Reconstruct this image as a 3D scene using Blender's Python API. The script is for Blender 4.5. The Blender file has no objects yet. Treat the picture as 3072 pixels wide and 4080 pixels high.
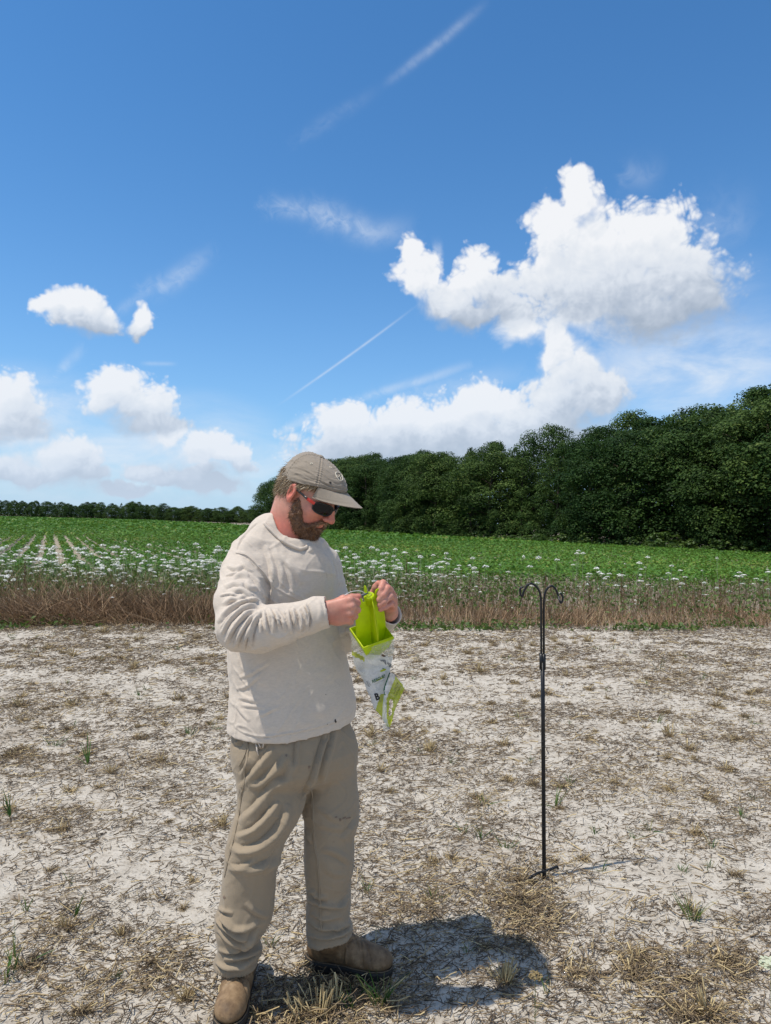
import bpy, math, random
import numpy as np
from mathutils import Vector, Matrix

# ------------------------------------------------------------------ camera, sky, sun, exposure
SC = bpy.context.scene
COL = SC.collection
F, CX, CY = 2886.0, 1536.0, 2040.0            # focal length and centre of the 3072 x 4080 frame, in its pixels
CAM_H = 1.6
PITCH, ROLL = math.radians(0.79), math.radians(1.3)
cam_d = bpy.data.cameras.new('camera')
cam = bpy.data.objects.new('camera', cam_d)
COL.objects.link(cam)
cam_d.sensor_fit = 'VERTICAL'
cam_d.sensor_height = 32.0
cam_d.sensor_width = 24.0
cam_d.lens = F / 4080.0 * 32.0
cam_d.clip_start = 0.05
cam_d.clip_end = 6000
cam.matrix_world = (Matrix.Translation((0, 0, CAM_H)) @ Matrix.Rotation(math.radians(90) + PITCH, 4, 'X')
                    @ Matrix.Rotation(ROLL, 4, 'Z'))
SC.camera = cam
CM = np.array(cam.matrix_world)[:3, :3]
CO = np.array([0, 0, CAM_H])

SUN_EL = math.radians(65.0)
SUN_H = np.array([-0.93, -0.37]) / math.hypot(0.93, 0.37)
TO_SUN = np.array([SUN_H[0] * math.cos(SUN_EL), SUN_H[1] * math.cos(SUN_EL), math.sin(SUN_EL)])
SKY_STRENGTH = 0.12
sun_d = bpy.data.lights.new('sun', 'SUN')
sun_d.energy = 4.0
sun_d.angle = math.radians(0.53)
sun_d.color = (1.0, 0.94, 0.84)
sun = bpy.data.objects.new('sun', sun_d)
COL.objects.link(sun)
sun.rotation_euler = Vector(-TO_SUN).to_track_quat('-Z', 'Y').to_euler()
SC.view_settings.view_transform = 'Standard'
SC.view_settings.look = 'None'
SC.view_settings.gamma = 1.0
SC.view_settings.use_curve_mapping = False
SC.view_settings.exposure = 0.12
SC.cycles.max_bounces = 8
SC.cycles.transparent_max_bounces = 16
SC.cycles.caustics_reflective = False
SC.cycles.caustics_refractive = False


def P(x, y, d):
    """world point at frame pixel (x, y) of the 3072 x 4080 frame and depth d"""
    v = np.array([(x - CX) / F * d, -(y - CY) / F * d, -d])
    return CO + CM @ v


def pdir(x, y):
    v = CM @ np.array([(x - CX) / F, -(y - CY) / F, -1.0])
    return v / np.linalg.norm(v)


def project(V):
    q = (np.asarray(V) - CO) @ CM
    return np.stack([CX + F * q[..., 0] / -q[..., 2], CY - F * q[..., 1] / -q[..., 2], -q[..., 2]], -1)


def ground_z(x, y):
    t = np.clip((np.asarray(y, float) - 15.5) / 15.0, 0, 1)
    return -0.4 * t * t * (3 - 2 * t)


def on_ground(x, y):
    """ground point seen at frame pixel (x, y)"""
    r = pdir(x, y)
    z = 0.0
    for _ in range(12):
        s = (z - CAM_H) / r[2]
        q = CO + r * s
        z = float(ground_z(q[0], q[1]))
    return np.array([q[0], q[1], z])


# ------------------------------------------------------------------ node helper
class NT:
    def __init__(s, tree):
        s.t = tree
        s.n = tree.nodes
        s.l = tree.links

    def add(s, typ, **kw):
        n = s.n.new(typ)
        for k, v in kw.items():
            setattr(n, k, v)
        return n

    def put(s, sock, v):
        if v is None:
            return
        if hasattr(v, 'is_output'):
            s.l.new(v, sock)
        else:
            if hasattr(sock, 'default_value'):
                try:
                    sock.default_value = v
                except Exception:
                    sock.default_value = (v[0], v[1], v[2], 1.0)

    def math(s, op, a, b=None, c=None, clamp=False):
        n = s.add('ShaderNodeMath', operation=op, use_clamp=clamp)
        s.put(n.inputs[0], a)
        s.put(n.inputs[1], b)
        s.put(n.inputs[2], c)
        return n.outputs[0]

    def vmath(s, op, a, b=None, scale=None):
        n = s.add('ShaderNodeVectorMath', operation=op)
        s.put(n.inputs[0], a)
        s.put(n.inputs[1], b)
        if scale is not None:
            s.put(n.inputs['Scale'], scale)
        return n.outputs['Value'] if op in ('LENGTH', 'DOT_PRODUCT', 'DISTANCE') else n.outputs['Vector']

    def noise(s, vec, scale, detail=4, rough=0.5, dist=0.0, color=False):
        n = s.add('ShaderNodeTexNoise')
        s.put(n.inputs['Vector'], vec)
        n.inputs['Scale'].default_value = scale
        n.inputs['Detail'].default_value = detail
        n.inputs['Roughness'].default_value = rough
        n.inputs['Distortion'].default_value = dist
        return n.outputs['Color'] if color else n.outputs[0]

    def vor(s, vec, scale, feature='F1', smooth=None):
        n = s.add('ShaderNodeTexVoronoi', feature=feature)
        s.put(n.inputs['Vector'], vec)
        n.inputs['Scale'].default_value = scale
        if smooth is not None and 'Smoothness' in n.inputs:
            n.inputs['Smoothness'].default_value = smooth
        return n.outputs['Distance']

    def ramp(s, fac, stops, interp='LINEAR'):
        n = s.add('ShaderNodeValToRGB')
        cr = n.color_ramp
        cr.interpolation = interp
        while len(cr.elements) < len(stops):
            cr.elements.new(0.5)
        for e, (p, c) in zip(cr.elements, stops):
            e.position = p
            e.color = (c[0], c[1], c[2], 1) if hasattr(c, '__len__') else (c, c, c, 1)
        s.put(n.inputs[0], fac)
        return n.outputs[0]

    def mix(s, fac, a, b, blend='MIX'):
        n = s.add('ShaderNodeMix', data_type='RGBA', blend_type=blend)
        s.put(n.inputs[0], fac)
        s.put(n.inputs[6], a)
        s.put(n.inputs[7], b)
        return n.outputs[2]

    def smooth(s, v, lo, hi, to0=0.0, to1=1.0):
        n = s.add('ShaderNodeMapRange', interpolation_type='SMOOTHSTEP')
        s.put(n.inputs[0], v)
        s.put(n.inputs[1], lo)
        s.put(n.inputs[2], hi)
        s.put(n.inputs[3], to0)
        s.put(n.inputs[4], to1)
        return n.outputs[0]

    def lin(s, v, lo, hi, to0=0.0, to1=1.0):
        n = s.add('ShaderNodeMapRange')
        s.put(n.inputs[0], v)
        s.put(n.inputs[1], lo)
        s.put(n.inputs[2], hi)
        s.put(n.inputs[3], to0)
        s.put(n.inputs[4], to1)
        return n.outputs[0]


# ------------------------------------------------------------------ world: Nishita sky with cumulus, veils and contrails
def azel(x, y):
    d = pdir(x * 3072 / 1666.0, y * 4080 / 2212.0)
    return math.atan2(d[0], d[1]), math.asin(d[2])


PXR = 1 / 1565.0
CUMULUS = [  # (x, y, rx, ry) on a 1666 x 2212 frame
    (1247, 430, 48, 54), (1210, 505, 70, 75), (1290, 530, 100, 80), (1400, 525, 84, 80), (1450, 590, 90, 85),
    (1320, 610, 175, 120), (1245, 605, 115, 115), (1300, 560, 130, 90), (1200, 600, 70, 90), (1490, 645, 80, 70), (1400, 680, 150, 68), (1270, 670, 130, 60), (1340, 640, 200, 95),
    (886, 545, 26, 36), (905, 595, 48, 44), (960, 645, 66, 46), (1030, 598, 52, 46), (1070, 655, 72, 56),
    (1115, 700, 52, 48), (1010, 690, 60, 32),
    (1200, 712, 36, 40), (1215, 760, 44, 44), (1240, 800, 66, 56), (1205, 845, 78, 56), (1297, 828, 36, 46), (1312, 868, 36, 40), (1258, 850, 105, 70),
    (1035, 868, 46, 48), (1096, 880, 46, 40), (985, 900, 66, 50), (880, 915, 100, 46), (750, 915, 80, 48),
    (1200, 900, 120, 70), (1060, 945, 250, 70), (860, 965, 210, 60), (770, 975, 110, 40), (1000, 1000, 330, 60), (1230, 960, 150, 70),
    (160, 668, 62, 34), (212, 695, 50, 28), (110, 660, 40, 18), (305, 700, 22, 30),
    (246, 852, 62, 52), (305, 885, 66, 50), (360, 932, 56, 40), (330, 920, 70, 36),
    (455, 972, 70, 36), (515, 985, 36, 28), (10, 875, 66, 62), (40, 925, 58, 52),
    (135, 992, 74, 46), (60, 1012, 100, 36), (180, 1028, 52, 30),
    (400, 1024, 90, 34), (330, 1012, 60, 22), (520, 1008, 40, 26), (270, 1052, 66, 20), (450, 1050, 90, 22),
]
SHADE = [  # whole clouds (x, y, rx, ry): how high a spot sits in its cloud decides how much sky or shade it sees
    (1345, 570, 235, 150), (1010, 625, 150, 88), (1200, 820, 160, 115), (860, 925, 220, 62), (1090, 905, 120, 62), (300, 870, 140, 68), (20, 880, 95, 75),
    (120, 992, 130, 40), (430, 988, 150, 46), (180, 676, 90, 34), (305, 694, 26, 30)]
VEILS = [(1500, 800, 270, 120, 0.95), (1430, 760, 150, 70, 0.5), (330, 1000, 460, 120, 0.8), (60, 900, 190, 110, 0.75), (430, 930, 200, 90, 0.5),
         (1250, 960, 500, 70, 0.4), (1580, 690, 120, 140, 0.3), (100, 1060, 400, 50, 0.4)]
STREAKS = [  # x0, y0, x1, y1, width, strength, wispiness
    (560, 440, 720, 470, 17, 0.38, 1.0), (640, 455, 900, 505, 24, 0.42, .9), (300, 645, 470, 545, 17, 0.32, .9), (240, 690, 340, 620, 9, 0.18, .8),
    (600, 876, 903, 658, 2.4, 0.42, .35), (820, 190, 1056, 0, 8, 0.28, .8), (620, 320, 830, 180, 12, 0.09, 1.0),
    (560, 955, 760, 865, 9, 0.4, .6), (760, 865, 1040, 780, 9, 0.38, .6), (800, 860, 1160, 800, 22, 0.25, .8),
    (1042, 568, 1080, 545, 4, 0.5, .4), (110, 830, 180, 740, 9, 0.3, .9), (300, 785, 385, 786, 4, 0.25, .5),
    (1330, 385, 1440, 375, 26, 0.16, 1.0), (1480, 480, 1640, 500, 44, 0.18, 1.0), (935, 545, 960, 540, 16, 0.35, .8),
    (-40, 860, 190, 868, 22, .5, .8),
]


K = 1.0 / SKY_STRENGTH          # cloud colours are given as display radiance


def build_world():
    w = bpy.data.worlds.new('World')
    w.use_nodes = True
    nt = w.node_tree
    nt.nodes.clear()
    N = NT(nt)
    tc = N.add('ShaderNodeTexCoord')
    d = tc.outputs['Generated']
    sky = N.add('ShaderNodeTexSky', sky_type='NISHITA')
    sky.sun_disc = False
    sky.sun_elevation = SUN_EL
    sky.sun_rotation = math.atan2(SUN_H[0], SUN_H[1])
    sky.air_density = 1.0
    sky.dust_density = 0.35
    sky.ozone_density = 3.5
    sp = N.add('ShaderNodeSeparateXYZ')
    N.put(sp.inputs[0], d)
    az = N.math('ARCTAN2', sp.outputs[0], sp.outputs[1])
    el = N.math('ARCSINE', sp.outputs[2])
    cb = N.add('ShaderNodeCombineXYZ')
    N.put(cb.inputs[0], az)
    N.put(cb.inputs[1], el)
    ae0 = cb.outputs[0]
    skyc = N.mix(1.0, sky.outputs[0], SKY_TINT, 'MULTIPLY')
    hz = N.math('EXPONENT', N.math('MULTIPLY', N.math('MAXIMUM', el, 0.0), -7.0))       # moist air towards the horizon
    base0 = N.mix(N.math('MULTIPLY', hz, HORIZON_MIX), skyc, HORIZON_COL)
    below = N.smooth(el, -0.03, -0.005)
    base0 = N.mix(below, (1.2, 1.2, 0.9, 1), base0)

    W, d_w, ae_w, base_w, hz_w = N, d, ae0, base0, hz

    def ell_hit(b, box, grow):
        a, e = azel(b[0], b[1])
        rx, ry = b[2] * PXR * grow, b[3] * PXR * grow
        return a + rx > box[0] and a - rx < box[1] and e + ry > box[2] and e - ry < box[3]

    def streak_hit(b, box):
        a0, e0 = azel(b[0], b[1])
        a1, e1 = azel(b[2], b[3])
        m = b[4] * PXR * 2.2
        return max(a0, a1) + m > box[0] and min(a0, a1) - m < box[1] and max(e0, e1) + m > box[2] and min(e0, e1) - m < box[3]

    def envelope(N, vec, blobs):
        S = None
        for (x, y, rx, ry) in blobs:
            a, e = azel(x, y)
            q = N.vmath('MULTIPLY', N.vmath('SUBTRACT', vec, (a, e, 0)), (1 / (rx * 1.13 * PXR), 1 / (ry * 1.13 * PXR), 0))
            s_ = N.math('SUBTRACT', 1.0, N.vmath('LENGTH', q))
            S = s_ if S is None else N.math('SMOOTH_MAX', S, s_, 0.2)
        return S

    def leaf(box):
        g = bpy.data.node_groups.new('sky_part', 'ShaderNodeTree')
        for nm, ty in (('d', 'NodeSocketVector'), ('ae', 'NodeSocketVector'), ('base', 'NodeSocketColor'), ('hz', 'NodeSocketFloat')):
            g.interface.new_socket(nm, in_out='INPUT', socket_type=ty)
        g.interface.new_socket('bg', in_out='OUTPUT', socket_type='NodeSocketShader')
        N = NT(g)
        gi = N.add('NodeGroupInput')
        d, ae0, base0, hz = gi.outputs[:4]
        cl = [b for b in CUMULUS if ell_hit(b, box, 1.7)]
        ve = [b for b in VEILS if ell_hit(b, box, 1.15)]
        st = [b for b in STREAKS if streak_hit(b, box)]
        base = base0
        V = None
        if ve:
            fv = N.noise(N.vmath('MULTIPLY', d, (1.0, 1.0, 2.6)), 9, 5, 0.6, 0.4)
            for (x, y, rx, ry, stg) in ve:
                a, e = azel(x, y)
                q = N.vmath('MULTIPLY', N.vmath('SUBTRACT', ae0, (a, e, 0)), (1 / (rx * PXR), 1 / (ry * PXR), 0))
                s_ = N.math('MULTIPLY', N.smooth(N.vmath('LENGTH', q), 1.1, 0.15), stg)
                V = s_ if V is None else N.math('MAXIMUM', V, s_)
            V = N.math('MULTIPLY', V, N.smooth(fv, 0.25, 0.75, 0.25, 1.0))
        if st:
            fs = N.noise(d, 55, 4, 0.6, 0.8)
            fl = N.noise(d, 14, 2, 0.5)
            for (x0, y0, x1, y1, wd, stg, wisp) in st:
                a0, e0 = azel(x0, y0)
                a1, e1 = azel(x1, y1)
                ln = math.hypot(a1 - a0, e1 - e0)
                ux, uy = (a1 - a0) / ln, (e1 - e0) / ln
                r = N.vmath('SUBTRACT', ae0, (a0, e0, 0))
                t = N.vmath('DOT_PRODUCT', r, (ux / ln, uy / ln, 0))
                n_ = N.vmath('DOT_PRODUCT', r, (-uy / (wd * PXR), ux / (wd * PXR), 0))
                if wd > 8:
                    n_ = N.math('ADD', n_, N.math('MULTIPLY', N.math('SUBTRACT', fl, .5), 2.2))
                    t = N.math('ADD', t, N.math('MULTIPLY', N.math('SUBTRACT', fs, .5), .5))
                s_ = N.math('EXPONENT', N.math('MULTIPLY', N.math('MULTIPLY', n_, n_), -1.0))
                s_ = N.math('MULTIPLY', s_, N.math('MULTIPLY', N.smooth(t, -0.05, 0.35), N.smooth(t, 1.05, 0.65)))
                s_ = N.math('MULTIPLY', s_, N.smooth(fs, 0.2, 0.75, 1 - wisp * .8, 1.0))
                s_ = N.math('MULTIPLY', s_, stg)
                V = s_ if V is None else N.math('MAXIMUM', V, s_)
        if V is not None:
            base = N.mix(V, base, (0.70 * K, 0.77 * K, 0.86 * K, 1))
        if cl:
            wn = N.noise(d, 16, 2, 0.55, color=True)
            wv = N.vmath('SCALE', N.vmath('SUBTRACT', wn, (0.5, 0.5, 0.5)), scale=0.05)
            ae = N.vmath('ADD', ae0, wv)
            S = envelope(N, ae, cl)
            S2 = envelope(N, N.vmath('ADD', ae, (-0.016, 0.036, 0)), cl)

            def detail(v):
                f = N.noise(v, 30, 7, 0.60)
                c1 = N.vor(v, 60, 'SMOOTH_F1', 0.4)
                c2 = N.vor(N.vmath('ADD', v, wv), 150, 'SMOOTH_F1', 0.4)
                r_ = N.math('MULTIPLY', N.math('SUBTRACT', f, 0.5), 1.05)
                r_ = N.math('SUBTRACT', r_, N.math('MULTIPLY', N.math('SUBTRACT', c1, 0.5), 0.40))
                return N.math('SUBTRACT', r_, N.math('MULTIPLY', N.math('SUBTRACT', c2, 0.5), 0.27))
            n1 = detail(d)
            n1 = N.math('MULTIPLY', n1, N.lin(N.math('SUBTRACT', S, S2), -0.25, 0.15, 0.55, 1.0))
            n2 = detail(N.vmath('ADD', d, (-0.006, 0.0, 0.009)))
            D = N.math('ADD', S, n1)
            alpha = N.smooth(D, -0.08, N.lin(N.math('SUBTRACT', S, S2), -0.3, 0.2, 0.85, 0.34))
            relS = N.math('SUBTRACT', S, S2)
            relN = N.math('SUBTRACT', n1, n2)
            num, den = None, None
            for (x, y, rx, ry) in [b for b in SHADE if ell_hit(b, box, 1.6)] or SHADE[:1]:
                a, e = azel(x, y)
                q = N.vmath('MULTIPLY', N.vmath('SUBTRACT', ae, (a, e, 0)), (1 / (rx * PXR), 1 / (ry * PXR), 0))
                wt = N.math('POWER', N.math('MAXIMUM', N.math('SUBTRACT', 1.7, N.vmath('LENGTH', q)), 0.001), 4.0)
                hgt = N.vmath('DOT_PRODUCT', q, (-0.16, 1.0, 0.0))
                v_ = N.math('MULTIPLY', wt, hgt)
                num = v_ if num is None else N.math('ADD', num, v_)
                den = wt if den is None else N.math('ADD', den, wt)
            hgt = N.math('DIVIDE', num, den)
            lit = N.math('ADD', 0.655, N.math('MULTIPLY', N.math('MINIMUM', hgt, 0.42), 0.66))
            lit = N.math('ADD', lit, N.math('MULTIPLY', relS, 0.28))
            lit = N.math('ADD', lit, N.math('MULTIPLY', relN, 0.46))
            lit = N.math('SUBTRACT', lit, N.math('MULTIPLY', N.smooth(D, 0.55, 1.2), 0.06), clamp=True)
            cc = N.ramp(lit, [(0.0, (0.34 * K, 0.40 * K, 0.49 * K)), (0.3, (0.48 * K, 0.535 * K, 0.62 * K)), (0.55, (0.68 * K, 0.72 * K, 0.78 * K)),
                              (0.8, (0.77 * K, 0.795 * K, 0.83 * K)), (1.0, (0.86 * K, 0.865 * K, 0.88 * K))])
            cc = N.mix(N.math('MULTIPLY', hz, 0.8), cc, (0.57 * K, 0.68 * K, 0.83 * K, 1))
            base = N.mix(N.math('MULTIPLY', alpha, 0.97), base, cc)
        bg = N.add('ShaderNodeBackground')
        N.put(bg.inputs[0], base)
        bg.inputs[1].default_value = SKY_STRENGTH
        go = N.add('NodeGroupOutput')
        N.l.new(bg.outputs[0], go.inputs[0])
        gn = W.add('ShaderNodeGroup')
        gn.node_tree = g
        for i_, v_ in enumerate((d_w, ae_w, base_w, hz_w)):
            W.l.new(v_, gn.inputs[i_])
        return gn.outputs[0], len(cl) + .5 * len(st)

    def tree(box, depth):
        cl = [b for b in CUMULUS if ell_hit(b, box, 1.7)]
        if len(cl) <= 6 or depth >= 5:
            return leaf(box)[0]
        # split the longer side in the middle
        if box[1] - box[0] > box[3] - box[2]:
            m = (box[0] + box[1]) / 2
            lo, hi, v = (box[0], m, box[2], box[3]), (m, box[1], box[2], box[3]), az
        else:
            m = (box[2] + box[3]) / 2
            lo, hi, v = (box[0], box[1], box[2], m), (box[0], box[1], m, box[3]), el
        a, b = tree(lo, depth + 1), tree(hi, depth + 1)
        mx = N.add('ShaderNodeMixShader')
        N.put(mx.inputs[0], N.math('GREATER_THAN', v, m))
        N.l.new(a, mx.inputs[1])
        N.l.new(b, mx.inputs[2])
        return mx.outputs[0]

    def plain_sky():
        # fair-weather sky all round, with unseen cumulus added to neutralise its blue light
        f = N.noise(N.vmath('MULTIPLY', d, (1.0, 1.0, 1.7)), 4.2, 5, 0.58)
        al = N.math('MULTIPLY', N.smooth(f, 0.50, 0.60), N.smooth(el, 0.01, 0.12))
        al = N.math('MULTIPLY', al, N.math('MAXIMUM', N.smooth(N.math('ABSOLUTE', az), 0.63, 0.85), N.smooth(el, 0.73, 0.95)))
        cc = N.mix(N.smooth(f, 0.56, 0.75), (0.92 * K, 0.93 * K, 0.95 * K, 1), (0.66 * K, 0.69 * K, 0.74 * K, 1))
        bg = N.add('ShaderNodeBackground')
        N.put(bg.inputs[0], N.mix(al, base0, cc))
        bg.inputs[1].default_value = SKY_STRENGTH
        return bg.outputs[0]

    def gate(inside, outside, cond):
        mx = N.add('ShaderNodeMixShader')
        N.put(mx.inputs[0], cond)
        N.l.new(outside, mx.inputs[1])
        N.l.new(inside, mx.inputs[2])
        return mx.outputs[0]

    A, E0, E1, E2 = 0.62, -0.01, 0.50, 0.72
    low = tree((-A, A, E0, E1), 0)
    high = leaf((-A, A, E1, E2))[0]
    both = gate(high, low, N.math('GREATER_THAN', el, E1))
    inside = N.math('MULTIPLY', N.math('LESS_THAN', N.math('ABSOLUTE', az), A), N.math('MULTIPLY', N.math('GREATER_THAN', el, E0), N.math('LESS_THAN', el, E2)))
    final = gate(both, plain_sky(), inside)
    out = N.add('ShaderNodeOutputWorld')
    N.l.new(final, out.inputs[0])
    w.cycles.sampling_method = 'MANUAL'
    w.cycles.sample_map_resolution = 256
    SC.world = w


SKY_TINT = (0.48, 0.94, 1.22, 1)
HORIZON_MIX = 0.82
HORIZON_COL = (0.46 * K, 0.60 * K, 0.81 * K, 1)
build_world()


# ------------------------------------------------------------------ mesh helpers
def link(o, parent=None):
    COL.objects.link(o)
    if parent is not None:
        o.parent = parent
    return o


def raw_mesh(name, V, faces, mat=None, smooth=True, attrs=None):
    """faces: list of (n,k) int arrays"""
    V = np.ascontiguousarray(V, dtype=np.float32)
    me = bpy.data.meshes.new(name)
    me.vertices.add(len(V))
    me.vertices.foreach_set('co', V.ravel())
    faces = [np.asarray(f, dtype=np.int32) for f in faces if len(f)]
    nl = sum(f.size for f in faces)
    npoly = sum(len(f) for f in faces)
    me.loops.add(nl)
    me.loops.foreach_set('vertex_index', np.concatenate([f.ravel() for f in faces]))
    me.polygons.add(npoly)
    tot = np.concatenate([np.full(len(f), f.shape[1], np.int32) for f in faces])
    st = np.concatenate([[0], np.cumsum(tot)[:-1]]).astype(np.int32)
    me.polygons.foreach_set('loop_start', st)
    me.polygons.foreach_set('loop_total', tot)
    me.polygons.foreach_set('use_smooth', np.full(npoly, smooth, dtype=bool))
    me.update(calc_edges=True)
    me.validate()
    if attrs:
        for k, v in attrs.items():
            v = np.asarray(v, dtype=np.float32)
            if v.ndim == 1:
                a = me.attributes.new(k, 'FLOAT', 'POINT')
                a.data.foreach_set('value', v)
            else:
                a = me.attributes.new(k, 'FLOAT_VECTOR', 'POINT')
                a.data.foreach_set('vector', np.ascontiguousarray(v).ravel())
    if mat is not None:
        me.materials.append(mat)
    return me


def mesh_obj(name, V, faces, mat=None, parent=None, smooth=True, attrs=None):
    o = bpy.data.objects.new(name, raw_mesh(name, V, faces, mat, smooth, attrs))
    return link(o, parent)


def tag(o, label=None, cat=None, group=None, kind=None):
    if label:
        o['label'] = label
    if cat:
        o['category'] = cat
    if group:
        o['group'] = group
    if kind:
        o['kind'] = kind
    return o


def empty(name, loc, label, cat, group=None, rz=0.0, parent=None):
    o = bpy.data.objects.new(name, None)
    link(o, parent)
    o.location = loc
    o.rotation_euler = (0, 0, rz)
    o.empty_display_size = 0.1
    return tag(o, label, cat, group)


def copy_thing(root, loc, rz, scale=1.0, label=None):
    r = root.copy()
    COL.objects.link(r)
    r.location = loc
    r.rotation_euler = (0, 0, rz)
    r.scale = (scale,) * 3 if not hasattr(scale, '__len__') else scale
    if label:
        r['label'] = label
    for ch in root.children:
        c = ch.copy()
        COL.objects.link(c)
        c.parent = r
        for gch in ch.children:
            q = gch.copy()
            COL.objects.link(q)
            q.parent = c
    return r


def unit(v):
    v = np.asarray(v, float)
    return v / np.maximum(np.linalg.norm(v, axis=-1, keepdims=True), 1e-9)


def tube(pts, rad, ns=8, caps=True):
    """tube along a polyline: returns verts, [quads, tris]"""
    pts = np.asarray(pts, float)
    n = len(pts)
    rad = np.broadcast_to(np.asarray(rad, float), (n,))
    T = np.gradient(pts, axis=0)
    T = unit(T)
    up = np.array([0, 0, 1.0]) if abs(T[0][2]) < 0.9 else np.array([1.0, 0, 0])
    N0 = unit(np.cross(T[0], up))
    V = []
    for i in range(n):
        N0 = unit(N0 - T[i] * np.dot(N0, T[i]))
        B = np.cross(T[i], N0)
        a = np.arange(ns) * 2 * math.pi / ns
        V.append(pts[i] + rad[i] * (np.cos(a)[:, None] * N0 + np.sin(a)[:, None] * B))
    V = np.concatenate(V)
    q = []
    for i in range(n - 1):
        for j in range(ns):
            k = (j + 1) % ns
            q.append((i * ns + j, i * ns + k, (i + 1) * ns + k, (i + 1) * ns + j))
    t = []
    if caps:
        V = np.concatenate([V, pts[:1], pts[-1:]])
        c0, c1 = n * ns, n * ns + 1
        for j in range(ns):
            k = (j + 1) % ns
            t.append((c0, k, j))
            t.append((c1, (n - 1) * ns + j, (n - 1) * ns + k))
    return V, [np.array(q, int).reshape(-1, 4), np.array(t, int).reshape(-1, 3)]


def join(parts):
    """join [(V, [faces...]), ...]"""
    VV, by, off = [], {}, 0
    for V, fs in parts:
        for f in fs:
            f = np.asarray(f)
            if len(f):
                by.setdefault(f.shape[1], []).append(f + off)
        VV.append(np.asarray(V, float))
        off += len(V)
    return np.concatenate(VV), [np.concatenate(v) for v in by.values()]


def spline(pts, n=40):
    """Catmull-Rom through points (any dimension)"""
    p = np.asarray(pts, float)
    p = np.concatenate([[2 * p[0] - p[1]], p, [2 * p[-1] - p[-2]]])
    m = len(p) - 3
    ts = np.linspace(0, m - 1e-6, n)
    i = ts.astype(int)
    t = (ts - i)[:, None]
    a, b, c, d = p[i], p[i + 1], p[i + 2], p[i + 3]
    return 0.5 * ((2 * b) + (c - a) * t + (2 * a - 5 * b + 4 * c - d) * t ** 2 + (3 * b - a - 3 * c + d) * t ** 3)


# ------------------------------------------------------------------ materials
def new_mat(name):
    m = bpy.data.materials.new(name)
    m.use_nodes = True
    nt = m.node_tree
    nt.nodes.clear()
    N = NT(nt)
    out = N.add('ShaderNodeOutputMaterial')
    return m, N, out


def principled(N, out, color, rough=0.6, spec=0.3, metallic=0.0, bump=None, bump_strength=0.3, bump_dist=0.002, **kw):
    b = N.add('ShaderNodeBsdfPrincipled')
    N.put(b.inputs['Base Color'], color)
    N.put(b.inputs['Roughness'], rough)
    N.put(b.inputs['Specular IOR Level'], spec)
    N.put(b.inputs['Metallic'], metallic)
    for k, v in kw.items():
        N.put(b.inputs[k], v)
    if bump is not None:
        bn = N.add('ShaderNodeBump')
        bn.inputs['Strength'].default_value = bump_strength
        bn.inputs['Distance'].default_value = bump_dist
        N.put(bn.inputs['Height'], bump)
        N.l.new(bn.outputs[0], b.inputs['Normal'])
    N.l.new(b.outputs[0], out.inputs[0])
    return b


def attr(N, name):
    n = N.add('ShaderNodeAttribute', attribute_name=name)
    return n.outputs['Fac']


def leaf_mat(name, stops, transl=0.3, rough=0.5, spec=0.25, obj_var=0.25, tr_col=None):
    """leaf: colour from the per-leaf attribute 'tint', a little light through it"""
    m, N, out = new_mat(name)
    t = attr(N, 'tint')
    oi = N.add('ShaderNodeObjectInfo')
    c = N.ramp(t, stops)
    hsv = N.add('ShaderNodeHueSaturation')
    N.put(hsv.inputs['Color'], c)
    N.put(hsv.inputs['Value'], N.lin(oi.outputs['Random'], 0, 1, 1 - obj_var, 1 + obj_var))
    N.put(hsv.inputs['Hue'], N.lin(oi.outputs['Random'], 0, 1, 0.5 + 0.03 * obj_var * 2, 0.5 - 0.03 * obj_var * 2))
    c = hsv.outputs[0]
    b = N.add('ShaderNodeBsdfPrincipled')
    N.put(b.inputs['Base Color'], c)
    N.put(b.inputs['Roughness'], rough)
    N.put(b.inputs['Specular IOR Level'], spec)
    tr = N.add('ShaderNodeBsdfTranslucent')
    N.put(tr.inputs[0], N.mix(0.6, c, tr_col or (0.10, 0.16, 0.02, 1)))
    mx = N.add('ShaderNodeMixShader')
    mx.inputs[0].default_value = transl
    N.l.new(b.outputs[0], mx.inputs[1])
    N.l.new(tr.outputs[0], mx.inputs[2])
    N.l.new(mx.outputs[0], out.inputs[0])
    return m


def plain(name, color, rough=0.6, spec=0.3, noise=0.15, scale=60, bump=0.0, **kw):
    m, N, out = new_mat(name)
    tc = N.add('ShaderNodeTexCoord')
    n = N.noise(tc.outputs['Object'], scale, 5, 0.55)
    c = N.mix(1.0, (color[0], color[1], color[2], 1), N.lin(n, 0.25, 0.75, 1 - noise, 1 + noise), 'MULTIPLY')
    principled(N, out, c, rough, spec, bump=n if bump else None, bump_strength=bump, **kw)
    return m
rng = np.random.default_rng(11)
random.seed(5)
PAD = 1.0              # ground cover goes on this far beyond the view
HALF = 0.56            # half width of the view per metre of depth


# ------------------------------------------------------------------ ground
def vnoise2(x, y, seed=0):
    """smooth value noise, vectorised"""
    r = np.random.default_rng(seed)
    tab = r.random((64, 64))
    xi, yi = np.floor(x).astype(int), np.floor(y).astype(int)
    fx, fy = x - xi, y - yi
    fx, fy = fx * fx * (3 - 2 * fx), fy * fy * (3 - 2 * fy)
    g = lambda a, b: tab[a & 63, b & 63]
    return ((g(xi, yi) * (1 - fx) + g(xi + 1, yi) * fx) * (1 - fy) + (g(xi, yi + 1) * (1 - fx) + g(xi + 1, yi + 1) * fx) * fy)


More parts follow.
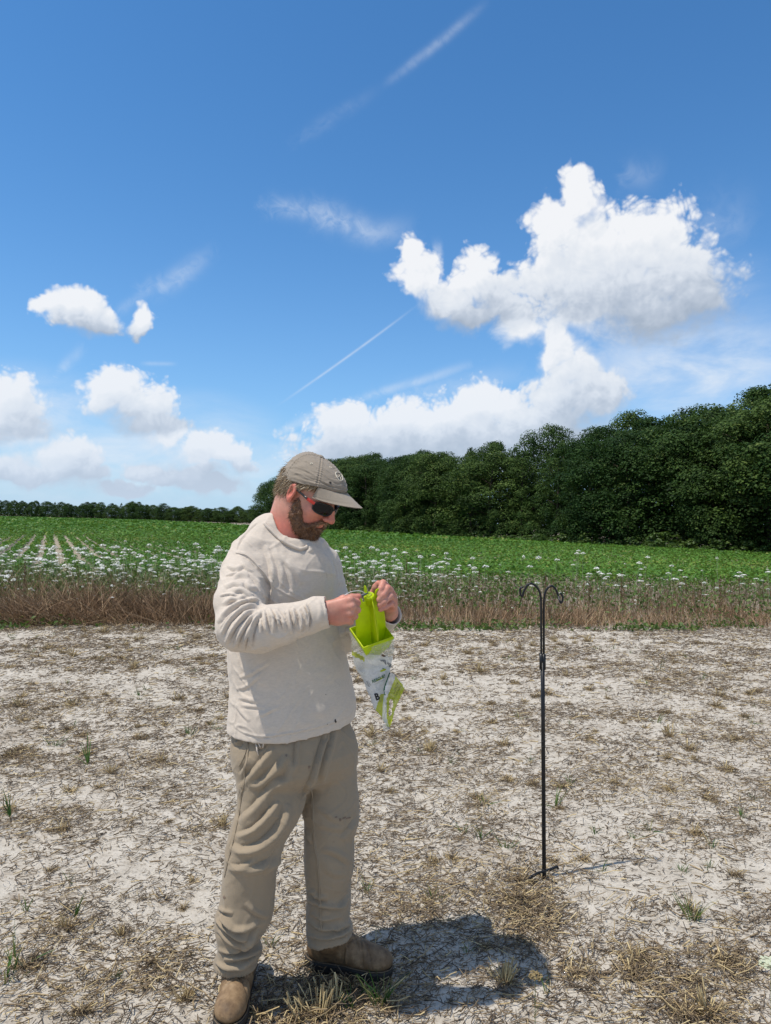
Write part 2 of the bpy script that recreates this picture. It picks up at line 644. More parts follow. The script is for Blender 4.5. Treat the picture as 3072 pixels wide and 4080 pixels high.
def bumps(x, y):
    b = 0.020 * (vnoise2(x * 2.2, y * 2.2, 1) - .5) + 0.016 * (vnoise2(x * 6, y * 6, 2) - .5) + 0.009 * (vnoise2(x * 17, y * 17, 3) - .5)
    return b * np.clip((14 - y) / 3, 0, 1) * np.clip((8 - np.abs(x)) / 2, 0, 1)


def gz(x, y):
    return ground_z(x, y) + bumps(np.asarray(x, float), np.asarray(y, float))


def build_ground():
    xs = np.unique(np.concatenate([[-1800, -700, -300, -120, -60, -30, -16], np.arange(-8, 8.001, 0.045), [16, 30, 60, 120, 300, 700, 1800]]))
    ys = np.unique(np.concatenate([[-120, -40, -10, -3, 0, 1.2], np.arange(1.6, 11.5, 0.045), np.arange(11.6, 34, .6), [40, 50, 70, 100, 160, 260, 420, 800, 1500, 3500]]))
    X, Y = np.meshgrid(xs, ys)
    Z = gz(X, Y)
    V = np.stack([X, Y, Z], -1).reshape(-1, 3)
    nx = len(xs)
    i = np.arange(len(ys) - 1)[:, None] * nx + np.arange(nx - 1)[None, :]
    i = i.ravel()
    q = np.stack([i, i + 1, i + nx + 1, i + nx], -1)
    m, N, out = new_mat('sandy_soil')
    ge = N.add('ShaderNodeNewGeometry')
    p = ge.outputs['Position']
    sp = N.add('ShaderNodeSeparateXYZ')
    N.put(sp.inputs[0], p)
    n1 = N.noise(p, 1.6, 5, 0.6)
    n2 = N.noise(p, 11, 6, 0.62)
    n3 = N.noise(p, 85, 5, 0.7)
    n4 = N.noise(N.vmath('MULTIPLY', p, (1, 2.6, 1)), 26, 6, 0.7, 1.2)
    c = N.ramp(n2, [(0.28, (0.31, 0.262, 0.205)), (0.45, (0.475, 0.425, 0.352)), (0.72, (0.565, 0.515, 0.44))])
    c = N.mix(N.smooth(n1, 0.52, 0.72, 0.0, 0.55), c, (0.27, 0.22, 0.165, 1))
    c = N.mix(N.smooth(n4, 0.54, 0.66, 0.0, 0.75), c, (0.14, 0.11, 0.08, 1))
    c = N.mix(N.smooth(n3, 0.54, 0.68, 0.0, 0.7), c, (0.12, 0.095, 0.07, 1))
    # the field beyond the weeds: browner bare soil
    c = N.mix(N.smooth(sp.outputs[1], 11.2, 12.6, 0.0, 0.75), c, (0.22, 0.18, 0.13, 1))
    c = N.mix(N.smooth(sp.outputs[1], 17.0, 20.0, 0.0, 0.8), c, N.ramp(n1, [(0.3, (0.27, 0.22, 0.16)), (0.7, (0.38, 0.33, 0.26))]))
    h = N.math('ADD', N.math('MULTIPLY', n2, 1.0), N.math('MULTIPLY', n3, 0.45))
    principled(N, out, c, 0.95, 0.1, bump=h, bump_strength=0.6, bump_dist=0.02)
    o = mesh_obj('ground', V, [q], m, smooth=True)
    tag(o, kind='structure')


build_ground()


def ribbons(base, dirv, length, width, nseg=2, bend=None, tri=True, side=None):
    """many thin strips. base (n,3), dirv (n,3) unit, bend (n,3) offset at the tip. Returns V (n*(nseg+1)*2,3), quads"""
    n = len(base)
    t = np.linspace(0, 1, nseg + 1)
    if side is None:
        side = unit(np.cross(dirv, rng.normal(size=(n, 3))))
    C = base[:, None, :] + dirv[:, None, :] * (length[:, None, None] * t[None, :, None])
    if bend is not None:
        C = C + bend[:, None, :] * (t[None, :, None] ** 2)
    w = (width[:, None] * (1 - 0.75 * t[None, :] ** 2))[:, :, None] * 0.5
    L = C - side[:, None, :] * w
    R = C + side[:, None, :] * w
    V = np.stack([L, R], 2).reshape(-1, 3)
    k = (nseg + 1) * 2
    b = np.arange(n)[:, None] * k + np.arange(nseg)[None, :] * 2
    b = b.ravel()
    return V, np.stack([b, b + 1, b + 3, b + 2], -1), k


def sticks(base, dirv, length, width, bend, nseg=2):
    """three-sided straws"""
    n = len(base)
    t = np.linspace(0, 1, nseg + 1)
    s1 = unit(np.cross(dirv, rng.normal(size=(n, 3))))
    s2 = np.cross(dirv, s1)
    C = base[:, None, :] + dirv[:, None, :] * (length[:, None, None] * t[None, :, None])
    C = C + bend[:, None, :] * (4 * t * (1 - t))[None, :, None]
    V = []
    for a in range(3):
        an = a * 2 * math.pi / 3
        V.append(C + (s1 * math.cos(an) + s2 * math.sin(an))[:, None, :] * (width[:, None, None] * 0.58))
    V = np.stack(V, 2).reshape(-1, 3)
    k = (nseg + 1) * 3
    q = []
    for i in range(nseg):
        for a in range(3):
            b = (a + 1) % 3
            q.append((i * 3 + a, i * 3 + b, (i + 1) * 3 + b, (i + 1) * 3 + a))
    q = np.array(q)
    Q = (np.arange(n)[:, None, None] * k + q[None]).reshape(-1, 4)
    return V, Q, k


STRAW = [(0.0, (0.06, 0.045, 0.032)), (0.45, (0.15, 0.11, 0.072)), (0.72, (0.28, 0.205, 0.122)), (0.9, (0.44, 0.33, 0.17)), (1.0, (0.56, 0.44, 0.24))]


def straw_mat(name, stops=STRAW):
    m, N, out = new_mat(name)
    c = N.ramp(attr(N, 'tint'), stops)
    principled(N, out, c, 0.7, 0.25)
    return m


M_STRAW = straw_mat('old_straw')


def clump_field(x, y):
    return vnoise2(x * 1.7 + 9, y * 2.4 + 3, 7) * 0.6 + vnoise2(x * 5.5, y * 7.5, 8) * 0.4


STRAW_HEAPS = [(1130, 1962, .09, 420), (1110, 2000, .09, 420), (1080, 1905, .10, 260), (1185, 1880, .10, 240), (700, 2165, .13, 620), (620, 2190, .10, 360), (800, 2150, .09, 320), (1500, 2190, .12, 520), (1375, 2085, .08, 260),
               (1560, 2080, .07, 220), (1240, 2105, .06, 140), (890, 1975, .10, 260), (960, 1900, .12, 240), (30, 1640, .12, 260), (100, 1760, .16, 320), (460, 1780, .10, 160), (1040, 1730, .12, 240), (1460, 1700, .2, 420),
               (1330, 1690, .15, 260), (1560, 1580, .25, 420), (1480, 1470, .4, 520), (870, 1600, .2, 320), (150, 1530, .3, 420), (330, 1640, .2, 300), (350, 2080, .08, 200), (120, 2020, .09, 200), (270, 2120, .09, 160), (60, 2160, .1, 200)]


def build_litter():
    VV, QQ, TT, off = [], [], [], 0
    bands = [(2.0, 3.2, 4700, 1.0), (3.2, 4.8, 3200, 1.15), (4.8, 7.2, 2000, 1.45), (7.2, 11.9, 1150, 1.9)]
    for (d0, d1, dens, sz) in bands:
        n = int((HALF * 1.06 * (d1 * d1 - d0 * d0) + 2 * PAD * (d1 - d0)) * dens)
        y = np.sqrt(rng.uniform(d0 * d0, d1 * d1, n))
        x = rng.uniform(-1, 1, n) * (HALF * 1.06 * y + PAD)
        cf = clump_field(x, y)
        keep = rng.random(n) < np.clip((cf - 0.22) * 2.3, 0.20, 1.0)
        x, y, cf = x[keep], y[keep], cf[keep]
        n = len(x)
        L = rng.gamma(2.6, 0.0078, n) * sz + 0.006
        big = rng.random(n) < 0.05
        L[big] *= 1.9
        L = np.minimum(L, 0.16)
        az = rng.normal(0.25, 0.95, n) + (rng.random(n) < 0.3) * rng.uniform(0, 3.14, n)
        tilt = np.abs(rng.normal(0.03, 0.16, n))
        dv = np.stack([np.cos(az) * np.cos(tilt), np.sin(az) * np.cos(tilt), np.sin(tilt)], -1)
        wd = rng.uniform(0.0012, 0.0034, n) * sz
        wd[big] *= 1.5
        z = gz(x, y) + 0.001 + rng.exponential(0.0035, n) * (0.6 + cf)
        base = np.stack([x, y, z], -1) - dv * (L * .5)[:, None] * np.array([1, 1, 0])
        bend = np.stack([-np.sin(az), np.cos(az), np.abs(rng.normal(0, .5, n))], -1) * (rng.normal(0, 0.10, n) * L)[:, None]
        bend[:, 2] = np.abs(bend[:, 2])
        V, Q, k = sticks(base, dv, L, wd, bend, 2)
        t = np.clip(rng.beta(1.7, 2.4, n) * 0.85 + 0.10 * (rng.random(n) < .5), 0, 1)
        t[big] = np.clip(t[big] + 0.32, 0, 1)
        VV.append(V)
        QQ.append(Q + off)
        TT.append(np.repeat(t, k))
        off += len(V)
    # longer, paler cut straws lying on top
    for (d0, d1, dens, sz) in [(2.0, 4.0, 230, 1.0), (4.0, 7.0, 150, 1.15), (7.0, 11.1, 90, 1.4)]:
        n = int((HALF * 1.06 * (d1 * d1 - d0 * d0) + 2 * PAD * (d1 - d0)) * dens)
        y = np.sqrt(rng.uniform(d0 * d0, d1 * d1, n))
        x = rng.uniform(-1, 1, n) * (HALF * 1.06 * y + PAD)
        cf = clump_field(x, y)
        keep = rng.random(n) < np.clip((cf - 0.3) * 3.2, 0.08, 1.0)
        x, y, cf = x[keep], y[keep], cf[keep]
        n = len(x)
        L = np.clip(rng.gamma(3.0, 0.016, n), .02, .13) * sz
        az = rng.normal(0.2, 0.8, n)
        tilt = rng.normal(0.05, 0.15, n)
        dv = np.stack([np.cos(az) * np.cos(tilt), np.sin(az) * np.cos(tilt), np.sin(tilt)], -1)
        base = np.stack([x, y, gz(x, y) + .004 + rng.exponential(.005, n)], -1)
        V, Q, k = sticks(base, dv, L, rng.uniform(.0022, .0046, n) * sz, rng.normal(0, .004, (n, 3)), 2)
        VV.append(V)
        QQ.append(Q + off)
        TT.append(np.repeat(np.clip(rng.normal(.72, .2, n), 0.1, 1), k))
        off += len(V)
    # heaps of cut straw
    for (px, py, r, n) in STRAW_HEAPS:
        c = on_ground(px * 3072 / 1666, py * 4080 / 2212)
        x, y = c[0] + rng.normal(0, r, n), c[1] + rng.normal(0, r * 1.1, n)
        L = np.clip(rng.gamma(3.0, 0.013, n), .015, .10)
        az = rng.normal(0.2, 1.0, n)
        tilt = rng.normal(0.08, 0.25, n)
        dv = np.stack([np.cos(az) * np.cos(tilt), np.sin(az) * np.cos(tilt), np.sin(tilt)], -1)
        base = np.stack([x, y, gz(x, y) + .003 + rng.exponential(.008, n)], -1)
        V, Q, k = sticks(base, dv, L, rng.uniform(.0018, .0042, n), rng.normal(0, .005, (n, 3)), 2)
        VV.append(V)
        QQ.append(Q + off)
        TT.append(np.repeat(np.clip(rng.normal(.68, .27, n), 0.05, 1), k))
        off += len(V)
    o = mesh_obj('straw_litter', np.concatenate(VV), [np.concatenate(QQ)], M_STRAW, smooth=True, attrs={'tint': np.concatenate(TT)})
    tag(o, 'brown and grey straw bits strewn over the pale sandy ground', 'straw litter', kind='stuff')


build_litter()


# ------------------------------------------------------------------ stubble tufts and green sprouts
M_STUB = straw_mat('stubble', [(0.0, (0.05, 0.038, 0.028)), (0.35, (0.16, 0.115, 0.07)), (0.6, (0.40, 0.29, 0.15)), (1.0, (0.70, 0.55, 0.29))])
M_SPROUT = leaf_mat('grass_blade', [(0.0, (0.05, 0.10, 0.025)), (0.6, (0.08, 0.17, 0.035)), (1.0, (0.30, 0.27, 0.10))], 0.3, 0.45)


def tuft_mesh(seed, n_up, n_mat, h, spread, lean, bright=0.75):
    global rng
    keep, rng = rng, np.random.default_rng(seed)
    # upright cut straws
    a = rng.uniform(0, 6.28, n_up)
    r = np.abs(rng.normal(0, spread * .45, n_up))
    base = np.stack([np.cos(a) * r, np.sin(a) * r * .8, np.full(n_up, -0.004)], -1)
    tl = np.abs(rng.normal(lean, 0.35, n_up))
    az = a + rng.normal(0, .5, n_up)
    dv = np.stack([np.cos(az) * np.sin(tl), np.sin(az) * np.sin(tl), np.cos(tl)], -1)
    L = rng.uniform(.45, 1.1, n_up) * h
    V1, Q1, k = sticks(base, dv, L, rng.uniform(.0028, .0052, n_up), rng.normal(0, .004, (n_up, 3)), 2)
    t1 = np.repeat(np.clip(rng.normal(bright, .2, n_up), 0.05, 1), k)
    # dark matted bits at the foot
    a = rng.uniform(0, 6.28, n_mat)
    r = np.abs(rng.normal(0, spread, n_mat))
    base = np.stack([np.cos(a) * r, np.sin(a) * r, np.abs(rng.normal(0.004, .008, n_mat))], -1)
    az = rng.uniform(0, 6.28, n_mat)
    tl = np.abs(rng.normal(0.15, .3, n_mat))
    dv = np.stack([np.cos(az) * np.cos(tl), np.sin(az) * np.cos(tl), np.sin(tl)], -1)
    V2, Q2, k = sticks(base, dv, rng.uniform(.015, .06, n_mat), rng.uniform(.001, .0028, n_mat), rng.normal(0, .006, (n_mat, 3)), 2)
    t2 = np.repeat(np.clip(rng.beta(1.4, 2.6, n_mat), 0, 1), k)
    me = raw_mesh('straws', np.concatenate([V1, V2]), [np.concatenate([Q1, Q2 + len(V1)])], M_STUB, True, {'tint': np.concatenate([t1, t2])})
    rng = keep
    return me


def sprout_mesh(seed, n, h, spread, dry=0.1):
    global rng
    keep, rng = rng, np.random.default_rng(seed)
    a = rng.uniform(0, 6.28, n)
    base = np.stack([np.cos(a), np.sin(a), np.zeros(n)], -1) * np.abs(rng.normal(0, spread, n))[:, None]
    base[:, 2] = -.004
    tl = np.abs(rng.normal(.3, .25, n))
    dv = np.stack([np.cos(a) * np.sin(tl), np.sin(a) * np.sin(tl), np.cos(tl)], -1)
    L = rng.uniform(.4, 1.1, n) * h
    bend = np.stack([np.cos(a), np.sin(a), -np.full(n, .6)], -1) * (rng.uniform(.05, .4, n) * L)[:, None]
    V, Q, k = ribbons(base, dv, L, rng.uniform(.003, .006, n), 4, bend)
    t = np.repeat(np.where(rng.random(n) < dry, .95, rng.uniform(0, .6, n)), k)
    me = raw_mesh('blades', V, [Q], M_SPROUT, True, {'tint': t})
    rng = keep
    return me


TUFTS = [tuft_mesh(100 + i, *a) for i, a in enumerate([
    (26, 60, .080, .028, .55), (22, 90, .065, .038, .8), (38, 50, .09, .026, .45, .85), (16, 110, .060, .045, 1.0, .6), (26, 40, .06, .022, 1.15, .8), (10, 40, .10, .020, .35, .85)])]
SPROUTS = [sprout_mesh(200 + i, *a) for i, a in enumerate([(9, .11, .012), (14, .09, .02, .25), (6, .13, .008), (22, .13, .014, .3)])]
TUFT_PX = [  # (x, y, mesh, scale) on a 1666 x 2212 frame
    (290, 1440, 2, 1.0), (45, 1528, 1, 1.5), (160, 1525, 1, 1.4), (385, 1510, 1, 1.2), (345, 1645, 1, 1.0), (240, 1672, 0, .8),
    (25, 1635, 1, 1.1), (480, 1782, 0, .8), (800, 1590, 0, 1.1), (855, 1588, 1, 1.2), (930, 1622, 2, 1.0), (1490, 1622, 1, 1.2),
    (1440, 1470, 4, 1.0), (1545, 1525, 1, 1.2), (1590, 1600, 3, 1.0), (1028, 1725, 4, 1.0), (1150, 1695, 3, 1.0), (1330, 1695, 1, .8),
    (1570, 1665, 1, 1.1), (1450, 1705, 4, .9), (265, 2015, 1, .7), (145, 2010, 0, .7), (20, 1750, 5, .9), (110, 1885, 3, .5),
    (215, 1700, 4, .8), (130, 1795, 1, .9), (1090, 2125, 2, .95), (1120, 1945, 3, 1.3), (1130, 1900, 3, 1.1), (690, 2190, 2, 1.15),
    (725, 2175, 5, 1.0), (645, 2205, 5, 1.1), (760, 2130, 3, 1.4), (700, 2150, 3, 1.2), (840, 2180, 4, .7), (1500, 2120, 3, .8), (1380, 2080, 1, .9),
    (1530, 2195, 0, 1.1), (1480, 2205, 3, 1.2), (1370, 2110, 3, 1.0), (1245, 2110, 4, .7), (1570, 2080, 3, 1.1), (1050, 2040, 3, .6),
    (1490, 1965, 5, .7), (1210, 1750, 3, .6), (1260, 1860, 4, .8), (1590, 1890, 3, .8), (975, 1860, 4, .8), (930, 1950, 4, .8),
    (620, 1640, 3, .8), (1440, 1540, 3, 1.0), (1620, 1500, 1, 1.2), (760, 1450, 3, 1.0), (870, 1500, 4, 1.0), (560, 2190, 4, .9),
    (400, 2160, 0, .7), (180, 2190, 3, .9), (330, 2080, 4, .5), (60, 2090, 3, 1.0), (420, 1900, 4, .6), (395, 1960, 1, .5),
]
SPROUT_PX = [
    (405, 1585, 1, 1.3), (190, 1655, 2, 1.5), (1425, 1452, 2, 1.9), (1500, 1985, 3, 1.0), (1000, 1800, 0, .9), (1200, 1745, 0, 1.2),
    (1095, 1835, 1, .9), (825, 2170, 3, 1.05), (935, 1945, 0, .7), (160, 1985, 2, .9), (25, 1765, 2, 1.2), (1040, 1815, 0, .9),
    (35, 2080, 1, 1.5), (15, 2110, 1, 1.4), (150, 1905, 0, .6), (1285, 1800, 0, .6), (1370, 1810, 1, .7), (1405, 1795, 0, .8),
    (1540, 1830, 1, .8), (1010, 2050, 0, .5), (1180, 2150, 0, .6), (700, 2160, 1, .8), (760, 2175, 0, .9), (1470, 1880, 1, .7),
    (250, 2110, 0, .5), (120, 1610, 1, 1.2), (300, 1500, 1, 1.2), (1230, 1700, 0, 1.0), (1420, 1560, 0, 1.0), (1600, 1760, 1, 1.0), (585, 2050, 0, .6),
]


def scatter_tufts():
    gname = 'cut straw stubble tufts on the sandy ground'
    lab = 'tuft of cut straw stubble standing on the pale sandy ground'
    def put(me, pos, s):
        o = bpy.data.objects.new('stubble_tuft', None)
        link(o)
        c = link(bpy.data.objects.new('straws', me), o)
        c['kind'] = 'stuff'
        o.location = pos
        o.rotation_euler = (rng.normal(0, .12), rng.normal(0, .12), rng.uniform(0, 6.28))
        o.scale = (s, s, s)
        tag(o, lab, 'straw tuft', gname)
    for (x, y, k, s) in TUFT_PX:
        q = on_ground(x * 3072 / 1666, y * 4080 / 2212)
        q[2] = float(gz(q[0], q[1]))
        put(TUFTS[k], q, s)
    n = 0
    while n < 175:
        y = math.sqrt(rng.uniform(2.4 ** 2, 10.8 ** 2))
        x = rng.uniform(-1, 1) * .52 * y
        if y < 3.4 and rng.random() < .6:
            continue
        put(TUFTS[[0, 1, 1, 3, 3, 4, 4][rng.integers(7)]], (x, y, float(gz(x, y))), rng.uniform(.4, .95) * (1 + .05 * y))
        n += 1
    gname = 'green grass sprouts on the sandy ground'
    lab = 'small green grass sprout growing out of the pale sandy ground'
    def puts(me, pos, s):
        o = bpy.data.objects.new('grass_sprout', me)
        link(o)
        o.location = pos
        o.rotation_euler = (0, 0, rng.uniform(0, 6.28))
        o.scale = (s, s, s)
        tag(o, lab, 'grass sprout', gname)
    for (x, y, k, s) in SPROUT_PX:
        q = on_ground(x * 3072 / 1666, y * 4080 / 2212)
        q[2] = float(gz(q[0], q[1]))
        puts(SPROUTS[k], q, s)
    for _ in range(70):
        y = math.sqrt(rng.uniform(2.6 ** 2, 10.0 ** 2))
        x = rng.uniform(-1, 1) * .52 * y
        puts(SPROUTS[rng.integers(0, 2)], (x, y, float(gz(x, y))), rng.uniform(.4, .9))


scatter_tufts()


# ------------------------------------------------------------------ weedy strip at the field edge
M_DRY = straw_mat('dry_grass', [(0.0, (0.05, 0.038, 0.018)), (0.4, (0.20, 0.120, 0.065)), (0.7, (0.38, 0.245, 0.14)), (1.0, (0.58, 0.44, 0.27))])
M_WEED = leaf_mat('weed_leaf', [(0.0, (0.045, 0.085, 0.02)), (0.6, (0.095, 0.16, 0.035)), (1.0, (0.20, 0.23, 0.07))], 0.3)


def px_of(x, y):
    return project(np.stack([x, y, np.zeros_like(x)], -1))[:, 0] / 3072 * 1666


def build_strip():
    # dry brown grass, taller and lodged on the left
    n = 42000
    y = 11.05 + rng.gamma(1.5, .95, n)
    y = np.minimum(y, 17.5)
    x = rng.uniform(-1, 1, n) * .74 * y
    y = y + .13 * x - .1
    px = px_of(x, y)
    hfun = np.interp(px, [-100, 100, 330, 480, 700, 1000, 1300, 1666], [.54, .62, .50, .40, .38, .36, .35, .35])
    cl = vnoise2(x * 1.3, y * 1.1, 21)
    keep = rng.random(n) < np.clip(.25 + 1.2 * (cl - .2), .15, 1) * np.clip((15.2 + .13 * x - y) / 3.2, .08, 1)
    x, y, hfun, cl, px = x[keep], y[keep], hfun[keep], cl[keep], px[keep]
    n = len(x)
    lodged = vnoise2(x * .7, y * .5, 5)
    lean = np.abs(rng.normal(.22, .38, n)) + np.clip(lodged - .45, 0, 1) * 1.6
    az = rng.normal(0.1, 1.5, n) + np.where(px < 420, 2.6, 0) + 3.0 * vnoise2(x * .4, y * .4, 9)
    dv = np.stack([np.cos(az) * np.sin(lean), np.sin(az) * np.sin(lean), np.cos(lean)], -1)
    L = hfun * rng.uniform(.35, 1.15, n) * (.35 + 1.25 * cl)
    bend = np.stack([np.cos(az) * .5, np.sin(az) * .5, -np.full(n, .45)], -1) * (rng.uniform(0, .5, n) * L)[:, None]
    base = np.stack([x, y, gz(x, y) - .01], -1)
    V, Q, k = ribbons(base, dv, L, rng.uniform(.004, .009, n), 3, bend)
    t = np.repeat(np.clip(rng.beta(2.2, 2.4, n) + .25 * (vnoise2(x * .8, y * .8, 31) - .5), 0, 1), k)
    o = mesh_obj('dry_grass', V, [Q], M_DRY, attrs={'tint': t})
    tag(o, 'dry brown grass standing along the edge of the field', 'dry grass', kind='stuff')
    # dense dark stalks a little behind (dock and thin stems), some upright
    n = 6400
    y = rng.uniform(11.4, 17.5, n)
    x = rng.uniform(-1, 1, n) * .74 * y
    y = y + .13 * x - .1
    base = np.stack([x, y, gz(x, y) - .01], -1)
    az = rng.uniform(0, 6.28, n)
    le = np.abs(rng.normal(0, .24, n))
    dv = np.stack([np.cos(az) * np.sin(le), np.sin(az) * np.sin(le), np.cos(le)], -1)
    L = rng.uniform(.2, .58, n)
    V, Q, k = sticks(base, dv, L, rng.uniform(.003, .006, n), rng.normal(0, .02, (n, 3)), 2)
    t = np.repeat(rng.uniform(0, .55, n), k)
    o = mesh_obj('dry_stalks', V, [Q], M_DRY, attrs={'tint': t})
    tag(o, 'thin upright brown weed stalks among the white flowers', 'dry stalks', kind='stuff')
    # green weeds: low along the front edge, taller leafy among the flowers
    n1, n2 = 7400, 37000
    y1 = 10.75 + np.abs(rng.normal(0, .55, n1))
    x1 = rng.uniform(-1, 1, n1) * .74 * y1
    y1 = y1 + .13 * x1 - .1
    k1 = rng.random(n1) < np.clip((vnoise2(x1 * 1.5, y1 * 2, 41) - .48) * 2.6, 0.02, .7)
    z1 = np.abs(rng.normal(0, .05, n1)) + .01
    y2 = rng.uniform(12.0, 18.5, n2)
    x2 = rng.uniform(-1, 1, n2) * .74 * y2
    p2 = px_of(x2, y2)
    k2 = rng.random(n2) < np.interp(p2, [0, 450, 900, 1200, 1666], [.95, .9, .7, .42, .4])
    z2 = rng.beta(1.5, 1.6, n2) * .5
    x, y, z = np.concatenate([x1[k1], x2[k2]]), np.concatenate([y1[k1], y2[k2]]), np.concatenate([z1[k1], z2[k2]])
    V, Q = leaves(np.stack([x, y, gz(x, y) + z], -1), rng.uniform(.016, .05, len(x)), 0.9)
    t = np.repeat(np.clip(rng.beta(2, 2.5, len(x)), 0, 1), 4)
    o = mesh_obj('green_weeds', V, [Q], M_WEED, attrs={'tint': t}, smooth=False)
    tag(o, 'low green weeds growing through the dry grass', 'weeds', kind='stuff')


def leaves(c, size, spread=0.6, aspect=0.62, nrm=None):
    """rhombic leaves at centres c facing roughly up (or nrm)"""
    n = len(c)
    if nrm is None:
        nrm = np.tile([0, 0, 1.0], (n, 1))
    nn = unit(nrm + rng.normal(0, spread, (n, 3)))
    a = unit(np.cross(nn, rng.normal(size=(n, 3))))
    b = np.cross(nn, a)
    s = size[:, None]
    V = np.stack([c - a * s, c - b * s * aspect + nn * s * .12, c + a * s, c + b * s * aspect + nn * s * .12], 1).reshape(-1, 3)
    i = np.arange(n)[:, None] * 4
    return V, i + np.arange(4)[None]


build_strip()


# ------------------------------------------------------------------ white flowers
M_STEM = plain('flower_stem', (0.09, 0.13, 0.04), .6, noise=.3, scale=8)
M_UMBEL = leaf_mat('white_umbel', [(0.0, (0.42, 0.46, 0.28)), (0.25, (0.74, 0.75, 0.64)), (1.0, (0.85, 0.85, 0.81))], 0.25, .7, .1, .06, (0.7, 0.7, 0.6, 1))
M_SEEDHEAD = leaf_mat('dry_umbel', [(0.0, (0.12, 0.085, 0.04)), (1.0, (0.26, 0.20, 0.10))], 0.1, .8, .1, .2, (.2, .15, .06, 1))


def flower_meshes(seed, R, dome, tint0, n=42):
    global rng
    keep, rng = rng, np.random.default_rng(seed)
    parts = []
    lean = rng.normal(0, .06, 2)
    st = spline([(0, 0, -.02), (lean[0] * .3, lean[1] * .3, .35), (lean[0], lean[1], .72), (lean[0] * 1.2, lean[1] * 1.2, .95)], 6)
    V, f = tube(st, [.0035, .003, .003, .0025, .0025, .002], 4, False)
    parts.append((V, f))
    top = st[-1]
    for j in range(2):
        a = rng.uniform(0, 6.28)
        b0 = st[3]
        b1 = b0 + np.array([math.cos(a) * .06, math.sin(a) * .06, .12])
        V, f = tube([b0, (b0 + b1) / 2 + [0, 0, .02], b1], .0018, 3, False)
        parts.append((V, f))
    SV, SF = join(parts)
    # head: rays and a domed disc of floret clusters
    r = R * np.sqrt(rng.random(n))
    a = rng.uniform(0, 6.28, n)
    z = dome * 1.7 * R * (1 - (r / R) ** 2) + rng.normal(0, .005, n)
    c = np.stack([np.cos(a) * r, np.sin(a) * r, z], -1) + top + [0, 0, .012]
    V1, Q1 = leaves(c, rng.uniform(.22, .34, n) * R, .35, .9)
    tn = np.repeat(np.clip(rng.normal(tint0, .15, n), 0, 1), 4)
    # green underside rays
    m = 9
    a = np.arange(m) / m * 6.28
    e = np.stack([np.cos(a) * R * .8, np.sin(a) * R * .8, np.full(m, .008)], -1) + top
    b = np.tile(top - [0, 0, R * .45], (m, 1))
    V2, Q2, k = ribbons(b, unit(e - b), np.linalg.norm(e - b, axis=1), np.full(m, .004), 1)
    t2 = np.zeros(len(V2))
    HV = np.concatenate([V1, V2])
    HQ = np.concatenate([Q1, Q2 + len(V1)])
    rng = keep
    stem = raw_mesh('stem', SV, SF, M_STEM)
    return stem, HV, HQ, np.concatenate([tn, t2])


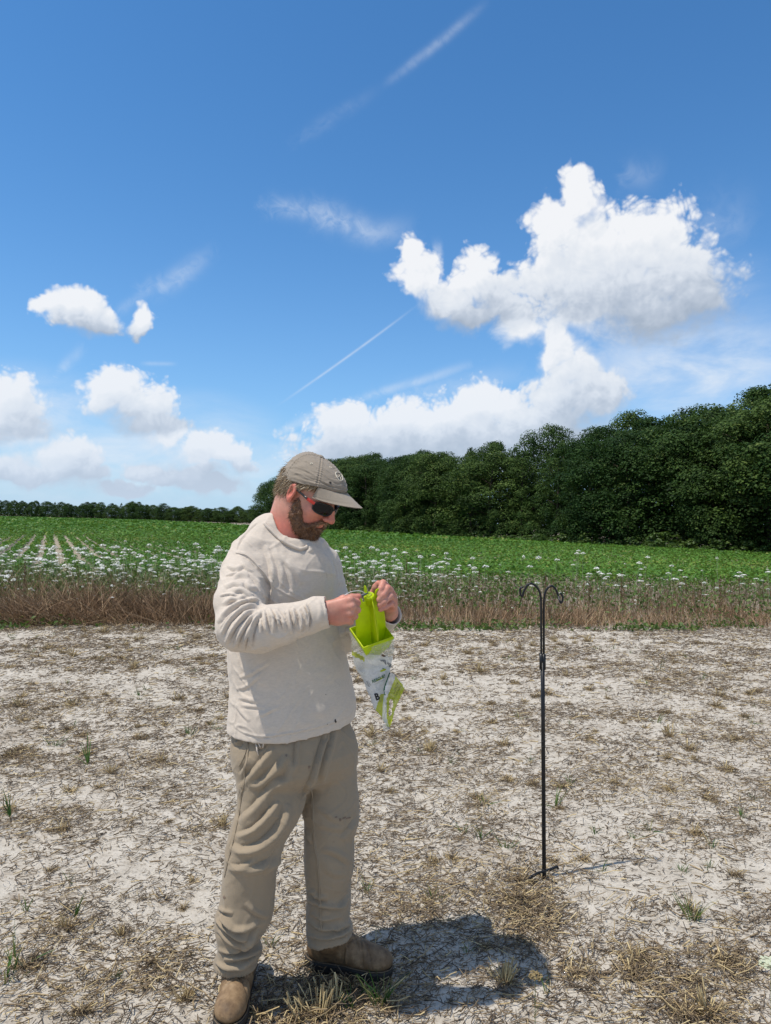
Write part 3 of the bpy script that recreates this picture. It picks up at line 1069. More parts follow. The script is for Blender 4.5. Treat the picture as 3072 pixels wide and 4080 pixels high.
def build_flowers():
    kinds = []
    for i, (R, dm, t0) in enumerate([(.058, .30, .9), (.070, .24, .95), (.048, .34, .9), (.064, .22, 1.0), (.036, .6, .5), (.054, .34, .9)]):
        stem, HV, HQ, ht = flower_meshes(300 + i, R, dm, t0)
        kinds.append((stem, raw_mesh('flower_head', HV, [HQ], M_UMBEL, False, {'tint': ht})))
    pts = []
    tries = 0
    while len(pts) < 1000 and tries < 20000:
        tries += 1
        y = rng.uniform(11.5, 18.3)
        x = rng.uniform(-1, 1) * .58 * y
        y = y + (.13 * x - .1) * min(1, max(0, (16.5 - y) / 3))
        px = px_of(np.array([x]), np.array([y]))[0]
        dn = np.interp(px, [-60, 60, 460, 700, 980, 1080, 1300, 1480, 1666], [1, 1, .95, .72, .45, .16, .16, .13, .26])
        dn *= np.interp(y, [11.5, 12.3, 13.5, 16.8, 18.3], [.18, .6, 1, .9, .55])
        if rng.random() < dn * (.35 + 1.1 * vnoise2(np.array([x * .9]), np.array([y * .9]), 51)[0]):
            pts.append((x, y))
    pts.sort(key=lambda p: p[1])
    stuff_V, stuff_Q, stuff_T, off = [], [], [], 0
    first = True
    for i, (x, y) in enumerate(pts):
        k = int(rng.integers(0, 6))
        hgt = np.clip(rng.normal(.57, .23), .2, 1.0) * (0.75 if y - .13 * x < 12.3 else 1.0)
        z0 = float(ground_z(x, y))
        if i < 300:
            r = empty('wild_flower', (x, y, z0), 'white flat-topped wild flower on a thin stem in the weedy strip', 'wild flower',
                      'white wild flowers in the weedy strip', rng.uniform(0, 6.28))
            s = hgt / .95
            w = np.clip(s * rng.uniform(.7, 1.2), .4, .85)
            r.scale = (w, w, s)
            r.rotation_euler = (rng.normal(0, .13), rng.normal(0, .13), r.rotation_euler[2])
            for nm, me in (('stem', kinds[k][0]), ('flower_head', kinds[k][1])):
                link(bpy.data.objects.new(nm, me), r)
        else:
            for me in kinds[k]:
                V = np.zeros(len(me.vertices) * 3, np.float32)
                me.vertices.foreach_get('co', V)
                V = V.reshape(-1, 3) * np.array([.95, .95, hgt / .95]) + [x, y, z0]
                fl = [np.array(p.vertices[:]) for p in me.polygons]
                q = np.array([f for f in fl if len(f) == 4]).reshape(-1, 4)
                if me is kinds[k][1]:
                    t = np.zeros(len(V), np.float32)
                    me.attributes['tint'].data.foreach_get('value', t)
                else:
                    t = np.zeros(len(V), np.float32)
                stuff_V.append(V)
                stuff_Q.append(q + off)
                stuff_T.append(t)
                off += len(V)
    o = mesh_obj('far_wild_flowers', np.concatenate(stuff_V), [np.concatenate(stuff_Q)], M_UMBEL, None, False, {'tint': np.concatenate(stuff_T)})
    tag(o, 'white wild flowers in the rear of the weedy strip', 'wild flowers', kind='stuff')
    # reddish brown dock and seed stalks standing above the weeds
    def dock(seed):
        r_ = np.random.default_rng(seed)
        V, f = tube([(0, 0, -.02), (.01, 0, .4), (.02, .01, .85)], [.005, .004, .002], 5)
        c = []
        for _ in range(110):
            z = r_.uniform(.35, .88)
            rr = .045 * (1 - (z - .35) / .6) * r_.random() ** .5
            a = r_.uniform(0, 6.28)
            c.append((.015 + math.cos(a) * rr, math.sin(a) * rr, z))
        V2, Q2 = leaves(np.array(c), r_.uniform(.008, .016, len(c)), 1.0)
        VV, FF = join([(V, f), (V2, [Q2])])
        return raw_mesh('dock_plant', VV, FF, M_DOCK, False)
    docks = [dock(1), dock(2)]
    for (px, yy, s) in [(60, 13, .9), (520, 14, .9), (880, 15.5, .95), (905, 15, .9), (1040, 13.5, .85), (1180, 12.5, .9), (1275, 12.2, .8), (1345, 12.8, .95), (1560, 12.0, .95), (1600, 12.6, .9), (1020, 12.4, .8), (990, 13.2, .8)]:
        x = (px - 833) / 1565 * yy
        o = bpy.data.objects.new('dock_plant', docks[px % 2])
        link(o)
        o.location = (x, yy, float(ground_z(x, yy)))
        o.rotation_euler = (0, 0, px)
        o.scale = (1, 1, s)
        tag(o, 'dry reddish brown dock plant standing among the white flowers', 'dock plant', 'dry dock plants in the weedy strip')


M_DOCK = plain('dock_seed', (0.13, 0.07, 0.04), .8, noise=.3, scale=30)
build_flowers()


# ------------------------------------------------------------------ soybean field
M_SOY = leaf_mat('soybean_leaf', [(0.0, (0.04, 0.112, 0.013)), (0.5, (0.085, 0.20, 0.024)), (0.85, (0.15, 0.28, 0.038)), (1.0, (0.26, 0.27, 0.06))], 0.32, .5, .25, 0.0)
RA = math.radians(24.8)
ROW = np.array([-math.sin(RA), math.cos(RA)])     # direction of the crop rows
RN = np.array([math.cos(RA), math.sin(RA)])
SP = 0.76
WOOD_A, WOOD_B = np.array([29.5, 48.0]), np.array([-29.5, 168.0])


def wood_side(x, y):
    """positive inside the wood"""
    d = WOOD_B - WOOD_A
    return -((d[0]) * (y - WOOD_A[1]) - d[1] * (x - WOOD_A[0])) / np.hypot(*d)


def build_soy():
    VV, QQ, TT, off = [], [], [], 0
    bands = [(17.0, 24, 150, .060, .30), (24, 36, 95, .075, .31), (36, 64, 50, .095, .33), (64, 90, 17, .18, .5), (90, 170, 5.0, .36, .6), (170, 330, 1.4, .7, .8)]
    for (d0, d1, dens, sz, lat) in bands:
        n = int(.70 * (d1 * d1 - d0 * d0) * dens)
        y = np.sqrt(rng.uniform(d0 * d0, d1 * d1, n))
        x = rng.uniform(-1, 1, n) * .70 * y
        # snap to rows
        p = x * RN[0] + y * RN[1]
        q = x * ROW[0] + y * ROW[1]
        row = np.round(p / SP)
        width = np.where(x < -0.12 * y, .135, .21) if d0 < 40 else np.full(n, lat)
        thin = (x < -0.235 * y) & (y < 58 + 14 * vnoise2(row * 3.7, row * 1.9, 66))
        width = np.where(thin, .105, width)
        p = row * SP + rng.normal(0, 1, n) * width
        x, y = p * RN[0] + q * ROW[0], p * RN[1] + q * ROW[1]
        grow = .38 + .16 * vnoise2(q * .9 + row * 7.3, row * 3.1, 61) + .10 * vnoise2(x * .05, y * .05, 62)
        grow = np.where(thin, grow * .66, grow)
        lat_ = (p - row * SP) / SP
        keep = (y > 16.6) & (wood_side(x, y) < 0.5)
        keep &= rng.random(n) < np.interp(y, [16.5, 20], [.45, 1.0])
        h = grow * (1 - 1.1 * lat_ ** 2)
        z = h * np.where(rng.random(n) < .65, rng.uniform(.82, 1.05, n), rng.uniform(.3, .9, n))
        x, y, z, row, q = x[keep], y[keep], np.maximum(z[keep], .03), row[keep], q[keep]
        n = len(x)
        s = sz * rng.uniform(.6, 1.15, n)
        V, Q = leaves(np.stack([x, y, ground_z(x, y) + z], -1), s, .42, .72)
        big = vnoise2(x * .08 + 3, y * .06, 63)
        t = np.clip(rng.normal(.42, .2, n) + .35 * (big - .5) + (z > .4) * .05, 0, 1)
        yel = rng.random(n) < np.where((vnoise2(x * .11, y * .14, 64) > .72) & (y > 30), .25, .012)
        t[yel] = rng.uniform(.9, 1, yel.sum())
        VV.append(V)
        QQ.append(Q + off)
        TT.append(np.repeat(t, 4))
        off += len(V)
    o = mesh_obj('soybean_leaves', np.concatenate(VV), [np.concatenate(QQ)], M_SOY, None, False, {'tint': np.concatenate(TT)})
    tag(o, 'green soybean crop growing in rows across the field', 'soybean crop', kind='stuff')
    # the closed canopy farther out, where single leaves can no longer be told apart
    m, N, out = new_mat('crop_canopy')
    ge = N.add('ShaderNodeNewGeometry')
    p = ge.outputs['Position']
    n1 = N.noise(p, 3.5, 5, .6)
    n2 = N.noise(N.vmath('MULTIPLY', p, (.05, .02, 1)), 1.0, 4, .6)
    c = N.ramp(n1, [(.3, (.025, .07, .01)), (.55, (.055, .14, .02)), (.8, (.10, .20, .03))])
    c = N.mix(N.smooth(n2, .62, .72, 0, .45), c, (.17, .16, .05, 1))
    principled(N, out, c, .7, .2, bump=n1, bump_strength=1.0, bump_dist=.15)
    xs = np.concatenate([np.linspace(-900, -140, 12), np.linspace(-120, 60, 150), np.linspace(70, 900, 12)])
    ys = np.concatenate([np.arange(62, 120, 1.0), np.arange(120, 300, 4.0), np.linspace(300, 470, 20)])
    X, Y = np.meshgrid(xs, ys)
    pp = (X * RN[0] + Y * RN[1]) / SP
    Z = ground_z(X, Y) + .33 + .05 * np.cos(pp * 2 * np.pi) * (Y < 70) + .08 * (vnoise2(X * .9, Y * .9, 65) - .5)
    V = np.stack([X, Y, Z], -1).reshape(-1, 3)
    nx = len(xs)
    i = (np.arange(len(ys) - 1)[:, None] * nx + np.arange(nx - 1)[None]).ravel()
    Q = np.stack([i, i + 1, i + nx + 1, i + nx], -1)
    cen = V[Q].mean(1)
    Q = Q[(wood_side(cen[:, 0], cen[:, 1]) < 2.0) & ~((cen[:, 0] < -.2 * cen[:, 1]) & (cen[:, 1] < 92))]
    o = mesh_obj('crop_canopy', V, [Q], m)
    tag(o, 'closed green soybean canopy in the distance', 'soybean crop', kind='stuff')


build_soy()


# ------------------------------------------------------------------ woods
M_BARK = plain('bark', (0.07, 0.055, 0.04), .9, .1, .4, 6, .6)
TREE_STOPS = [(0.0, (0.012, 0.026, 0.006)), (0.5, (0.033, 0.068, 0.014)), (0.85, (0.070, 0.120, 0.026)), (1.0, (0.12, 0.155, 0.042))]
M_CROWN = leaf_mat('tree_leaf', TREE_STOPS, 0.22, .6, .12, .30, (.05, .10, .015, 1))
M_SHRUB = leaf_mat('shrub_leaf', [(0.0, (0.03, 0.06, 0.012)), (0.6, (0.065, 0.12, 0.022)), (1.0, (0.13, 0.18, 0.04))], 0.3, .5, .3, .2)


def crown_mesh(seed, W, H, kind, ncl, nleaf, size, z0=0.4):
    """leafy crown: clumps of leaves over an uneven envelope, gaps between the clumps"""
    global rng
    keep, rng = rng, np.random.default_rng(seed)
    t = rng.random(ncl)
    if kind == 'round':
        prof = lambda s: np.interp(s, [0, .12, .35, .6, .8, .93, 1], [.72, .86, 1.0, .95, .74, .44, .10])
    elif kind == 'point':
        prof = lambda s: np.interp(s, [0, .1, .3, .6, .85, 1], [.8, .95, 1, .68, .3, .03])
    else:
        prof = lambda s: np.interp(s, [0, .25, .6, .85, 1], [.9, 1, .8, .5, .1])
    az = rng.uniform(0, 6.28, ncl)
    lob = 1 + .20 * np.sin(az * 2 + rng.uniform(0, 6)) + .14 * np.sin(az * 3 + t * 6)
    rr = prof(t) * W * .5 * lob * np.where(rng.random(ncl) < .8, rng.uniform(.78, 1.05, ncl), rng.uniform(.3, .8, ncl))
    C = np.stack([np.cos(az) * rr, np.sin(az) * rr, z0 + t * (H - z0 - .4)], -1)
    cr = rng.uniform(.5, 1.0, ncl) * W * .145
    if kind == 'point':
        cr *= np.interp(t, [0, .7, 1], [1, .8, .45])
    pts, nr, tn = [], [], []
    for i in range(ncl):
        m = int(nleaf * (cr[i] / (W * .12)) ** 2)
        d = unit(rng.normal(size=(m, 3)))
        d[:, 2] = np.where(d[:, 2] < -.35, -d[:, 2], d[:, 2])
        r = cr[i] * rng.uniform(.72, 1.08, m)[:, None]
        pts.append(C[i] + d * r * np.array([1.0, 1.0, 1.0]))
        outw = unit(C[i] * np.array([1, 1, 0]) + 1e-6)
        nr.append(d + .35 * outw + np.array([0, 0, .35]))
        tn.append(np.clip(rng.normal(.46, .17, m) + rng.normal(0, .13), 0, 1))
    pts, nr, tn = np.concatenate(pts), np.concatenate(nr), np.concatenate(tn)
    V, Q = leaves(pts, rng.uniform(.6, 1.15, len(pts)) * size, .38, .66, unit(nr))
    me = raw_mesh('crown', V, [Q], M_CROWN, False, {'tint': np.repeat(tn, 4)})
    rng = keep
    return me


def trunk_mesh(seed, H, r):
    g_ = np.random.default_rng(seed)
    parts = [tube(spline([(0, 0, -.3), (g_.normal(0, .15), g_.normal(0, .15), H * .4), (g_.normal(0, .3), g_.normal(0, .3), H * .85)], 6), np.linspace(r, r * .3, 6), 7)]
    for _ in range(5):
        z = g_.uniform(.25, .7) * H
        a = g_.uniform(0, 6.28)
        b = np.array([math.cos(a), math.sin(a), .6])
        parts.append(tube([(0, 0, z), b * H * .12 + [0, 0, z], b * H * .22 + [0, 0, z]], [r * .4, r * .28, r * .1], 5))
    V, Fc = join(parts)
    return raw_mesh('trunk', V, Fc, M_BARK)


TREE_H = 13.0
CROWNS = [(crown_mesh(401, 9.0, TREE_H, 'round', 190, 175, .115), 'round'), (crown_mesh(402, 8.2, TREE_H, 'round', 190, 175, .11), 'round'),
          (crown_mesh(403, 9.6, TREE_H, 'round', 200, 170, .12), 'round'), (crown_mesh(404, 7.6, TREE_H, 'point', 170, 160, .11), 'point'),
          (crown_mesh(405, 6.8, TREE_H, 'point', 170, 155, .105), 'point'), (crown_mesh(406, 8.6, TREE_H, 'round', 190, 160, .125), 'round')]
TRUNKS = [trunk_mesh(421, TREE_H, .22), trunk_mesh(422, TREE_H, .18)]
SKYLINE = ([537, 560, 600, 640, 700, 740, 800, 850, 900, 950, 1000, 1040, 1100, 1150, 1190, 1220, 1280, 1330, 1400, 1450, 1500, 1560, 1600, 1666, 1800],
           [1062, 1045, 1022, 1008, 995, 990, 982, 985, 976, 967, 962, 950, 946, 938, 930, 936, 924, 906, 884, 886, 888, 874, 858, 830, 800])


def plant_tree(x, y, top, width, k, label, group):
    z0 = float(ground_z(x, y))
    h = top - z0
    r = empty('tree', (x, y, z0), label, 'tree', group, rng.uniform(0, 6.28))
    sz = h / TREE_H
    sx = width / 8.6
    r.scale = (sx, sx, sz)
    link(bpy.data.objects.new('trunk', TRUNKS[k % 2]), r)
    link(bpy.data.objects.new('crown', CROWNS[k][0]), r)
    return r


ORD = ['first', 'second', 'third', 'fourth', 'fifth', 'sixth', 'seventh', 'eighth', 'ninth', 'tenth', 'eleventh', 'twelfth', 'thirteenth', 'fourteenth', 'fifteenth', 'sixteenth',
       'seventeenth', 'eighteenth', 'nineteenth', 'twentieth', 'twenty-first', 'twenty-second', 'twenty-third', 'twenty-fourth', 'twenty-fifth', 'last']


def build_woods():
    front = []
    d = WOOD_B - WOOD_A
    L = np.hypot(*d)
    u = d / L
    nrm = np.array([u[1], -u[0]])          # into the wood
    for rowi, (off, step, gain) in enumerate([(3.0, 5.2, 1.0), (8.5, 6.2, 1.03), (15, 7.5, 1.05)]):
        s = -24.0 + rowi * 2.2
        while s < L + (2 if rowi == 0 else -2):
            q = WOOD_A + u * (s + rng.normal(0, .5)) + nrm * (off + rng.normal(0, .8))
            px = float(px_of(np.array([q[0]]), np.array([q[1]]))[0])
            ysk = np.interp(px, *SKYLINE)
            dep = q[1]
            hor = 1128 + (px - 833) * math.tan(ROLL)
            top = CAM_H + (hor - ysk) / 1565 * dep
            top *= rng.uniform(.84, .95) if rowi == 0 else rng.uniform(.87, .97) * gain
            pointy = 960 < px < 1310
            k = int(rng.choice([3, 4, 1])) if (pointy and rng.random() < .75) else int(rng.choice([0, 1, 2, 5, 0, 2, 3]))
            lab = ('narrow-topped dark green tree in the wood beyond the field' if CROWNS[k][1] == 'point' else 'broad round-crowned dark green tree in the wood beyond the field')
            wid = rng.uniform(8.8, 11.2) if CROWNS[k][1] == 'round' else rng.uniform(6.6, 8.2)
            if px < 620:
                wid *= .9
            if rowi == 0:
                front.append((px, k))
                lab = ORD[min(len(front), 26) - 1] + (' narrow-topped' if CROWNS[k][1] == 'point' else ' round-crowned') + ' tree from the right in the front row of the wood'
            plant_tree(q[0], q[1], max(top, 5), wid, k, lab, 'narrow-topped trees of the wood' if CROWNS[k][1] == 'point' else 'round-crowned trees of the wood')
            s += step * rng.uniform(.85, 1.15)
    # shrubs along the foot of the wood
    sh = [crown_mesh(431 + i, 2.4, 1.9, 'bush', 26, 30, .13, .1) for i in range(3)]
    for me in sh:
        me.materials.clear()
        me.materials.append(M_SHRUB)
    s = -14.0
    while s < L:
        q = WOOD_A + u * s + nrm * rng.normal(-.6, .5)
        o = bpy.data.objects.new('shrub', sh[rng.integers(3)])
        link(o)
        o.location = (q[0], q[1], float(ground_z(q[0], q[1])))
        o.rotation_euler = (0, 0, rng.uniform(0, 6.28))
        k = rng.uniform(.6, 1.1)
        o.scale = (k * 1.15, k * 1.15, k * rng.uniform(.6, 1.0))
        tag(o, 'yellow-green shrub at the foot of the wood beside the crop', 'shrub', 'shrubs along the foot of the wood')
        s += rng.uniform(1.4, 2.6)
    # the far tree line on the left
    n = 118
    for i in range(n):
        px = -260 + (640 + 260) * (i + rng.uniform(-.3, .3)) / (n - 1)
        rr = i % 2
        dep = np.interp(px, [0, 530], [440, 300]) + rr * 9 + rng.normal(0, 2)
        x = (px - 833) / 1565 * dep
        hor = 1128 + (px - 833) * math.tan(ROLL)
        ysk = np.interp(px, [0, 60, 150, 230, 270, 320, 400, 470, 540], [1084, 1087, 1089, 1090, 1088, 1092, 1095, 1097, 1099])
        top = CAM_H + (hor - ysk) / 1565 * dep
        top *= rng.uniform(.72, 1.16)
        plant_tree(x, dep, top, rng.uniform(5.2, 8.0), int(rng.choice([0, 1, 2, 3, 5])), 'small dark tree in the far tree line on the horizon', 'trees of the far tree line')


build_woods()
# ------------------------------------------------------------------ implicit-surface modelling (body, clothes, boots)
class Vol:
    def __init__(s, lo, hi, h):
        s.lo, s.h = np.asarray(lo, float), h
        s.n = np.ceil((np.asarray(hi, float) - s.lo) / h).astype(int) + 1
        s.d = np.full(s.n, 0.5, np.float32)
        s.ax = [(s.lo[i] + np.arange(s.n[i]) * h).astype(np.float32) for i in range(3)]

    def apply(s, fn, lo, hi, k=0.01, op='u'):
        m = 2 * k + 3 * s.h
        i0 = np.clip(np.floor((np.asarray(lo) - m - s.lo) / s.h).astype(int), 0, s.n)
        i1 = np.clip(np.ceil((np.asarray(hi) + m - s.lo) / s.h).astype(int) + 1, 0, s.n)
        if (i1 <= i0).any():
            return
        sl = tuple(slice(a, b) for a, b in zip(i0, i1))
        X, Y, Z = s.ax[0][sl[0]][:, None, None], s.ax[1][sl[1]][None, :, None], s.ax[2][sl[2]][None, None, :]
        e = fn(X, Y, Z).astype(np.float32)
        d = s.d[sl]
        if op == 'u':
            hh = np.clip(0.5 + 0.5 * (d - e) / k, 0, 1)
            s.d[sl] = d + (e - d) * hh - k * hh * (1 - hh)
        elif op == 's':                       # smooth subtraction
            hh = np.clip(0.5 - 0.5 * (d + e) / k, 0, 1)
            s.d[sl] = d + (-e - d) * hh + k * hh * (1 - hh)
        elif op == 'i':                       # plain intersection inside the box
            s.d[sl] = np.maximum(d, e)

    def cone(s, a, b, ra, rb, k=0.01, op='u', flat=None):
        """tapered capsule; flat=(axis, factor) squashes it along an axis"""
        a, b = np.asarray(a, float), np.asarray(b, float)
        ab = b - a
        L2 = float(ab @ ab) + 1e-12
        r = max(ra, rb)

        def fn(X, Y, Z):
            px, py, pz = X - a[0], Y - a[1], Z - a[2]
            t = np.clip((px * ab[0] + py * ab[1] + pz * ab[2]) / L2, 0, 1)
            qx, qy, qz = px - t * ab[0], py - t * ab[1], pz - t * ab[2]
            dd = qx * qx + qy * qy + qz * qz
            if flat is not None:
                ax, f = flat
                u = qx * ax[0] + qy * ax[1] + qz * ax[2]
                dd = dd + u * u * (1 / (f * f) - 1)
            return np.sqrt(dd) - (ra + (rb - ra) * t)
        s.apply(fn, np.minimum(a, b) - r, np.maximum(a, b) + r, k, op)

    def chain(s, pts, rad, k=0.01, op='u', flat=None):
        for i in range(len(pts) - 1):
            s.cone(pts[i], pts[i + 1], rad[i], rad[i + 1], k, op, flat)

    def ell(s, c, R, r, k=0.01, op='u'):
        """ellipsoid with axes = rows of R and radii r"""
        c, R, r = np.asarray(c, float), np.asarray(R, float), np.asarray(r, float)
        ext = np.sqrt(((R * r[:, None]) ** 2).sum(0))

        def fn(X, Y, Z):
            px, py, pz = X - c[0], Y - c[1], Z - c[2]
            k0 = 0
            k1 = 0
            for i in range(3):
                q = px * R[i, 0] + py * R[i, 1] + pz * R[i, 2]
                k0 = k0 + (q / r[i]) ** 2
                k1 = k1 + (q / r[i] ** 2) ** 2
            k0, k1 = np.sqrt(k0), np.sqrt(k1) + 1e-9
            return k0 * (k0 - 1) / k1
        s.apply(fn, c - ext, c + ext, k, op)

    def loft(s, z, cx, cy, a, b, yaw, k=0.02, op='u', zlo=None, zhi=None, expo=2.0):
        """stack of ellipses: z ascending, centres, semi-axes a (along yaw) and b; zlo/zhi may be functions of (X, Y)"""
        z = np.asarray(z, float)
        cx, cy, a, b = (np.asarray(v, float) for v in (cx, cy, a, b))
        ca, sa = math.cos(yaw), math.sin(yaw)
        r = max(a.max(), b.max())

        def fn(X, Y, Z):
            zz = Z.ravel()
            ip = lambda v: np.interp(zz, z, v)[None, None, :].astype(np.float32)
            u = (X - ip(cx)) * ca + (Y - ip(cy)) * sa
            v = -(X - ip(cx)) * sa + (Y - ip(cy)) * ca
            A, B = ip(a), ip(b)
            if expo == 2.0:
                q = np.sqrt((u / A) ** 2 + (v / B) ** 2)
            else:
                q = (np.abs(u / A) ** expo + np.abs(v / B) ** expo) ** (1 / expo)
            dd = (q - 1) * np.minimum(A, B)
            top = zhi(X, Y) if callable(zhi) else (z[-1] if zhi is None else zhi)
            bot = zlo(X, Y) if callable(zlo) else (z[0] if zlo is None else zlo)
            return np.maximum(dd, np.maximum(Z - top, bot - Z))
        s.apply(fn, (cx.min() - r, cy.min() - r, z[0]), (cx.max() + r, cy.max() + r, z[-1]), k, op)

    def mesh(s, smooth=2):
        """surface nets"""
        d = s.d
        ins = d < 0
        cnt = np.zeros(np.array(d.shape) - 1, np.int8)
        for i in (0, 1):
            for j in (0, 1):
                for k in (0, 1):
                    cnt += ins[i:d.shape[0] - 1 + i, j:d.shape[1] - 1 + j, k:d.shape[2] - 1 + k]
        act = (cnt > 0) & (cnt < 8)
        idx = np.argwhere(act)
        vid = np.full(act.shape, -1, np.int32)
        vid[act] = np.arange(len(idx))
        corner = np.array([[i, j, k] for i in (0, 1) for j in (0, 1) for k in (0, 1)])
        val = np.stack([d[idx[:, 0] + c[0], idx[:, 1] + c[1], idx[:, 2] + c[2]] for c in corner], 1)
        pos = np.zeros((len(idx), 3))
        num = np.zeros(len(idx))
        for p in range(8):
            for q in range(p + 1, 8):
                if np.abs(corner[p] - corner[q]).sum() != 1:
                    continue
                v0, v1 = val[:, p], val[:, q]
                m = (v0 < 0) != (v1 < 0)
                t = v0[m] / (v0[m] - v1[m])
                pos[m] += corner[p] + t[:, None] * (corner[q] - corner[p])
                num[m] += 1
        V = s.lo + (idx + pos / num[:, None]) * s.h
        Q = []
        for ax in range(3):
            o1, o2 = (ax + 1) % 3, (ax + 2) % 3
            sl0 = [slice(None)] * 3
            sl1 = [slice(None)] * 3
            sl0[ax] = slice(0, -1)
            sl1[ax] = slice(1, None)
            a0, a1 = ins[tuple(sl0)], ins[tuple(sl1)]
            e = np.argwhere(a0 != a1)
            e = e[(e[:, o1] > 0) & (e[:, o2] > 0) & (e[:, o1] < d.shape[o1] - 1) & (e[:, o2] < d.shape[o2] - 1)]
            sgn = ins[e[:, 0], e[:, 1], e[:, 2]]
            def at(d1, d2):
                q = e.copy()
                q[:, o1] += d1
                q[:, o2] += d2
                return vid[q[:, 0], q[:, 1], q[:, 2]]
            q = np.stack([at(-1, -1), at(0, -1), at(0, 0), at(-1, 0)], 1)
            q[~sgn] = q[~sgn][:, ::-1]
            Q.append(q)
        Q = np.concatenate(Q)
        Q = Q[(Q >= 0).all(1)]
        for _ in range(smooth):
            V = lap(V, Q, 0.5)
        return V, Q


def lap(V, Q, w=0.5):
    acc = np.zeros_like(V)
    n = np.zeros(len(V))
    for a, b in ((0, 1), (1, 2), (2, 3), (3, 0)):
        np.add.at(acc, Q[:, a], V[Q[:, b]])
        np.add.at(acc, Q[:, b], V[Q[:, a]])
        np.add.at(n, Q[:, a], 1)
        np.add.at(n, Q[:, b], 1)
    n = np.maximum(n, 1)
    return V * (1 - w) + acc / n[:, None] * w


def vnormals(V, Q):
    fn = np.cross(V[Q[:, 2]] - V[Q[:, 0]], V[Q[:, 3]] - V[Q[:, 1]])
    N_ = np.zeros_like(V)
    for i in range(4):
        np.add.at(N_, Q[:, i], fn)
    return unit(N_)


def vnoise3(p, seed=0):
    r = np.random.default_rng(seed)
    tab = r.random((32, 32, 32))
    i = np.floor(p).astype(int)
    f = p - i
    f = f * f * (3 - 2 * f)
    out = 0
    for a in (0, 1):
        for b in (0, 1):
            for c in (0, 1):
                w = (f[:, 0] if a else 1 - f[:, 0]) * (f[:, 1] if b else 1 - f[:, 1]) * (f[:, 2] if c else 1 - f[:, 2])
                out = out + w * tab[(i[:, 0] + a) & 31, (i[:, 1] + b) & 31, (i[:, 2] + c) & 31]
    return out


FOLD_GAIN = 1.38


def fold(V, Nn, strokes, depth=0.0):
    """cloth folds: strokes = [(frame-pixel polyline, width px, height m)] raised on the side of the cloth that faces the camera.
    A ridge gets a valley on its right-hand side."""
    pr = project(V)
    view = unit(V - CO)
    face = np.clip(-(Nn * view).sum(1) * 2.5 + 0.15, 0, 1)
    disp = np.zeros(len(V))
    for pl, w, hgt in strokes:
        w, hgt = w * .92, hgt * FOLD_GAIN
        pl = spline(pl, max(10, 6 * len(pl))) if len(pl) > 2 else np.linspace(pl[0], pl[1], 12)
        lo, hi = pl.min(0) - 4 * w, pl.max(0) + 4 * w
        m = np.where((pr[:, 0] > lo[0]) & (pr[:, 0] < hi[0]) & (pr[:, 1] > lo[1]) & (pr[:, 1] < hi[1]) & (face > 0))[0]
        if not len(m):
            continue
        P2 = pr[m, :2]
        best = np.full(len(m), 1e9)
        sd = np.zeros(len(m))
        tt = np.zeros(len(m))
        for i in range(len(pl) - 1):
            a, b = pl[i], pl[i + 1]
            ab = b - a
            L = ab @ ab + 1e-9
            t = ((P2 - a) @ ab) / L
            tc = np.clip(t, 0, 1)
            q = P2 - a - tc[:, None] * ab
            dd = (q * q).sum(1)
            cr = ab[0] * (P2[:, 1] - a[1]) - ab[1] * (P2[:, 0] - a[0])
            u = dd < best
            best[u] = dd[u]
            sd[u] = np.sign(cr[u])
            tt[u] = (i + tc[u]) / (len(pl) - 1)
        dist = np.sqrt(best)
        s = sd * dist
        taper = np.clip(np.sin(np.clip(tt, 0, 1) * math.pi), 0, 1) ** 0.6
        endf = np.where((tt <= 0) | (tt >= 1), np.exp(-(dist / w) ** 2), 1)
        prof = np.exp(-(s / w) ** 2) - 0.85 * np.exp(-np.abs(s - 1.55 * w) / (0.62 * w))
        disp[m] += hgt * prof * taper * endf * face[m]
    return V + Nn * disp[:, None]


def pick(V, Nn, x, y):
    """surface point and normal seen at a frame pixel (nearest camera-facing vertex)"""
    pr = project(V)
    view = unit(V - CO)
    ok = (Nn * view).sum(1) < 0.05
    d = (pr[:, 0] - x) ** 2 + (pr[:, 1] - y) ** 2 + np.where(ok, 0, 1e9)
    c = np.where(d < d.min() + 30)[0]
    i = c[np.argmin(pr[c, 2])]
    return V[i], Nn[i]


def edge_loft(rows, depth, rho, yaw):
    """rows = [(y, x_left, x_right)] in frame pixels -> z, cx, cy, a, b so that the silhouette matches"""
    rows = sorted(rows, key=lambda r: -r[0])
    dep = depth if callable(depth) else (lambda y: depth)
    f = math.sqrt(math.cos(yaw) ** 2 + (math.sin(yaw) / rho) ** 2)
    z, cx, cy, a, b = [], [], [], [], []
    for (y, xl, xr) in rows:
        d = dep(y)
        q = P((xl + xr) / 2, y, d)
        w = (xr - xl) / 2 / F * d
        z.append(q[2])
        cx.append(q[0])
        cy.append(q[1])
        a.append(w / f)
        b.append(w / f / rho)
    return z, cx, cy, a, b
# ------------------------------------------------------------------ the man
MAN = empty('person', on_ground(1160, 3880), 'bearded man in cap, sunglasses, beige shirt and khaki trousers working on a lime trap', 'person')


def local(o, W):
    """hand world-space vertices to a child of an unrotated empty"""
    return W - np.array(o.location)


def man_part(name, V, faces, mat, parent=MAN, root=MAN, **kw):
    return mesh_obj(name, local(root, V), faces, mat, parent, **kw)


# --- head frame
HO = P(1223, 1972, 2.47)
_pt, _fh = math.radians(31), unit([0.88, -0.47])
HF = np.array([_fh[0] * math.cos(_pt), _fh[1] * math.cos(_pt), -math.sin(_pt)])
HU = np.array([_fh[0] * math.sin(_pt), _fh[1] * math.sin(_pt), math.cos(_pt)])
HR = np.cross(HF, HU)                    # his right, towards the camera
HB = np.stack([HR, HF, HU])


def hp(r, f, u):
    return HO + HR * r + HF * f + HU * u


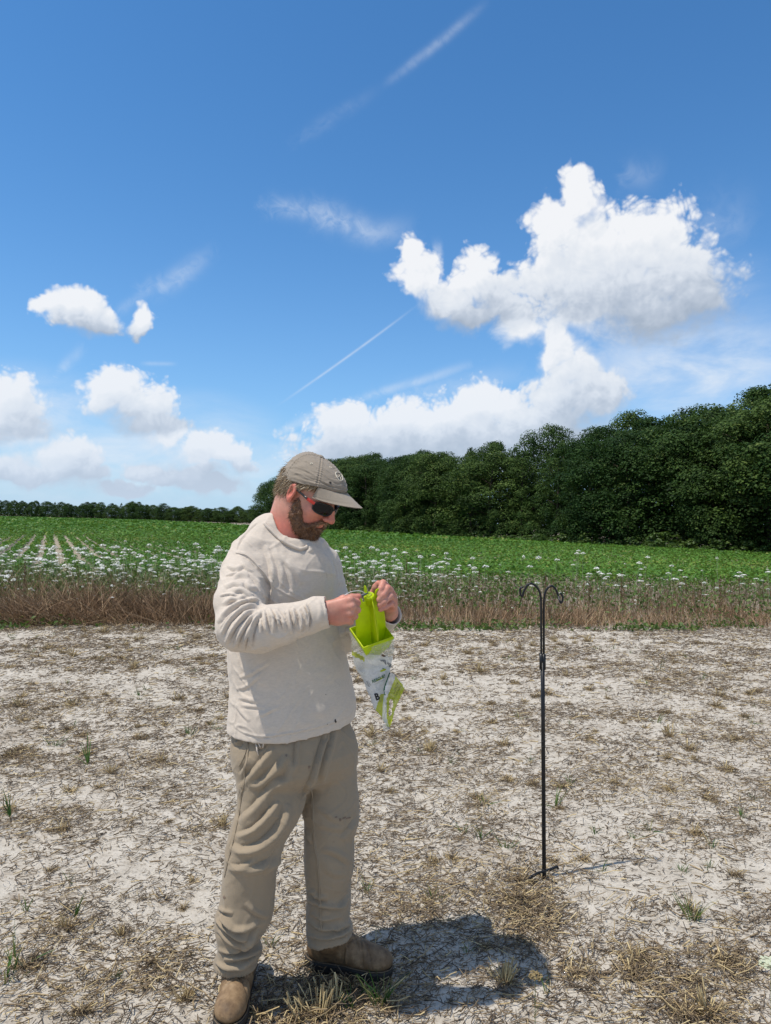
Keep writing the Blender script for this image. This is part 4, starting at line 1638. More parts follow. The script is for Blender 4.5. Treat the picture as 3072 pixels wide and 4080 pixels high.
def rot_ax(pitch):
    """head axes tilted about the right axis"""
    c, s_ = math.cos(math.radians(pitch)), math.sin(math.radians(pitch))
    return np.stack([HR, HF * c + HU * s_, HU * c - HF * s_])


# --- joints
R_SH, R_EL, R_WR = P(955, 2275, 2.38), P(955, 2508, 2.24), P(1290, 2440, 2.245)
L_SH, L_EL, L_WR = P(1275, 2255, 2.66), P(1378, 2520, 2.60), P(1550, 2442, 2.43)
NECK0, NECK1 = P(1128, 2140, 2.515), hp(0, -0.035, -0.055)


def build_body():
    v = Vol((-0.62, 2.05, 0.06), (0.08, 2.86, 1.92), 0.0028)
    # head
    v.ell(hp(0, -0.012, 0.048), HB, (0.076, 0.098, 0.074), .02)
    v.ell(hp(0, 0.022, 0.0), HB, (0.068, 0.082, 0.085), .02)
    v.ell(hp(0, 0.040, -0.060), rot_ax(-12), (0.054, 0.058, 0.058), .025)        # jaw
    v.ell(hp(0, 0.078, -0.088), HB, (0.026, 0.022, 0.022), .02)                  # chin
    for s_ in (1, -1):
        v.ell(hp(s_ * .038, 0.072, -0.018), HB, (0.024, 0.022, 0.022), .02)      # cheeks
        v.ell(hp(s_ * .028, 0.084, 0.034), rot_ax(0), (0.028, 0.012, 0.010), .02)   # brow
        v.ell(hp(s_ * .032, 0.100, 0.010), HB, (0.017, 0.014, 0.012), .008, 's')  # eye socket
        v.ell(hp(s_ * .032, 0.086, 0.010), HB, (0.0125, 0.0125, 0.0125), .003)    # eyeball
        # ear: a dish with a rim, lobe below
        ec = hp(s_ * .079, -0.010, 0.004)
        eax = np.stack([unit(HR * s_ * .9 - HF * .42), unit(HF * .9 + HR * s_ * .42), HU])
        v.ell(ec, eax, (0.009, 0.021, 0.033), .006)
        v.ell(ec + eax[0] * .008 + eax[1] * .004, eax, (0.007, 0.012, 0.021), .004, 's')
        v.ell(ec + HU * -.028 + HF * .006, eax, (0.007, 0.010, 0.011), .006)
        v.cone(ec + eax[0] * .006 + eax[1] * -.008 + HU * .018, ec + eax[0] * .006 + eax[1] * -.006 + HU * -.012, .0035, .003, .004)
    v.chain([hp(0, .096, .030), hp(0, .114, .004), hp(0, .131, -.022)], [.009, .0095, .0125], .012)   # nose
    for s_ in (1, -1):
        v.ell(hp(s_ * .013, .116, -.026), HB, (0.009, 0.012, 0.009), .006)
    v.ell(hp(0, .100, -.050), HB, (0.022, 0.010, 0.006), .006)                   # lips
    v.ell(hp(0, .098, -.061), HB, (0.020, 0.011, 0.007), .006)
    # neck and trunk
    v.cone(NECK0 + [0, 0, -.03], NECK1, .076, .064, .03)
    v.cone(hp(0, .02, -.075), P(1165, 2140, 2.49), .045, .055, .03)
    v.cone(P(1020, 2225, 2.44), NECK0 + [0, 0, .0], .045, .055, .05)
    v.cone(P(1220, 2225, 2.58), NECK0 + [0, 0, .0], .035, .050, .05)
    v.ell(P(1125, 2330, 2.52), np.eye(3), (.13, .10, .19), .04)
    v.ell(P(1140, 2680, 2.52), np.eye(3), (.16, .13, .24), .04)
    v.ell(P(1165, 2920, 2.50), np.eye(3), (.16, .13, .14), .04)
    # arms
    v.chain([R_SH, R_EL, R_WR], [.048, .042, .030], .02)
    v.chain([L_SH + [-.01, 0, -.02], L_EL, L_WR], [.040, .040, .030], .02)
    # legs
    v.chain([P(1080, 3000, 2.46), P(1005, 3420, 2.38), P(945, 3850, 2.40)], [.085, .058, .042], .03)
    v.chain([P(1290, 3000, 2.56), P(1310, 3400, 2.50), P(1300, 3740, 2.54)], [.085, .058, .042], .03)
    # right hand (back of the hand towards the camera, thumb on top, gripping a small tool)
    rw = R_WR
    mcp = [P(1394, 2390, 2.236), P(1401, 2416, 2.230), P(1397, 2444, 2.234), P(1384, 2468, 2.244)]
    pip = [P(1424, 2402, 2.262), P(1424, 2430, 2.258), P(1414, 2456, 2.262), P(1398, 2478, 2.268)]
    dip = [P(1414, 2400, 2.288), P(1407, 2428, 2.288), P(1397, 2453, 2.288), P(1384, 2474, 2.288)]
    tip = [P(1394, 2402, 2.292), P(1388, 2426, 2.290), P(1380, 2450, 2.290), P(1370, 2470, 2.288)]
    rad = [.0112, .0115, .0108, .0098]
    for j in range(4):
        v.cone(rw + (P(1296, 2416 + 15 * j, 2.245) - P(1296, 2438, 2.245)), mcp[j], .0165, .0135, .012)
    for j in range(4):
        v.chain([mcp[j], pip[j], dip[j], tip[j]], [rad[j] * 1.08, rad[j], rad[j] * .9, rad[j] * .82], .0028)
        v.ell(mcp[j] + (P(1400, 2400, 2.22) - P(1400, 2400, 2.23)) * .6, np.eye(3), (.0105, .0105, .0105), .006)
    v.ell(P(1345, 2462, 2.262), np.eye(3), (.036, .022, .025), .015)              # heel of the hand
    v.chain([P(1322, 2412, 2.262), P(1368, 2388, 2.268), P(1402, 2380, 2.274), P(1430, 2376, 2.277)], [.016, .0135, .0115, .0092], .006)
    # left hand (fingers curled round the top of the trap, thumb up behind)
    lw = L_WR
    mcp = [P(1551, 2350, 2.372), P(1563, 2370, 2.372), P(1568, 2392, 2.374), P(1566, 2413, 2.378)]
    pip = [P(1526, 2323, 2.336), P(1545, 2344, 2.328), P(1556, 2375, 2.326), P(1558, 2405, 2.332)]
    dip = [P(1518, 2346, 2.316), P(1526, 2371, 2.310), P(1532, 2397, 2.310), P(1535, 2420, 2.316)]
    tip = [P(1511, 2366, 2.312), P(1510, 2390, 2.308), P(1512, 2411, 2.308), P(1515, 2429, 2.312)]
    rad = [.0115, .0115, .0108, .0096]
    for j in range(4):
        v.cone(lw + (P(1540 + 8 * j, 2436, 2.43) - P(1552, 2436, 2.43)), mcp[j], .0165, .013, .012)
        v.chain([mcp[j], pip[j], dip[j], tip[j]], [rad[j] * 1.1, rad[j] * 1.02, rad[j] * .92, rad[j] * .84], .0028)
    v.ell(P(1546, 2402, 2.392), np.eye(3), (.026, .020, .034), .012)
    v.chain([P(1530, 2412, 2.368), P(1490, 2362, 2.362), P(1499, 2340, 2.352), P(1507, 2324, 2.346)], [.016, .0135, .0125, .0098], .006)
    V, Q = v.mesh(2)
    # colour mask: redder ears, nose, neck, cheeks, hands' knuckles
    loc = (V - HO) @ HB.T
    red = np.exp(-(((loc - [0, .12, -.02]) / [.03, .03, .03]) ** 2).sum(1))
    for s_ in (1, -1):
        red = np.maximum(red, np.exp(-(((loc - [s_ * .085, -.012, 0]) / [.02, .03, .045]) ** 2).sum(1)) * 1.3)
        red = np.maximum(red, .8 * np.exp(-(((loc - [s_ * .045, .075, -.02]) / [.03, .03, .03]) ** 2).sum(1)))
    neck = np.exp(-((V[:, 2] - NECK0[2] - .03) / .06) ** 2) * (V[:, 2] > NECK0[2] - .1)
    red = np.maximum(red, .9 * neck)
    hand = (V[:, 0] > -.2) & (V[:, 2] < 1.45)
    red = np.where(hand, .08 + .55 * vnoise3(V * 40, 3), red)
    for q in (P(1428, 2376, 2.277), P(1507, 2324, 2.346)):
        red = np.maximum(red, np.exp(-(np.linalg.norm(V - q, axis=1) / .014) ** 2))
    o = man_part('body', V, [Q], M_SKIN, attrs={'red': np.clip(red, 0, 1)})
    return V, Q


m, N, out = new_mat('skin')
tc = N.add('ShaderNodeTexCoord')
r_ = attr(N, 'red')
n1 = N.noise(tc.outputs['Object'], 45, 5, .6)
n2 = N.noise(tc.outputs['Object'], 300, 3, .6)
c = N.mix(r_, (0.53, 0.275, 0.20, 1), (0.55, 0.165, 0.115, 1))
c = N.mix(1.0, c, N.lin(n1, .3, .7, .86, 1.12), 'MULTIPLY')
principled(N, out, c, .5, .35, bump=N.math('ADD', n1, N.math('MULTIPLY', n2, .5)), bump_strength=.25, bump_dist=.0015,
           **{'Subsurface Weight': .12, 'Subsurface Radius': (.012, .005, .003), 'Subsurface Scale': .6})
M_SKIN = m
BODY_V, BODY_Q = build_body()
BODY_N = vnormals(BODY_V, BODY_Q)


# --- cloth materials
def cloth(name, col, weave, stain=None, rough=.9, heather=.1, stain_amt=.5, sc=1.0, sheen=.15):
    m, N, out = new_mat(name)
    tc = N.add('ShaderNodeTexCoord')
    p = tc.outputs['Object']
    h = N.noise(N.vmath('MULTIPLY', p, (1, 1, 3.5)), 75 * sc, 6, .75)
    big = N.noise(p, 5, 5, .6)
    mid = N.noise(p, 30, 6, .68)
    c = N.mix(1.0, (*col, 1), N.lin(h, .25, .75, 1 - heather, 1 + heather), 'MULTIPLY')
    c = N.mix(N.smooth(big, .35, .75, 0, .35), c, tuple(x * .86 for x in col) + (1,))
    if stain is not None:
        c = N.mix(N.smooth(mid, .58, .78, 0, stain_amt), c, (*stain, 1))
    w1 = N.noise(N.vmath('MULTIPLY', p, (1, 1, 1)), weave, 2, .5)
    hh = N.math('ADD', N.math('MULTIPLY', w1, .25), N.math('MULTIPLY', mid, 1.0))
    principled(N, out, c, rough, .12, bump=hh, bump_strength=.5, bump_dist=.004, **{'Sheen Weight': sheen, 'Sheen Roughness': .5})
    return m


M_SHIRT = cloth('heather_jersey', (0.575, 0.493, 0.41), 900, (0.45, 0.385, 0.325), heather=.13)
M_TROUSER = cloth('khaki_twill', (0.295, 0.232, 0.16), 700, (0.18, 0.138, 0.094), heather=.05, stain_amt=.55)
M_CAP = cloth('taupe_cotton', (0.275, 0.228, 0.178), 900, (0.21, 0.175, 0.135), heather=.05, sc=1.4)
M_DARK = plain('dark_spot', (0.035, 0.03, 0.026), .8, noise=.3)
M_STAIN = plain('rusty_stain', (0.19, 0.135, 0.10), .9, noise=.3)

def creases(V, seed):
    """thin irregular crease lines running diagonally"""
    a = V @ np.array([[.8, 0, .6], [0, 1, 0], [-.6, 0, .8]])
    b = V @ np.array([[.6, 0, -.8], [0, 1, 0], [.8, 0, .6]])
    n1_ = vnoise3(a * np.array([9, 11, 26]) + 3 * vnoise3(V * 7, seed + 5)[:, None], seed)
    n2_ = vnoise3(b * np.array([8, 10, 22]) + 3 * vnoise3(V * 6, seed + 6)[:, None], seed + 1)
    m_ = np.clip(vnoise3(V * 6, seed + 2) * 2 - .6, 0, 1)
    return (np.clip(1 - np.abs(n1_ - .5) * 7, 0, 1) ** 1.5) * m_ + (np.clip(1 - np.abs(n2_ - .5) * 7, 0, 1) ** 1.5) * (1 - m_) * .8


SHIRT_ROWS = [(2175, 1010, 1262), (2215, 960, 1296), (2270, 935, 1322), (2350, 930, 1334), (2450, 926, 1342), (2550, 922, 1354), (2650, 930, 1378),
              (2720, 938, 1392), (2790, 935, 1408), (2830, 931, 1411), (2880, 927, 1404), (2925, 925, 1403), (2990, 925, 1400)]


def hem_z(X, Y):
    return 0.882 + 0.10 * np.maximum(X + 0.30, 0) + 0 * Y


def build_shirt():
    v = Vol((-0.68, 2.0, 0.80), (0.10, 2.92, 1.62), 0.0034)
    yaw = math.radians(42)
    rows = edge_loft(SHIRT_ROWS, 2.52, 1.32, yaw)
    v.loft(*rows, yaw, .02, zlo=hem_z, expo=2.2)
    # shoulders
    v.cone(P(985, 2205, 2.42), P(1075, 2135, 2.485), .058, .066, .05)
    v.cone(P(1252, 2205, 2.62), P(1170, 2150, 2.545), .058, .062, .05)
    v.cone(P(1080, 2128, 2.49), P(1150, 2160, 2.51), .066, .07, .04)
    v.ell(P(1150, 2300, 2.47), np.eye(3), (.14, .10, .15), .06)
    # right sleeve
    v.chain([R_SH + [0.012, .01, -.005], P(956, 2400, 2.295), P(966, 2500, 2.235)], [.075, .077, .070], .022)
    v.chain([P(950, 2500, 2.235), P(1035, 2506, 2.232), P(1110, 2492, 2.236), P(1210, 2466, 2.24)], [.070, .069, .062, .052], .018)
    v.chain([P(1205, 2462, 2.24), P(1255, 2446, 2.243), P(1300, 2438, 2.245)], [.050, .0485, .0485], .012)
    # left sleeve
    v.chain([L_SH, P(1312, 2390, 2.655), L_EL], [.078, .070, .064], .02)
    v.chain([L_EL, P(1455, 2497, 2.545), P(1520, 2464, 2.47), P(1553, 2440, 2.432)], [.062, .056, .048, .046], .02)

    # open the neck, the cuffs and the hem
    nu = unit(hp(0, .02, -.08) - NECK0)
    v.cone(NECK0 + [0, 0, -.012], NECK0 + nu * .16, .0785, .090, .006, 's')
    rd = unit(P(1300, 2438, 2.245) - P(1255, 2446, 2.243))
    e1 = P(1300, 2438, 2.245)
    v.apply(lambda X, Y, Z: np.maximum(np.sqrt((X - e1[0]) ** 2 + (Y - e1[1]) ** 2 + (Z - e1[2]) ** 2) - .09,
            (X - e1[0]) * rd[0] + (Y - e1[1]) * rd[1] + (Z - e1[2]) * rd[2]) * 0 + np.where(
            (X - e1[0]) ** 2 + (Y - e1[1]) ** 2 + (Z - e1[2]) ** 2 < .085 ** 2,
            -((X - e1[0]) * rd[0] + (Y - e1[1]) * rd[1] + (Z - e1[2]) * rd[2]) + .004, 1.0), e1 - .09, e1 + .09, .003, 's')
    v.cone(e1 - rd * .05, e1 + rd * .06, .042, .0435, .003, 's')
    ld = unit(P(1553, 2440, 2.432) - P(1520, 2464, 2.47))
    e2 = P(1553, 2440, 2.432)
    v.apply(lambda X, Y, Z: np.where((X - e2[0]) ** 2 + (Y - e2[1]) ** 2 + (Z - e2[2]) ** 2 < .08 ** 2,
            -((X - e2[0]) * ld[0] + (Y - e2[1]) * ld[1] + (Z - e2[2]) * ld[2]) + .004, 1.0), e2 - .09, e2 + .09, .003, 's')
    v.cone(e2 - ld * .05, e2 + ld * .06, .040, .041, .003, 's')
    inner = edge_loft([(y, a + 11, b - 11) for (y, a, b) in SHIRT_ROWS if y > 2780] + [(3060, 946, 1380)], 2.52, 1.32, yaw)
    v.loft(*inner, yaw, .004, 's', expo=2.2)
    V, Q = v.mesh(2)
    Nn = vnormals(V, Q)
    c = lambda x, y: (840 + x / 2.777, 2050 + y / 2.777)
    d_ = lambda x, y: (840 + x / 2.777, 2550 + y / 2.777)
    S = []
    # shoulder seam and drop-shoulder armhole seam
    S += [([c(275, 410), c(330, 280), c(430, 160), c(520, 80)], 3.2, .0035)]
    S += [([c(275, 410), c(400, 450), c(520, 570), (1074, 2316), c(672, 760), c(665, 880), c(645, 1000)], 5.5, .0055)]
    # finer creases between the big folds of the sleeve
    for a in ([c(150, 1380), c(240, 1210), c(360, 1090)], [c(220, 1450), c(290, 1290), c(400, 1140)], [c(310, 1490), c(360, 1340), c(440, 1200)], [c(105, 1260), c(190, 1130), c(320, 1020)],
              [c(400, 1490), c(420, 1400), c(470, 1250)], [c(560, 1320), c(550, 1200), c(540, 1090)], [c(660, 1250), c(645, 1150), c(610, 1060)], [c(790, 1290), c(745, 1180), c(700, 1080)],
              [c(860, 1290), c(830, 1170), c(800, 1060)], [c(1020, 1290), c(1040, 1180), c(1000, 1080)], [c(100, 900), c(200, 880), c(300, 900)], [c(150, 680), c(230, 660), c(320, 620)],
              [c(330, 520), c(400, 600), c(470, 640)], [c(420, 640), c(500, 740), c(560, 860)], [c(480, 700), c(560, 820), c(620, 940)]):
        S.append((a, 4.5, .0042))
    # folds radiating from the elbow
    for a in ([c(120, 1330), c(200, 1180), c(330, 1060), c(480, 1000), c(600, 1000)], [c(170, 1430), c(250, 1250), c(380, 1110), c(500, 1040)],
              [c(270, 1480), c(320, 1330), c(420, 1170), c(520, 1060)], [c(350, 1500), c(390, 1360), c(450, 1220), c(520, 1080)],
              [c(90, 1200), c(180, 1080), c(320, 980), c(450, 950), c(580, 985)], [c(430, 1480), c(440, 1330), c(490, 1180), c(560, 1060)]):
        S.append((a, 8, .0105))
    for a in ([c(630, 1330), c(600, 1180), c(580, 1060)], [c(700, 1310), c(690, 1160), c(640, 1040)], [c(830, 1300), c(790, 1150), c(720, 1045)],
              [c(900, 1320), c(870, 1180), c(850, 1050)], [c(980, 1310), c(1010, 1180), c(960, 1060)], [c(1060, 1290), c(1060, 1150), c(1010, 1020)],
              [c(760, 1230), c(740, 1130), c(690, 1060)], [c(940, 1230), c(930, 1130), c(900, 1040)]):
        S.append((a, 7, .0088))
    S += [([c(1075, 1250), c(1085, 1120), c(1050, 970)], 4.5, .006)]            # edge of the cuff
    S += [([c(1190, 1220), c(1215, 1080), c(1190, 940)], 9, .003)]
    # upper arm dimples
    for a in ([c(250, 850), c(330, 830), c(420, 880), c(470, 900)], [c(390, 740), c(430, 800), c(520, 830)], [c(150, 800), c(260, 760), c(360, 790)],
              [c(300, 930), c(380, 900), c(460, 940), c(560, 990)], [c(180, 560), c(280, 600), c(360, 560)], [c(130, 1000), c(220, 940), c(330, 940)], [c(240, 690), c(330, 660), c(420, 690)]):
        S.append((a, 9, .0055))
    # long soft drapes from the shoulder down the chest
    for a in ([c(600, 340), c(660, 470), c(690, 620), c(680, 800)], [c(690, 330), c(740, 470), c(790, 620), c(800, 800)], [c(760, 420), c(850, 560), c(900, 720), c(910, 880)],
              [c(840, 500), c(940, 640), c(1000, 780)], [c(1080, 320), c(1100, 380), c(1090, 420)], [c(1220, 400), c(1290, 520), c(1340, 680), c(1360, 850)],
              [c(1290, 380), c(1330, 500), c(1370, 640), c(1390, 800)]):
        S.append((a, 13, .0055))
    # wrinkles at the small of the back and over the hip
    for a in ([d_(300, 420), d_(420, 380), d_(560, 300), d_(660, 230)], [d_(280, 540), d_(380, 520), d_(480, 440), d_(600, 330)], [d_(300, 640), d_(420, 660), d_(520, 690)],
              [d_(330, 720), d_(450, 730), d_(600, 750)], [d_(290, 700), d_(340, 800), d_(430, 900)], [d_(540, 840), d_(640, 790), d_(760, 740)]):
        S.append((a, 8, .0030))
    # hem stitching
    hem = [d_(248, 925), d_(330, 1010), d_(500, 1060), d_(660, 1060), d_(960, 1015), d_(1250, 945), d_(1400, 895), d_(1500, 850)]
    S += [(hem, 4, .0028)]
    # collar rib
    S += [([(1050, 2080), (1096, 2128), (1146, 2168), (1196, 2188), (1226, 2178)], 5, .004)]
    # far sleeve
    for a in ([c(1450, 1230), c(1510, 1210), c(1580, 1190)], [c(1430, 1330), c(1500, 1300), c(1570, 1280)], [c(1500, 1250), c(1540, 1330), c(1590, 1380)]):
        S.append((a, 8, .005))
    V = fold(V, Nn, S)
    # small irregular crumple everywhere
    Nn = vnormals(V, Q)
    cr = (vnoise3(V * np.array([26, 26, 34]), 4) - .5) * .0036 + (vnoise3(V * 60, 5) - .5) * .0016 + creases(V, 17) * .0032
    V = V + Nn * cr[:, None]
    return V, Q


SHIRT_V, SHIRT_Q = build_shirt()
SHIRT_N = vnormals(SHIRT_V, SHIRT_Q)
SHIRT = man_part('shirt', SHIRT_V, [SHIRT_Q], M_SHIRT)



def sewn(name, pts, r, V, Nn, mat, parent, lift=.0, n=60):
    pl = spline(pts, n)
    q = np.array([(lambda t: t[0] + t[1] * lift)(pick(V, Nn, x, y)) for x, y in pl])
    for _ in range(4):
        q[1:-1] = (q[:-2] + 2 * q[1:-1] + q[2:]) / 4
    return man_part(name, *tube(q, r, 7), mat, parent)


_k = lambda x, y: (840 + x / 2.777, 2050 + y / 2.777)
_h = lambda x, y: (840 + x / 2.777, 2550 + y / 2.777)
sewn('collar', [(1052, 2079), (1074, 2108), (1098, 2133), (1122, 2152), (1148, 2168), (1174, 2180), (1198, 2185), (1216, 2180), (1227, 2170)], .0058, SHIRT_V, SHIRT_N, M_SHIRT, SHIRT)
sewn('seam', [_k(275, 410), _k(390, 440), _k(480, 520), _k(560, 610), _k(625, 700), _k(660, 770), _k(670, 860), _k(655, 960)], .0018, SHIRT_V, SHIRT_N, M_SHIRT, SHIRT, .0006)
sewn('seam', [_k(1085, 1250), _k(1088, 1150), _k(1072, 1050), _k(1048, 975)], .0016, SHIRT_V, SHIRT_N, M_SHIRT, SHIRT, .0006, 30)

NEAR_LEG = [(2960, 945, 1195), (3000, 946, 1215), (3060, 941, 1214), (3120, 944, 1210), (3160, 951, 1216), (3215, 946, 1212), (3280, 926, 1179), (3340, 908, 1142),
            (3400, 898, 1118), (3480, 889, 1100), (3570, 880, 1093), (3610, 872, 1093), (3650, 857, 1086), (3700, 857, 1060), (3740, 864, 1030), (3786, 869, 1046),
            (3826, 850, 1024), (3855, 851, 1024), (3872, 870, 1012), (3885, 874, 1008), (3925, 876, 1004)]
FAR_LEG = [(2850, 1200, 1370), (2890, 1190, 1392), (2925, 1187, 1409), (3000, 1190, 1416), (3126, 1203, 1424), (3212, 1198, 1432), (3266, 1211, 1430), (3331, 1213, 1413), (3392, 1211, 1411),
           (3471, 1213, 1408), (3536, 1220, 1394), (3590, 1222, 1398), (3660, 1221, 1394), (3698, 1221, 1407), (3730, 1223, 1402), (3760, 1226, 1392), (3830, 1236, 1380)]
PELVIS = [(2760, 985, 1350), (2850, 968, 1360), (2900, 952, 1378), (2925, 944, 1390), (2980, 938, 1412), (3030, 946, 1408), (3070, 975, 1385), (3105, 1040, 1330)]


def build_trousers():
    v = Vol((-0.66, 2.05, 0.06), (0.06, 2.9, 1.06), 0.0036)
    yaw = math.radians(38)
    v.loft(*edge_loft(PELVIS, 2.51, 1.25, yaw), yaw, .02, expo=2.3)
    dn = lambda y: np.interp(y, [2960, 3400, 3870], [2.46, 2.37, 2.405])
    v.loft(*edge_loft(NEAR_LEG, dn, 1.0, 0), 0, .03, zlo=lambda X, Y: .118 + 0 * X)
    df = lambda y: np.interp(y, [2860, 3400, 3800], [2.56, 2.505, 2.535])
    v.loft(*edge_loft(FAR_LEG, df, 1.0, 0), 0, .028, zlo=lambda X, Y: np.maximum(.098, .125 + .25 * (X + .22) - .3 * (Y - 2.53)) + 0 * Y)
    V, Q = v.mesh(2)
    Nn = vnormals(V, Q)
    c = lambda x, y: (840 + x / 2.777, 3050 + y / 2.777)
    e = lambda x, y: (840 + x / 2.777, 2550 + y / 2.777)
    b = lambda x, y: (820 + x / 2.0825, 3580 + y / 2.0825)
    S = []
    # side seam with pocket edge
    S += [([e(410, 1090), e(405, 1260), e(370, 1500), e(345, 1666), c(330, 330), c(290, 600), c(235, 850), c(180, 1050), c(135, 1250)], 3.5, .0035)]
    # broad diagonal drapes on the near thigh
    for a, w, h in (([e(700, 1190), e(600, 1330), e(460, 1500), e(350, 1640)], 15, .008), ([e(860, 1280), e(720, 1450), e(560, 1600), c(420, 220)], 17, .010),
                    ([e(930, 1350), e(850, 1560), c(700, 230), c(500, 480), c(310, 640)], 18, .010), ([c(760, 400), c(640, 560), c(480, 720), c(290, 800)], 15, .012),
                    ([c(860, 420), c(830, 600), c(700, 780), c(520, 920), c(340, 960), c(220, 900)], 17, .013), ([c(800, 900), c(700, 1060), c(540, 1140), c(340, 1190)], 14, .010),
                    ([c(500, 1040), c(420, 1110), c(300, 1150), c(190, 1130)], 13, .007), ([c(760, 1000), c(680, 1110), c(590, 1200)], 10, .007),
                    ([e(960, 1060), e(960, 1250), e(940, 1450)], 9, .006), ([e(500, 1120), e(550, 1190), e(610, 1110)], 6, .006), ([e(420, 1290), e(400, 1380), e(330, 1500)], 9, .006),
                    ([e(260, 1130), e(300, 1140), e(330, 1100)], 8, .008)):
        S.append((a, w, h))
    # fly and crotch
    S += [([e(1255, 980), e(1265, 1080), e(1240, 1180), e(1180, 1400), e(1130, 1560), c(1080, 250), c(1010, 480)], 9, .010)]
    S += [([e(1400, 930), e(1340, 1150), e(1270, 1400), e(1230, 1600)], 12, .008), ([e(1300, 980), e(1300, 1080), e(1260, 1150)], 6, .005)]
    # far leg: inseam and knee folds
    S += [([c(1110, 250), c(1130, 560), c(1150, 850), c(1190, 1100), c(1210, 1400), b(950, 60), b(950, 300)], 4, .0038)]
    for a, w, h in (([c(1230, 480), c(1330, 560), c(1480, 640)], 14, .0025), ([c(1200, 640), c(1330, 690), c(1500, 690)], 14, .0025), ([c(1640, 560), c(1560, 700), c(1450, 830)], 11, .006),
                    ([c(1230, 920), c(1330, 940), c(1450, 1000), c(1560, 1080)], 15, .006), ([c(1260, 1120), c(1380, 1200), c(1500, 1190)], 16, .003),
                    ([c(1100, 1380), c(1180, 1440), c(1300, 1460)], 11, .009), ([c(1070, 1480), c(1200, 1530), c(1380, 1560), c(1490, 1540)], 12, .010), ([c(1540, 1420), c(1480, 1520), c(1400, 1580)], 9, .008),
                    ([c(1040, 700), c(1090, 790), c(1130, 860)], 8, .006), ([c(1050, 1250), c(1100, 1370), c(1170, 1400)], 8, .006)):
        S.append((a, w, h))
    for a, w, h in (([b(850, 180), b(950, 240), b(1080, 240), b(1190, 200)], 9, .011), ([b(850, 300), b(960, 330), b(1100, 310), b(1210, 260)], 9, .010),
                    ([b(845, 380), b(980, 420), b(1110, 385), b(1190, 330)], 8, .010), ([b(860, 420), b(980, 455), b(1090, 430), b(1180, 370)], 5, .006), ([b(880, 120), b(980, 170), b(1130, 150)], 9, .007),
                    ([b(1060, 250), b(1130, 250), b(1200, 200)], 7, .006)):
        S.append((a, w, h))
    # near leg: knee bag and the stacked folds over the boot
    for a, w, h in (([c(60, 1560), c(130, 1600), c(250, 1640)], 8, .006), ([b(130, 130), b(180, 200), b(240, 250), b(330, 250), b(450, 200)], 11, .014), ([b(80, 170), b(150, 240), b(240, 300), b(330, 330), b(420, 310)], 11, .014),
                    ([b(100, 260), b(170, 330), b(270, 380), b(370, 370), b(430, 340)], 11, .012), ([b(110, 420), b(200, 440), b(310, 410), b(380, 350)], 9, .010), ([b(150, 500), b(260, 490), b(380, 460), b(460, 420)], 11, .012),
                    ([b(80, 530), b(160, 570), b(280, 575), b(420, 520)], 9, .011), ([b(200, 560), b(300, 555), b(400, 500)], 7, .007), ([b(110, 120), b(170, 180), b(230, 240)], 8, .008), ([b(300, 370), b(370, 350), b(420, 330)], 7, .008),
                    ([b(330, 40), b(430, 120), b(520, 150)], 12, .006), ([b(450, 260), b(380, 320), b(300, 400)], 8, .008)):
        S.append((a, w, h))
    V = fold(V, Nn, S)
    Nn = vnormals(V, Q)
    # gathered elastic of the ankle cuff
    pr = project(V)
    cuff = np.exp(-((pr[:, 1] - 3890) / 14) ** 2) * (pr[:, 0] < 1040)
    V = V + Nn * (cuff * .0022 * np.sin(pr[:, 0] * .62))[:, None]
    cr = (vnoise3(V * 22, 6) - .5) * .0034 + (vnoise3(V * 55, 7) - .5) * .0014 + creases(V, 27) * .0026
    V = V + Nn * cr[:, None]
    return V, Q


TR_V, TR_Q = build_trousers()
TR_N = vnormals(TR_V, TR_Q)
TROUSERS = man_part('trousers', TR_V, [TR_Q], M_TROUSER)


_q = lambda x, y: (840 + x / 2.777, 3050 + y / 2.777)
sewn('seam', [_h(408, 1110), _h(405, 1260), _h(375, 1480), _h(348, 1640), _q(330, 330), _q(290, 600), _q(235, 850), _q(180, 1050), _q(140, 1230)], .0017, TR_V, TR_N, M_TROUSER, TROUSERS, .0006, 90)
sewn('seam', [_q(1112, 260), _q(1132, 560), _q(1152, 850), _q(1190, 1100), _q(1212, 1380), (1276, 3612), (1277, 3700)], .0017, TR_V, TR_N, M_TROUSER, TROUSERS, .0006, 70)
sewn('pocket_edge', [_h(395, 1120), _h(372, 1250), _h(330, 1340), _h(300, 1400)], .0018, TR_V, TR_N, M_TROUSER, TROUSERS, .0006, 30)


def patch(name, V, Nn, blobs, mat, parent, lift=.0012):
    """small irregular flat marks lying on a surface: blobs = (x, y, rx, ry) frame pixels"""
    parts = []
    for (x, y, rx, ry) in blobs:
        p, n = pick(V, Nn, x, y)
        d = np.linalg.norm(p - CO)
        a = unit(np.cross(n, [0, 0, 1.0]))
        b_ = np.cross(a, n)
        m_ = 9
        an = np.arange(m_) / m_ * 6.283
        rr = rng.uniform(.65, 1.15, m_)
        ring = p + n * lift + a * (np.cos(an) * rr * rx / F * d)[:, None] + b_ * (np.sin(an) * rr * ry / F * d)[:, None]
        VV = np.concatenate([[p + n * (lift + .0006)], ring])
        parts.append((VV, [np.array([(0, 1 + i, 1 + (i + 1) % m_) for i in range(m_)])]))
    VV, FF = join(parts)
    return man_part(name, VV, FF, mat, parent)


